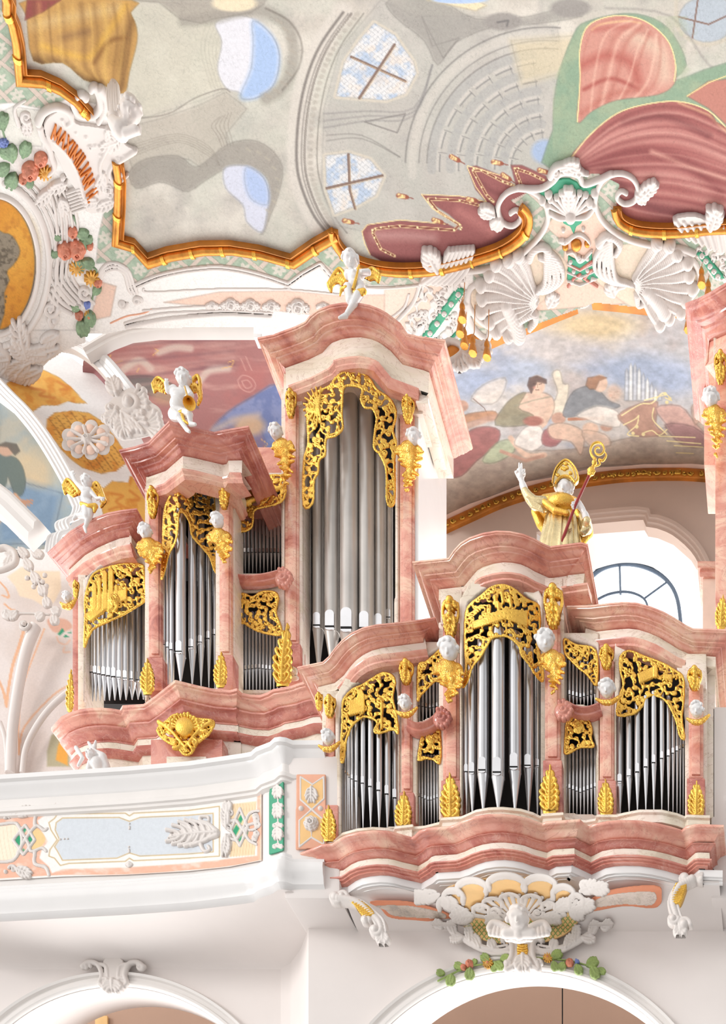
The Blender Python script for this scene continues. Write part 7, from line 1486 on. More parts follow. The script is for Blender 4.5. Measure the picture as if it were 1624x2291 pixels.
# painted marble fields of the soffit
for q, lb in ((c6([(310, 405), (420, 402), (500, 415), (600, 450), (605, 480), (520, 478), (390, 465), (350, 430)]), 'orange edged grey marble field under the smaller organ, left of the big shell'), (c6([(1100, 430), (1150, 380), (1250, 352), (1380, 350), (1370, 425), (1250, 420), (1130, 440)]), 'orange edged grey marble field under the smaller organ, right of the big shell')):
    xs = [p[0] for p in q]; ys = [p[1] for p in q]; cx, cy = sum(xs)/len(xs), sum(ys)/len(ys); R = Rel(min(xs)-4, min(ys)-4, max(xs)+4, max(ys)+4, 1.4); R.fill(sp2(q, 4, True), 1)
    o = tag(R.build('marble_field', M['coral'], soff), lb, 'panel'); R = Rel(min(xs)-4, min(ys)-4, max(xs)+4, max(ys)+4, 1.4); R.fill(sp2([(cx+(x-cx)*.86, cy+(y-cy)*.62) for x, y in q], 4, True), 2); R.build('grey_marble', M['grey'], soff, o)
# big shell, built in tiers between soffit and wall
tier = lambda *a: wallf
shl = thing('shell_corbel', 'great white ruffled stucco shell carrying the smaller organ', 'corbel', P(1165, 2100, YW-.2))
tf = tier(1960, 2110, 14.75, 15.4); hx, hy = e6l(820, 470)
R = Rel(930, 1945, 1390, 2080, 1.5)
R.fill(sp2(e6([(380, 420), (350, 330), (340, 260), (440, 220), (600, 190), (730, 180), (900, 190), (1040, 220), (1150, 250), (1240, 340), (1200, 400), (1000, 470), (820, 520), (600, 480)]), 3, True), 2)
R.build('shell_bowl', M['ochre'], tf, shl)
R = Rel(930, 1940, 1390, 2085, 1.3)
lobes = [(380, 250), (440, 240), (500, 215), (590, 225), (630, 200), (730, 175), (830, 195), (850, 240), (900, 195), (1000, 200), (1040, 250), (1100, 245), (1150, 290)]
for i in range(15):
    a = -2.95+i*2.75/14; L1 = 122*(.72+.28*abs(math.cos(a)))*(1.05 if i % 2 else .95); L0 = 26
    R.stroke([(hx+math.cos(a)*L0*1.2, hy+math.sin(a)*L0*.6), (hx+math.cos(a)*L1*.9, hy+math.sin(a)*L1*.62)], 2.5, 5, 3, hk=1.6, smooth=False)
for (x, y, w_, h_) in ((735, 205, 110, 36), (955, 215, 95, 36), (515, 235, 90, 36), (395, 300, 60, 34), (1105, 275, 65, 34), (335, 350, 34, 26), (1190, 330, 44, 30)):   # ruffled rim, outer tier
    q = [(x-w_, y+h_*1.3), (x-w_*1.02, y+h_*.2), (x-w_*.6, y-h_*.7), (x, y-h_), (x+w_*.6, y-h_*.7), (x+w_*1.02, y+h_*.2), (x+w_, y+h_*1.3)]; R.stroke(e6(q), 5.5, 5.5, 10, hk=1.3); R.stroke([(a, b+6) for a, b in e6(q)], 4, 4, 5)
for (x, y, w_, h_) in ((760, 320, 60, 24), (900, 330, 60, 26), (650, 350, 60, 26), (1010, 370, 40, 22), (575, 390, 50, 24)):
    q = [(x-w_, y+h_), (x-w_*.9, y-h_*.3), (x, y-h_), (x+w_*.9, y-h_*.3), (x+w_, y+h_)]; R.stroke(e6(q), 4, 4, 12, hk=1.3)
for (x, y, r_, s_) in ((345, 350, 12, 1), (1240, 240, 12, -1), (560, 375, 11, 1), (660, 420, 13, -1), (940, 420, 13, 1), (1010, 360, 10, -1), (270, 300, 11, 1), (1300, 260, 10, -1), (420, 400, 10, -1), (1160, 340, 11, 1)): R.spiral(*e6l(x, y), r_, 0, 1.2, s_, 4.5, 3, 9)
for (x, y, a, L_) in ((300, 300, 3.0, 60), (220, 300, 2.9, 44), (1220, 280, -.5, 50), (1290, 270, -.2, 44), (480, 400, 2.6, 46), (1150, 400, .4, 40), (1060, 400, -.6, 44), (420, 370, 3.4, 40), (1200, 380, -.2, 44), (520, 440, 3.0, 50), (700, 460, 3.1, 40), (980, 450, .1, 46)): R.leaf(*e6l(x, y), a, L_*.8, 26, 4, 4, 8)
R.build('ruffled_shell', M['stucco'], tf, shl)
# lattice apron and side sprays on the wall
R = Rel(1000, 2020, 1330, 2130, 1.4); R.fill(sp2(e6([(405, 430), (500, 540), (620, 600), (820, 620), (1000, 600), (1150, 530), (1240, 400), (1240, 375), (1100, 420), (820, 470), (560, 460)]), 3, True), 3); ap = R.build('ochre_apron', M['ochre'], wallf, shl)
R = Rel(1000, 2020, 1330, 2130, 1.1); m = inpoly(R.U, R.V, sp2(e6([(410, 435), (500, 540), (620, 600), (820, 615), (1000, 595), (1150, 525), (1235, 400), (1100, 425), (820, 475), (560, 465)]), 3, True))
for s_ in (1, -1): gx = (R.U+s_*R.V*.8)/11.; f_ = np.abs(gx-np.round(gx)); R.H = np.where(m & (f_ < .12), 4.2, R.H)
R.build('green_lattice', M['leafb'], wallf, ap)
R = Rel(960, 2030, 1390, 2200, 1.4)
for sd in (-1, 1):
    X = lambda x: 845+sd*(x-845) if sd > 0 else x
    f_ = (lambda pts: e6(pts)) if sd < 0 else (lambda pts: e6([(1680-x, y) for x, y in pts]))
    R.stroke(f_([(300, 500), (340, 490), (400, 540), (480, 590), (580, 640), (700, 660), (760, 640)]), 5, 5, 1); R.stroke(f_([(410, 560), (520, 630), (640, 680), (750, 670)]), 4, 4); R.stroke(f_([(520, 600), (620, 640), (740, 625)]), 3, 3, 2)
    (x, y), = f_([(310, 505)]); R.spiral(x, y, 9, 0, 1.2, sd, 4, 3, 3); R.leaf(x, y, -1.57-sd*-.9, 20, 18, 3, 3, 3)
    for (x, y, a, L_) in ((400, 560, -1.9, 34), (500, 600, -1.7, 36), (560, 640, -2.0, 30), (450, 580, 3.0, 26), (650, 650, -1.9, 20)): (qx, qy), = f_([(x, y)]); R.leaf(qx, qy, a if sd < 0 else math.pi-a, L_, 16, 4, 3, 2)
    R.stroke(f_([(715, 600), (740, 590), (770, 620), (770, 700), (740, 760), (740, 790), (790, 760), (820, 740)]), 6.5, 5, 6); (x, y), = f_([(740, 745)]); R.spiral(x, y, 8, 0, 1.1, -sd, 4, 3, 6)
R.fill(e6([(750, 590), (930, 590), (910, 700), (940, 780), (850, 800), (740, 780), (770, 700)]), 7); R.leaf(*e6l(845, 700), 1.57, 34, 34, 4, 4, 8); R.fan(*e6l(835, 600), -2.8, -.35, 8, 24, 7, 4, 7)
R.build('side_sprays', M['stucco'], wallf, shl)
R = Rel(1150, 2105, 1190, 2150, 1.1); x, y = e6l(842, 667); R.fill(ell_pts(x, y, 13, 15, 0, 360, 24), 8); 
for k in range(5): R.stroke([(x-10, y-11+k*5.5), (x, y-9+k*5.5), (x+10, y-11+k*5.5)], 2.4, 2.4, 8)
R.build('gold_boss', M['gold'], wallf, shl)
garland('garland of flowers on the right arch, left of its keystone scrolls', [e6([(290, 855), (400, 800), (500, 760), (620, 740), (755, 710)])], [(*e6l(x, y), a, L_) for x, y, a, L_ in ((330, 810, 3.4, 16), (380, 820, 1.8, 22), (450, 770, 3.5, 18), (500, 780, 1.7, 22), (520, 750, -1.2, 12), (620, 730, -2.4, 20), (660, 740, .6, 20), (700, 715, -.2, 18), (670, 760, 2.4, 14))], [(*e6l(495, 748), 10, 'terra'), (*e6l(455, 770), 7, 'terra'), (*e6l(615, 745), 11, 'sunfl')], wallf, c=1.1, lf='leafb')
garland('garland of flowers on the right arch, right of its keystone scrolls', [e6([(930, 705), (1050, 715), (1150, 725), (1260, 755), (1360, 795)])], [(*e6l(x, y), a, L_) for x, y, a, L_ in ((1030, 700, -.4, 22), (1040, 735, 1.3, 18), (1110, 740, 2.2, 18), (1190, 755, 1.2, 20), (1260, 755, -.5, 24), (1290, 770, 1.1, 24), (1330, 780, .5, 16))], [(*e6l(1003, 708), 10, 'sunfl'), (*e6l(1145, 740), 10, 'terra'), (*e6l(1192, 735), 7, 'blue')], wallf, c=1.1, lf='leafb')
# keystone of the left arch
R = Rel(170, 2120, 345, 2240, 1.3); D7 = lambda x, y: c7([(x, y)])[0]
for sd in (-1, 1):
    f_ = (lambda pts: c7(pts)) if sd < 0 else (lambda pts: c7([(1088-x, y) for x, y in pts]))
    R.stroke(f_([(400, 1120), (430, 1100), (470, 1110), (490, 1160), (480, 1200), (510, 1215), (515, 1180), (490, 1180)]), 6, 4, 3); R.stroke(f_([(470, 1110), (510, 1120), (520, 1170)]), 5, 4, 3); R.spiral(*f_([(415, 1118)])[0], 9, 0, 1.2, sd, 4, 3, 2)
R.fill(sp2(c7([(500, 1150), (500, 1090), (545, 1068), (590, 1090), (600, 1160), (610, 1210), (580, 1240), (540, 1245), (500, 1230), (470, 1200)]), 3, True), 5); R.leaf(*D7(545, 1190), 1.57, 26, 40, 4, 4, 6)
tag(R.build('keystone_ornament', M['stucco'], front(16.12)), 'white stucco keystone ornament of scrolls on top of the left arch', 'stucco ornament')
# volute consoles at both ends of the smaller organ
def console(label, sc_, body, gold, Yb):
    t = thing('volute_console', label, 'corbel', P(*body[-1], Yb)); R = Rel(min(p[0] for p in body)-20, min(p[1] for p in body)-24, max(p[0] for p in body)+24, max(p[1] for p in body)+24, 1.3)
    R.stroke(body, 12, 8, 4, hk=1.5); R.stroke([(x+9, y-3) for x, y in body], 4, 3, 12); R.stroke([(x-9, y+3) for x, y in body], 4, 3, 12)
    for (x, y, r_, sg) in sc_: R.spiral(x, y, r_, 0, 1.3, sg, 6, 4, 12); R.dot(x, y, r_*.6, 8, 14)
    R.leaf(*body[-1], 1.5, 22, 24, 4, 4, 8); R.build('stucco_scroll', M['stucco'], front(Yb), t)
    R = Rel(min(p[0] for p in gold)-10, min(p[1] for p in gold)-10, max(p[0] for p in gold)+10, max(p[1] for p in gold)+10, 1.1); R.fill(sp2(gold, 3, True), 18)
    ys = [p[1] for p in gold]; xs = [p[0] for p in gold]; R.H = np.where(R.H > 0, R.H+1.4*np.sin((R.V+R.U*.3)*1.3), 0); R.build('gilded_fluting', M['gold'], front(Yb), t)
console('white volute console with a gilded flute at the left end under the smaller organ', [(*c6([(190, 420)])[0], 15, 1), (*c6([(215, 418)])[0], 11, -1), (*c6([(335, 540)])[0], 13, 1), (*c6([(300, 505)])[0], 9, -1)], c6([(200, 425), (270, 440), (320, 480), (350, 510), (360, 550)]), c6([(222, 424), (290, 440), (330, 475), (330, 492), (290, 492), (262, 455)]), 15.0)
console('white volute console with a gilded flute at the right end under the smaller organ', [(*c6([(1475, 350)])[0], 15, 1), (*c6([(1535, 355)])[0], 12, -1), (*c6([(1430, 500)])[0], 12, 1), (*c6([(1470, 520)])[0], 14, -1)], c6([(1500, 355), (1455, 380), (1430, 430), (1440, 480), (1455, 520)]), c6([(1445, 372), (1482, 368), (1465, 430), (1450, 450), (1428, 440), (1430, 400)]), 14.8)
# stucco vine on the far left wall
R = Rel(-10, 1190, 140, 1420, 1.5)
for (x, y, a, L_) in ((180, 200, .8, 60), (230, 300, 1.0, 60), (300, 420, 1.1, 60), (370, 540, 1.1, 50), (420, 650, 1.3, 50), (300, 220, .5, 60), (60, 250, .3, 60), (100, 280, 2.0, 60), (480, 760, .3, 40), (400, 800, 2.6, 40), (500, 820, 1.5, 40), (160, 780, 2.4, 50), (60, 780, 1.0, 40)): (qx, qy), = d5([(x, y)]); R.leaf(qx, qy, a, L_*.42, 16, 4, 2.6, 1)
for (x, y) in ((250, 465), (310, 545), (410, 440), (425, 540), (390, 500), (350, 470)): (qx, qy), = d5([(x, y)]); R.rose(qx, qy, 5, 1, 5, 2)
R.stroke(d5([(190, 220), (290, 400), (370, 540), (430, 660), (450, 720)]), 2.2, 2.2, 1); R.stroke(d5([(60, 785), (160, 790), (300, 790), (450, 800)]), 2, 2, 1); R.stroke(d5([(0, 200), (60, 190), (140, 240), (140, 330), (60, 380), (0, 400)]), 7, 6); R.stroke(d5([(200, 80), (280, 90), (300, 130), (260, 140)]), 7, 5, 2); R.spiral(*d5([(220, 890)])[0], 12, 0, 1.2, 1, 4, 3); R.spiral(*d5([(60, 790)])[0], 12, 0, 1.2, 1, 4, 3)
tag(R.build('stucco_vine', M['stucco'], front(25.0)), 'white stucco vine of leaves on the bright wall at the far left', 'stucco ornament')
# ---------------------------------------------------------------- figures
FWD = Vector((0, -1, -.75)).normalized()
def head(c, R, fwd=FWD, tilt=0.):
    """caps of a head of radius R (metres) around c, face turned along fwd"""
    f = fwd.normalized(); r = f.cross(Vector((math.sin(tilt), 0, math.cos(tilt)))).normalized(); u = r.cross(f).normalized()
    q = lambda a, b, d: c+r*(a*R)+u*(b*R)+f*(d*R)
    caps = [(c, R*.97), (q(0, -.30, .22), R*.76), (q(-.34, -.34, .52), R*.36), (q(.34, -.34, .52), R*.36), (q(0, -.80, .50), R*.27),
            (q(0, .10, .92), q(0, -.22, 1.14), R*.10, R*.15), (q(-.44, .22, .72), q(.44, .22, .72), R*.22, R*.22), (q(-.34, -.02, .76), R*.13), (q(.34, -.02, .76), R*.13),
            (q(-.15, -.47, .93), q(.15, -.47, .93), R*.075, R*.075), (q(-.11, -.57, .90), q(.11, -.57, .90), R*.085, R*.085), (q(-.93, -.05, .05), R*.2, (.5, 1, 1)), (q(.93, -.05, .05), R*.2, (.5, 1, 1))]
    return caps, q
def curls(q, R, seed, n=34, lo=-.1, big=.26):
    rg = random.Random(seed); out = []
    for i in range(n):
        th = rg.uniform(0, 2*math.pi); h = rg.uniform(lo, 1.0); k = math.sqrt(max(0, 1-h*h)); a, d = k*math.cos(th), k*math.sin(th)
        if d > .30 and h < .62: continue
        out.append((q(a*1.0, h*1.0, d*.95), R*rg.uniform(big*.75, big*1.15)))
    return out+[(q(0, .38, -.34), R*.86)]
def figure_head(parent, c, R, fwd=FWD, seed=1, name='head', mat='gloss', extra=(), hair=True, tilt=0., lo=-.1):
    caps, q = head(c, R, fwd, tilt)
    h = blobs(name, caps+list(extra), M[mat], parent, vox=R/11, sm=2)
    if hair: blobs('hair', curls(q, R, seed, lo=lo), M[mat], h if parent is None or True else parent, vox=R/9, sm=1)
    return h, q
def wing(name, parent, pts, Y, mat='gold', n=7, seed=1):
    """feathered wing: root, wrist and tip in the picture"""
    (x0, y0), (x1, y1), (x2, y2) = pts; xs = [x0, x1, x2]; ys = [y0, y1, y2]; R = Rel(min(xs)-22, min(ys)-22, max(xs)+22, max(ys)+22, 1.1)
    R.stroke([(x0, y0), (x1, y1), (x2, y2)], 4.5, 3, 3)
    cx, cy = (x0+x2)/2, (y0+y2)/2+10
    for k in range(n+1):
        t = k/n; a = (x0*(1-t)**2+2*x1*t*(1-t)+x2*t*t, y0*(1-t)**2+2*y1*t*(1-t)+y2*t*t); dx, dy = cx-a[0]+(x2-x0)*.35, cy-a[1]+10; l = math.hypot(dx, dy)+1e-6
        for s_, rr in ((.5, 3.2), (1.0, 2.6)): R.stroke([a, (a[0]+dx/l*16*s_, a[1]+dy/l*16*s_)], 2.8, rr, 4.5-3*s_, smooth=False)
    return R.build(name, M[mat], front(Y), parent)
def px(Y0, tr, k):
    """tracing helper: picture point in a crop plus how far it stands forward (in the crop's units)"""
    s = Y0/F
    def q(x, y, d=0.):
        (u, v), = tr([(x, y)]); return P(u, v, Y0-d*k*s)
    return q, (lambda r: r*k*s)
# putto with a trumpet
def hand(q, S, w, d, n=4, spread=26, L_=46, curl=0.):
    """palm and five fingers: wrist point w (x,y,d), direction angle d"""
    x, y, z = w; dx, dy = math.cos(d), math.sin(d); nx, ny = -dy, dx; caps = [(q(x, y, z), q(x+dx*30, y+dy*30, z), S(17), S(22))]
    for i in range(n):
        o = (i-(n-1)/2)*spread*.42; l = L_*(1-.12*abs(i-1.3)); caps.append((q(x+dx*34+nx*o, y+dy*34+ny*o, z), q(x+dx*(36+l)+nx*o*1.7, y+dy*(36+l)+ny*o*1.7, z+curl), S(8.5), S(6.5)))
    caps.append((q(x+dx*10+nx*20, y+dy*10+ny*20, z+4), q(x+dx*34+nx*44, y+dy*34+ny*44, z+10), S(9), S(7))); return caps
Y0 = 18.12; q, S = px(Y0, e2, .1478)
t = thing('trumpet_putto', 'white winged putto blowing a gold trumpet on the pointed tower cornice', 'statue', q(520, 930)); 
body = [(q(530, 590, 20), S(105), (1, .8, 1.1)), (q(500, 560, 20), q(600, 560, 20), S(88), S(80)), (q(520, 720, 30), S(108)), (q(480, 850, 30), q(590, 850, 30), S(86), S(80)), (q(600, 440, 10), q(590, 520, 10), S(55), S(60)),
        (q(470, 480, 20), q(375, 500, 40), S(58), S(42)), (q(375, 500, 40), q(350, 390, 80), S(42), S(32)), (q(665, 480, 30), q(735, 570, 80), S(52), S(40)), (q(735, 570, 80), q(690, 590, 170), S(40), S(28)),
        (q(460, 870, 40), q(540, 900, 170), S(80), S(58)), (q(540, 900, 170), q(660, 1090, 170), S(52), S(33)), (q(660, 1090, 170), q(700, 1120, 210), S(36), S(24)), (q(610, 850, 60), q(700, 860, 200), S(76), S(56)), (q(700, 860, 200), q(715, 1000, 170), S(50), S(32)), (q(715, 1010, 170), q(790, 1010, 210), S(36), S(24))]
body += hand(q, S, (350, 390, 80), -1.5)+hand(q, S, (690, 590, 170), 2.9, L_=30)
bo = blobs('body', body, M['gloss'], t, vox=S(9), sm=3)
figure_head(t, q(610, 320, 60), S(108), Vector((.15, -1, -.6)), 5)
wing('wing', t, [(420, 880), (362, 858), (343, 858)] and [e2([(440, 500)])[0], e2([(250, 330)])[0], e2([(150, 420)])[0]], Y0+.1); wing('wing', t, [e2([(680, 470)])[0], e2([(840, 300)])[0], e2([(880, 620)])[0]], Y0+.1)
n = 24; V = []; a = q(630, 440, 170); b = q(700, 690, 330); ax = (b-a).normalized(); u = ax.orthogonal().normalized(); v = ax.cross(u)
for s_, r_ in ((0, 12), (.5, 14), (.72, 20), (.86, 38), (.95, 66), (1., 90), (.99, 84), (.93, 58), (.85, 30), (.7, 8)): V += [a.lerp(b, s_)+(u*math.cos(2*math.pi*i/n)+v*math.sin(2*math.pi*i/n))*S(r_) for i in range(n)]
link('trumpet', mesh('trumpet', V, [(j*n+i, j*n+(i+1) % n, (j+1)*n+(i+1) % n, (j+1)*n+i) for j in range(9) for i in range(n)]), M['gold'], t)
blobs('sash', [(q(560, 840, 130), q(640, 810, 150), S(34), S(30)), (q(590, 880, 170), q(620, 960, 190), S(36), S(26)), (q(620, 960, 190), q(680, 1000, 190), S(26), S(16))], M['gold'], t, vox=S(10), sm=1)
# putto waving on the left cornice
Y0 = 18.75; q, S = px(Y0, e3, .1478)
t = thing('waving_putto', 'white winged putto with one arm raised on the left bay cornice', 'statue', q(900, 1130))
body = [(q(880, 540, 20), q(940, 540, 20), S(62), S(60)), (q(900, 640, 20), S(80)), (q(900, 700, 20), q(950, 740, 20), S(68), S(66)), (q(900, 470, 10), q(900, 540, 10), S(34), S(48)), (q(850, 510, 20), q(740, 400, 20), S(40), S(28)), (q(740, 400, 20), q(700, 300, 30), S(28), S(20)),
        (q(980, 560, 20), q(1060, 650, 30), S(40), S(30)), (q(1060, 650, 30), q(1120, 640, 60), S(28), S(22)), (q(900, 790, 30), q(900, 900, 90), S(70), S(48)), (q(900, 900, 90), q(760, 910, 40), S(46), S(32)), (q(760, 910, 40), q(705, 960, 60), S(34), S(20)),
        (q(960, 800, 30), q(940, 920, 70), S(62), S(50)), (q(930, 930, 70), q(890, 1080, 40), S(44), S(26)), (q(880, 1080, 50), q(895, 1150, 90), S(30), S(20))]+hand(q, S, (700, 300, 30), -1.75)+hand(q, S, (1120, 640, 60), .2, L_=26)
blobs('body', body, M['gloss'], t, vox=S(8), sm=3); figure_head(t, q(905, 390, 40), S(80), Vector((-.5, -1, -.5)), 6, tilt=.1)
wing('wing', t, [e3([(800, 570)])[0], e3([(640, 380)])[0], e3([(560, 470)])[0]], Y0+.1); wing('wing', t, [e3([(1000, 500)])[0], e3([(1080, 440)])[0], e3([(1190, 690)])[0]], Y0+.1)
blobs('sash', [(q(830, 730, 60), q(930, 760, 90), S(34), S(30)), (q(930, 760, 90), q(1040, 760, 60), S(30), S(40)), (q(1040, 760, 60), q(1020, 850, 60), S(38), S(18))], M['gold'], t, vox=S(9), sm=1)
# putto on the tallest tower
Y0 = 18.55; q, S = px(Y0, e4, .12315)
t = thing('seated_putto', 'white winged putto with gold wings seated on top of the tallest tower', 'statue', q(700, 1180))
body = [(q(640, 610, 20), q(860, 620, 20), S(78), S(78)), (q(760, 700, 30), S(120)), (q(740, 800, 30), q(860, 820, 30), S(100), S(96)), (q(690, 520, 10), q(720, 600, 10), S(50), S(70)), (q(640, 600, 30), q(740, 560, 120), S(62), S(44)), (q(890, 580, 30), q(1010, 560, 60), S(58), S(50)), (q(1010, 560, 60), q(890, 560, 140), S(46), S(34)),
        (q(640, 870, 40), q(660, 1080, 150), S(96), S(62)), (q(860, 900, 40), q(740, 1130, 160), S(92), S(66)), (q(740, 1130, 160), q(600, 1340, 120), S(60), S(40)), (q(600, 1350, 130), q(480, 1390, 170), S(46), S(26)), (q(660, 1080, 150), q(700, 1150, 120), S(58), S(44))]+hand(q, S, (740, 560, 120), .3, L_=36)
blobs('body', body, M['gloss'], t, vox=S(10), sm=3); figure_head(t, q(680, 340, 40), S(135), Vector((.35, -1, -.8)), 8, lo=-.3)
wing('wing', t, [e4([(640, 720)])[0], e4([(480, 530)])[0], e4([(280, 800)])[0]], Y0+.1, n=9); wing('wing', t, [e4([(940, 640)])[0], e4([(1080, 520)])[0], e4([(1220, 620)])[0]], Y0+.1)
tube('gold_horn', [q(840, 430, 150), q(790, 640, 150), q(730, 880, 130)], [S(14), S(20), S(32)], M['gold'], t, 12)
blobs('sash', [(q(520, 870, 110), q(600, 840, 130), S(34), S(36)), (q(520, 870, 110), q(490, 990, 110), S(32), S(14)), (q(760, 930, 120), q(930, 910, 110), S(40), S(50)), (q(760, 960, 110), q(900, 960, 110), S(26), S(30))], M['gold'], t, vox=S(10), sm=1)
# herm busts with gilded leafy bodies
def herm(hx, hy, Rp, Y0, label, bx, by, tx, ty, bw, seed, fwd=FWD, group='busts on the organ pilasters'):
    s = Y0/F; t = thing('gilded_bust', label, 'bust', P(tx, ty, Y0), group)
    c = P(hx, hy, Y0-.10); figure_head(t, c, Rp*s, fwd, seed, extra=[(c, P(bx*.35+hx*.65, (hy*.45+by*.55), Y0-.03), Rp*s*.5, Rp*s*.55)], lo=-.1)
    rg = random.Random(seed); caps = [(P(bx-bw*.34, by-3, Y0), P(bx+bw*.34, by-3, Y0), bw*.24*s, bw*.24*s), (P(bx, by, Y0), bw*.42*s)]
    N = 7
    for i in range(N):
        f_ = i/(N-1); x = bx+(tx-bx)*f_+math.sin(f_*4)*bw*.08; y = by+(ty-by)*f_; caps.append((P(x, y, Y0), max(2.2, bw*.36*(1-f_)**.8)*s))
        for sd in (-1, 1): caps.append((P(x+sd*bw*.22*(1-f_), y, Y0-.02), P(x+sd*bw*(.52*(1-f_)+.06), y+rg.uniform(-4, 9), Y0-.06), bw*.12*s*(1.1-f_*.6), bw*.06*s))
    for i in range(16): a = rg.uniform(0, 6.28); r_ = rg.uniform(.15, .5)*bw; caps.append((P(bx+r_*math.cos(a)*1.1, by+r_*math.sin(a)*.7, Y0-.05), bw*rg.uniform(.08, .14)*s))
    blobs('gilded_body', caps, M['goldc'], t, vox=max(.009, bw*.03*s), sm=1)
herm(325, 1190, 14, 18.65, 'white bust on a gilded leafy body between the left bay and the pointed tower', 335, 1228, 342, 1275, 50, 1)
herm(486, 1166, 14, 18.5, 'white bust on a gilded leafy body at the right pilaster of the pointed tower', 492, 1205, 505, 1256, 46, 2)
herm(617, 967, 14, 18.9, 'white bust on a curved gilded leafy body left of the tallest tower', 634, 1004, 640, 1095, 44, 3)
herm(926, 978, 15, 18.95, 'white bust on a gilded leafy body right of the tallest tower', 916, 1014, 913, 1098, 52, 4)
herm(1004, 1454, 21, 14.6, 'large white bust on a shaggy gilded body, left of the centre pipes in front', 1003, 1502, 1010, 1568, 58, 5)
herm(1219, 1434, 20, 14.55, 'large white bust on a shaggy gilded body, right of the centre pipes in front', 1236, 1478, 1240, 1546, 50, 6, Vector((.3, -1, -.75)))
herm(1590, 890, 17, 18.9, 'white bust on a gilded leafy body at the right edge of the picture', 1598, 930, 1604, 1015, 46, 7)
for k, (x, y, Rp, Y0, lb) in enumerate(((906, 1573, 14, 14.72, 'small white head over a gilded collar right of the left bay of the smaller organ'), (733, 1650, 14, 14.82, 'small white head over a gilded collar at the left end of the smaller organ'), (1357, 1541, 17, 14.62, 'small white head over a gilded collar left of the right bay of the smaller organ'), (1558, 1588, 15, 14.55, 'small white head over a gilded collar at the right end of the smaller organ'), (150, 1336, 10, 19.0, 'small white head seen from the side at the far left end of the large organ'))):
    s = Y0/F; t = thing('crowned_head', lb, 'bust', P(x, y+34, Y0), 'small heads over gilded collars'); c = P(x, y, Y0-.05); figure_head(t, c, Rp*s, FWD, 20+k)
    caps = []; w = Rp*1.7
    for i in range(9): f_ = i/8; caps.append((P(x-w*.8+w*1.9*f_, y+Rp*1.35+12*math.sin(math.pi*f_)-(8*f_), Y0-.03), (3.2+3.2*math.sin(math.pi*f_))*s))
    caps += [(caps[i][0], caps[i+1][0], caps[i][1]*.9, caps[i+1][1]*.9) for i in range(8)]+[(P(x+d_, y+Rp*1.4+8, Y0-.08), 4.2*s) for d_ in (-8, 0, 8)]
    blobs('gilded_collar', caps, M['goldc'], t, vox=1.3*s, sm=1)
# cherub head on the name cartouche
Y0 = 19.5; q, S = px(Y0, e5, .1601)
t = thing('cherub_head', 'white winged cherub head at the top right corner of the name cartouche', 'statue', q(1300, 700))
figure_head(t, q(1325, 420, 60), S(140), Vector((.25, -1, -1.0)), 31, extra=[(q(1290, 560, 20), q(1180, 700, 0), S(60), S(110)), (q(1180, 700, 0), q(1100, 600, 0), S(120), S(90)), (q(1250, 740, 20), q(1400, 690, 40), S(60), S(55))], mat='stucco')
R = Rel(225, 175, 330, 320, 1.1); R.stroke(e5([(1110, 560), (1090, 400), (1110, 220), (1110, 90)]), 12, 9, 4); 
for k in range(5): R.stroke(e5([(1060+k*30, 520), (1040+k*32, 300), (1060+k*25, 110+abs(k-2)*25)]), 3, 3, 12)
for k in range(4): R.stroke(e5([(1200, 720), (1330, 700+k*20), (1450, 660+k*26)]), 5, 4, 3)
R.build('wing', M['stucco'], front(Y0+.1), t)
# cherub head under the shell
Y0 = 14.7; q, S = px(Y0, e6, .3448)
t = thing('cherub_head', 'white winged cherub head beneath the great ruffled shell', 'statue', q(815, 580))
figure_head(t, q(812, 450, 20), S(70), Vector((0, -1, -.55)), 32, extra=[(q(812, 520, 0), q(812, 550, -10), S(36), S(40)), (q(730, 545, -10), q(900, 545, -10), S(34), S(34))], mat='stucco')
R = Rel(1085, 2050, 1255, 2115, 1.2)
for sd in (-1, 1):
    f_ = (lambda p_: e6(p_)) if sd < 0 else (lambda p_: e6([(1630-x, y) for x, y in p_]))
    R.stroke(f_([(770, 540), (700, 500), (650, 490), (625, 520)]), 8, 7, 6)
    for k in range(6): R.stroke(f_([(640+k*24, 500+k*4), (630+k*26, 550+k*4)]), 5, 6, 4)
    for k in range(4): R.stroke(f_([(760-k*5, 560), (740+k*18, 585)]), 6, 6, 3)
R.stroke(e6([(730, 560), (815, 590), (900, 560)]), 8, 8, 6); R.build('wing', M['stucco'], front(15.0), t)
# figure half hidden under the base of the large organ
Y0 = 18.7; q, S = px(Y0, c3, .3941)
t = thing('reclining_putto', 'white putto figure with raised arms under the base of the large organ, left', 'statue', q(300, 1200))
blobs('body', [(q(300, 1190, 10), S(38)), (q(330, 1160, 10), q(350, 1210, 0), S(26), S(24)), (q(285, 1120, 10), q(330, 1150, 10), S(14), S(24)), (q(250, 1070, 10), q(285, 1120, 10), S(9), S(14)), (q(290, 1062, 20), q(282, 1100, 10), S(7), S(12)), (q(180, 1100, 10), q(215, 1155, 20), S(13), S(11)), (q(215, 1155, 20), q(190, 1200, 10), S(11), S(8)), (q(260, 1180, 10), q(250, 1215, 10), S(16), S(14))]+hand(q, S, (250, 1078, 10), -1.9, L_=8, spread=8)[1:1], M['gloss'], t, vox=S(4), sm=3)
figure_head(t, q(262, 1140, 30), S(28), Vector((-.5, -1, .1)), 41, hair=True)
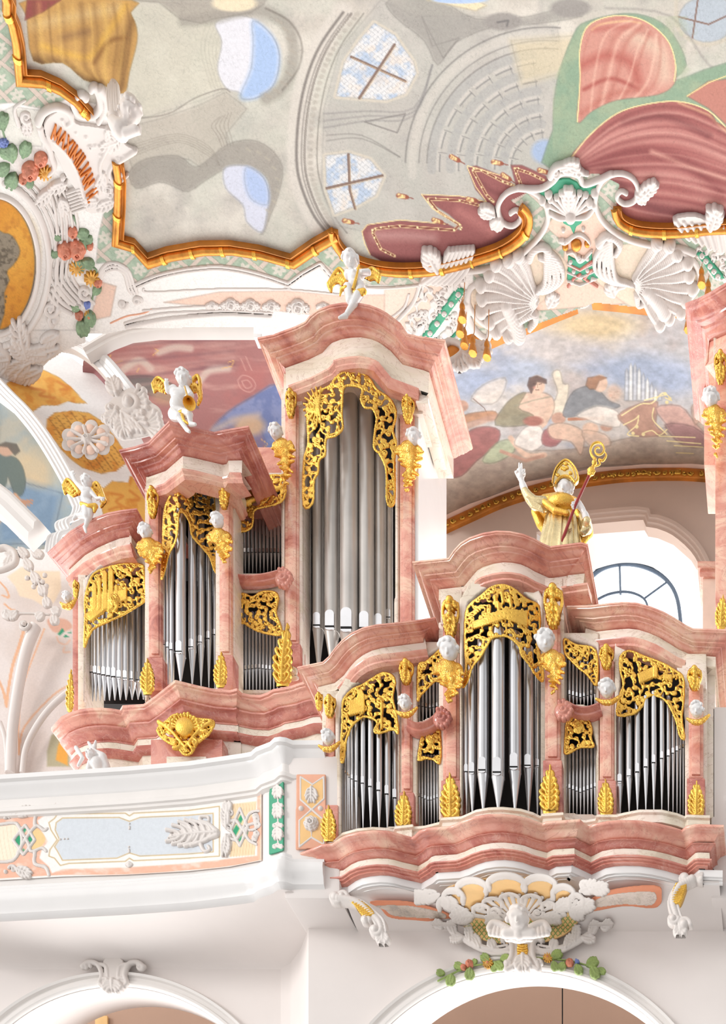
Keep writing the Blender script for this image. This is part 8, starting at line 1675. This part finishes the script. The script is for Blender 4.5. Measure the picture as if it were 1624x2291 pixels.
# bishop with crozier
Y0 = 15.35; q, S = px(Y0, e1, .1601)
t = thing('bishop_statue', 'gilded bishop statue with mitre, raised hand and red crozier on the smaller organ', 'statue', q(860, 1640))
def folds(name, rows, nf, amp, mat, dep):
    """draped skirt: rows of (xl, xr, y, d) with running folds, closed round the back"""
    n = 96; V = []; 
    for (xl, xr, y, d) in rows:
        cx = (xl+xr)/2; rx = (xr-xl)/2
        for i in range(n):
            a = 2*math.pi*i/n; k = 1+amp*math.sin(nf*a+.4*math.sin(3*a)+y*.002)+amp*.5*math.sin(nf*1.7*a+1); V.append(q(cx+rx*math.cos(a)*k, y, d+rx*dep*(-math.sin(a))*k*-1 if False else d+rx*dep*math.sin(a)*k))
    m = len(rows); fs = [(j*n+i, j*n+(i+1) % n, (j+1)*n+(i+1) % n, (j+1)*n+i) for j in range(m-1) for i in range(n)]+[tuple(range(n)), tuple(range((m-1)*n, m*n))]
    me = mesh(name, V, fs); fixn(me); return link(name, me, M[mat], t)
folds('pleated_alb', [(680, 1040, 1120, 0), (630, 1080, 1220, 0), (600, 1095, 1350, 0), (560, 1105, 1500, 0), (520, 1120, 1720, 0), (500, 1130, 2050, 0), (480, 1140, 2440, 0)], 19, .05, 'silvergold', .62)
blobs('chasuble', [(q(860, 1060, 30), S(190), (1.15, .8, .62)), (q(620, 1010, 10), q(860, 1010, 30), S(80), S(110)), (q(860, 1010, 30), q(1060, 1060, 10), S(110), S(80)), (q(600, 1020, 60), q(760, 1140, 150), S(50), S(46)), (q(760, 1140, 150), q(930, 1180, 160), S(46), S(40)), (q(1000, 1010, 60), q(1110, 1230, 40), S(60), S(70)),
   (q(880, 980, 10), q(880, 930, 20), S(90), S(80))], M['gold'], t, vox=S(13), sm=3)
blobs('cape', [(q(480, 1160, -120), q(560, 1330, -160), S(60), S(70)), (q(560, 1330, -160), q(620, 1440, -180), S(60), S(50)), (q(560, 1120, -100), q(720, 1240, -160), S(60), S(90)), (q(1190, 1300, -60), q(1220, 1440, -80), S(80), S(80)), (q(1220, 1440, -80), q(1140, 1580, -100), S(70), S(50)), (q(700, 1200, -160), q(1100, 1300, -160), S(110), S(110)), (q(700, 1500, -160), q(1060, 1520, -160), S(100), S(100)), (q(900, 1200, -160), q(900, 1600, -160), S(130), S(130))], M['gold'], t, vox=S(16), sm=3)
sl = [(q(620, 1050, 20), q(480, 1040, 40), S(92), S(84)), (q(480, 1040, 40), q(400, 960, 50), S(84), S(72)), (q(400, 960, 50), q(340, 870, 50), S(70), S(56))]+[(q(360+k*32, 960+k*17, 110), q(440+k*26, 1090+k*12, 90), S(13), S(15)) for k in range(7)]
blobs('sleeve', sl, M['silvergold'], t, vox=S(11), sm=2)
blobs('sleeve', [(q(1100, 1120, 10), q(1200, 1370, 60), S(80), S(88)), (q(1200, 1370, 60), q(1205, 1290, 130), S(84), S(62)), (q(1150, 1440, 70), q(1230, 1400, 70), S(50), S(50))]+[(q(1110+k*30, 1430-k*12, 150), q(1180+k*20, 1480-k*20, 110), S(12), S(14)) for k in range(5)], M['silvergold'], t, vox=S(11), sm=2)
blobs('cuff', [(q(335, 850, 50), q(305, 770, 50), S(54), S(48))], M['gloss'], t, vox=S(9), sm=1); blobs('cuff', [(q(1200, 1270, 130), q(1180, 1200, 140), S(56), S(50))], M['gloss'], t, vox=S(9), sm=1)
hd = [(q(305, 770, 50), q(280, 680, 50), S(38), S(40)), (q(280, 680, 50), q(272, 610, 50), S(48), S(56)), (q(262, 590, 55), q(258, 480, 55), S(17), S(13)), (q(290, 590, 55), q(292, 486, 55), S(17), S(13)), (q(318, 620, 60), q(330, 570, 90), S(17), S(15)), (q(330, 570, 90), q(305, 590, 120), S(15), S(12)), (q(330, 650, 60), q(338, 610, 95), S(15), S(13)), (q(338, 610, 95), q(310, 625, 120), S(13), S(11)), (q(235, 660, 60), q(205, 600, 70), S(18), S(15)), (q(205, 600, 70), q(232, 590, 100), S(15), S(12))]
blobs('raised_hand', hd, M['gloss'], t, vox=S(6), sm=2)
h2 = [(q(1185, 1210, 140), q(1140, 1120, 150), S(42), S(42)), (q(1140, 1120, 150), q(1090, 1050, 160), S(44), S(50)), (q(1080, 1010, 190), q(1000, 1030, 230), S(17), S(14)), (q(1000, 1030, 230), q(1010, 1060, 210), S(14), S(12)), (q(1070, 1040, 200), q(990, 1062, 235), S(17), S(14)), (q(990, 1062, 235), q(1010, 1090, 215), S(14), S(12)), (q(1060, 1070, 195), q(1000, 1095, 230), S(16), S(13)), (q(1060, 1095, 190), q(1015, 1118, 220), S(15), S(12)), (q(1080, 1000, 150), q(1040, 985, 190), S(18), S(15))]
blobs('holding_hand', h2, M['gloss'], t, vox=S(6), sm=2)
fw = Vector((-.12, -1, -.55)); hh, hq = figure_head(t, q(895, 835, 70), S(118), fw, 51, hair=False, extra=[(q(895, 900, 20), q(880, 980, 0), S(70), S(80))])
bd = [(hq(a, b, c_), S(r_)) for a, b, c_, r_ in ((-.5, -.6, .6, 34), (.5, -.6, .6, 34), (-.35, -.95, .75, 40), (.35, -.95, .75, 40), (0, -1.15, .85, 42), (-.15, -.75, .95, 28), (.15, -.75, .95, 28), (-.8, -.35, .3, 36), (.8, -.35, .3, 36), (-.95, .1, .1, 38), (.95, .1, .1, 38), (-.9, .45, .1, 36), (.9, .45, .1, 36), (-.2, -1.3, .8, 28), (.22, -1.32, .8, 28), (-.55, -.9, .5, 34), (.6, -.9, .5, 34), (0, .5, -.3, 100))]
blobs('hair_and_beard', bd, M['gloss'], hh, vox=S(9), sm=1)
# mitre: pointed front and back leaves
mt = e1([(725, 745), (740, 640), (780, 540), (850, 460), (915, 430), (985, 470), (1050, 560), (1078, 650), (1080, 700), (1030, 750), (960, 700), (890, 680), (820, 700), (770, 760)])
prism('mitre', sp2(mt, 2, True), Y0-.145, .05, M['silvergold'], t, bev=.006); prism('mitre_back', sp2(mt, 2, True), Y0+.08, .04, M['gold'], t)
R = Rel(1228, 1020, 1300, 1085, .9); q_ = mt; R.stroke(q_[:10], 1.8, 1.8, 1); R.stroke([((x-1260)*.8+1260, (y-1060)*.8+1060) for x, y in q_[1:9]], 1, 1, 1)
for (x, y) in e1([(860, 540), (890, 555), (925, 535), (800, 640), (975, 610), (905, 480)]): R.leaf(x-3, y, .3, 7, 5, 2, 1, 1)
R.stroke(e1([(770, 750), (830, 680), (900, 660), (980, 680), (1035, 750)]), 2.6, 2.6, 1); R.build('mitre_border', M['gold'], front(Y0-.145), t)
cz = thing('crozier', 'red crozier staff with a gold spiral head held by the bishop statue', 'staff', q(838, 1610, 215))
tube('staff', [q(838, 1610, 150), q(1045, 1060, 215), q(1235, 650, 215)], S(19), M['staff'], cz, 12)
blobs('knob', [(q(1265, 590, 215), S(50)), (q(1240, 640, 215), S(28)), (q(1290, 530, 215), S(26)), (q(1310, 470, 215), S(38))]+[(q(1265+44*math.cos(a), 590+44*math.sin(a), 230), S(17)) for a in [k*.9 for k in range(7)]], M['gold'], cz, vox=S(8), sm=1)
sp_ = []; 
for i in range(46):
    f_ = i/45; a = math.radians(110)+f_*2*math.pi*1.55; R0 = 128*(1-.80*f_); sp_.append(q(1365+R0*math.cos(a)*.95, 290+R0*1.05*math.sin(a), 215))
tube('crook', [q(1310, 470, 215), q(1320, 420, 215)]+sp_, [S(20)]*2+[S(18-9*i/45) for i in range(46)], M['gold'], cz, 10)
cl_ = spline([q(1320, 525, 215), q(1385, 490, 215), q(1375, 430, 215), q(1430, 440, 215), q(1475, 370, 215), q(1455, 320, 215)], 6)
tube('crook_leaf', cl_, [S(7+9*math.sin(3.14*i/len(cl_))) for i in range(len(cl_))], M['gold'], cz, 8)
settle()
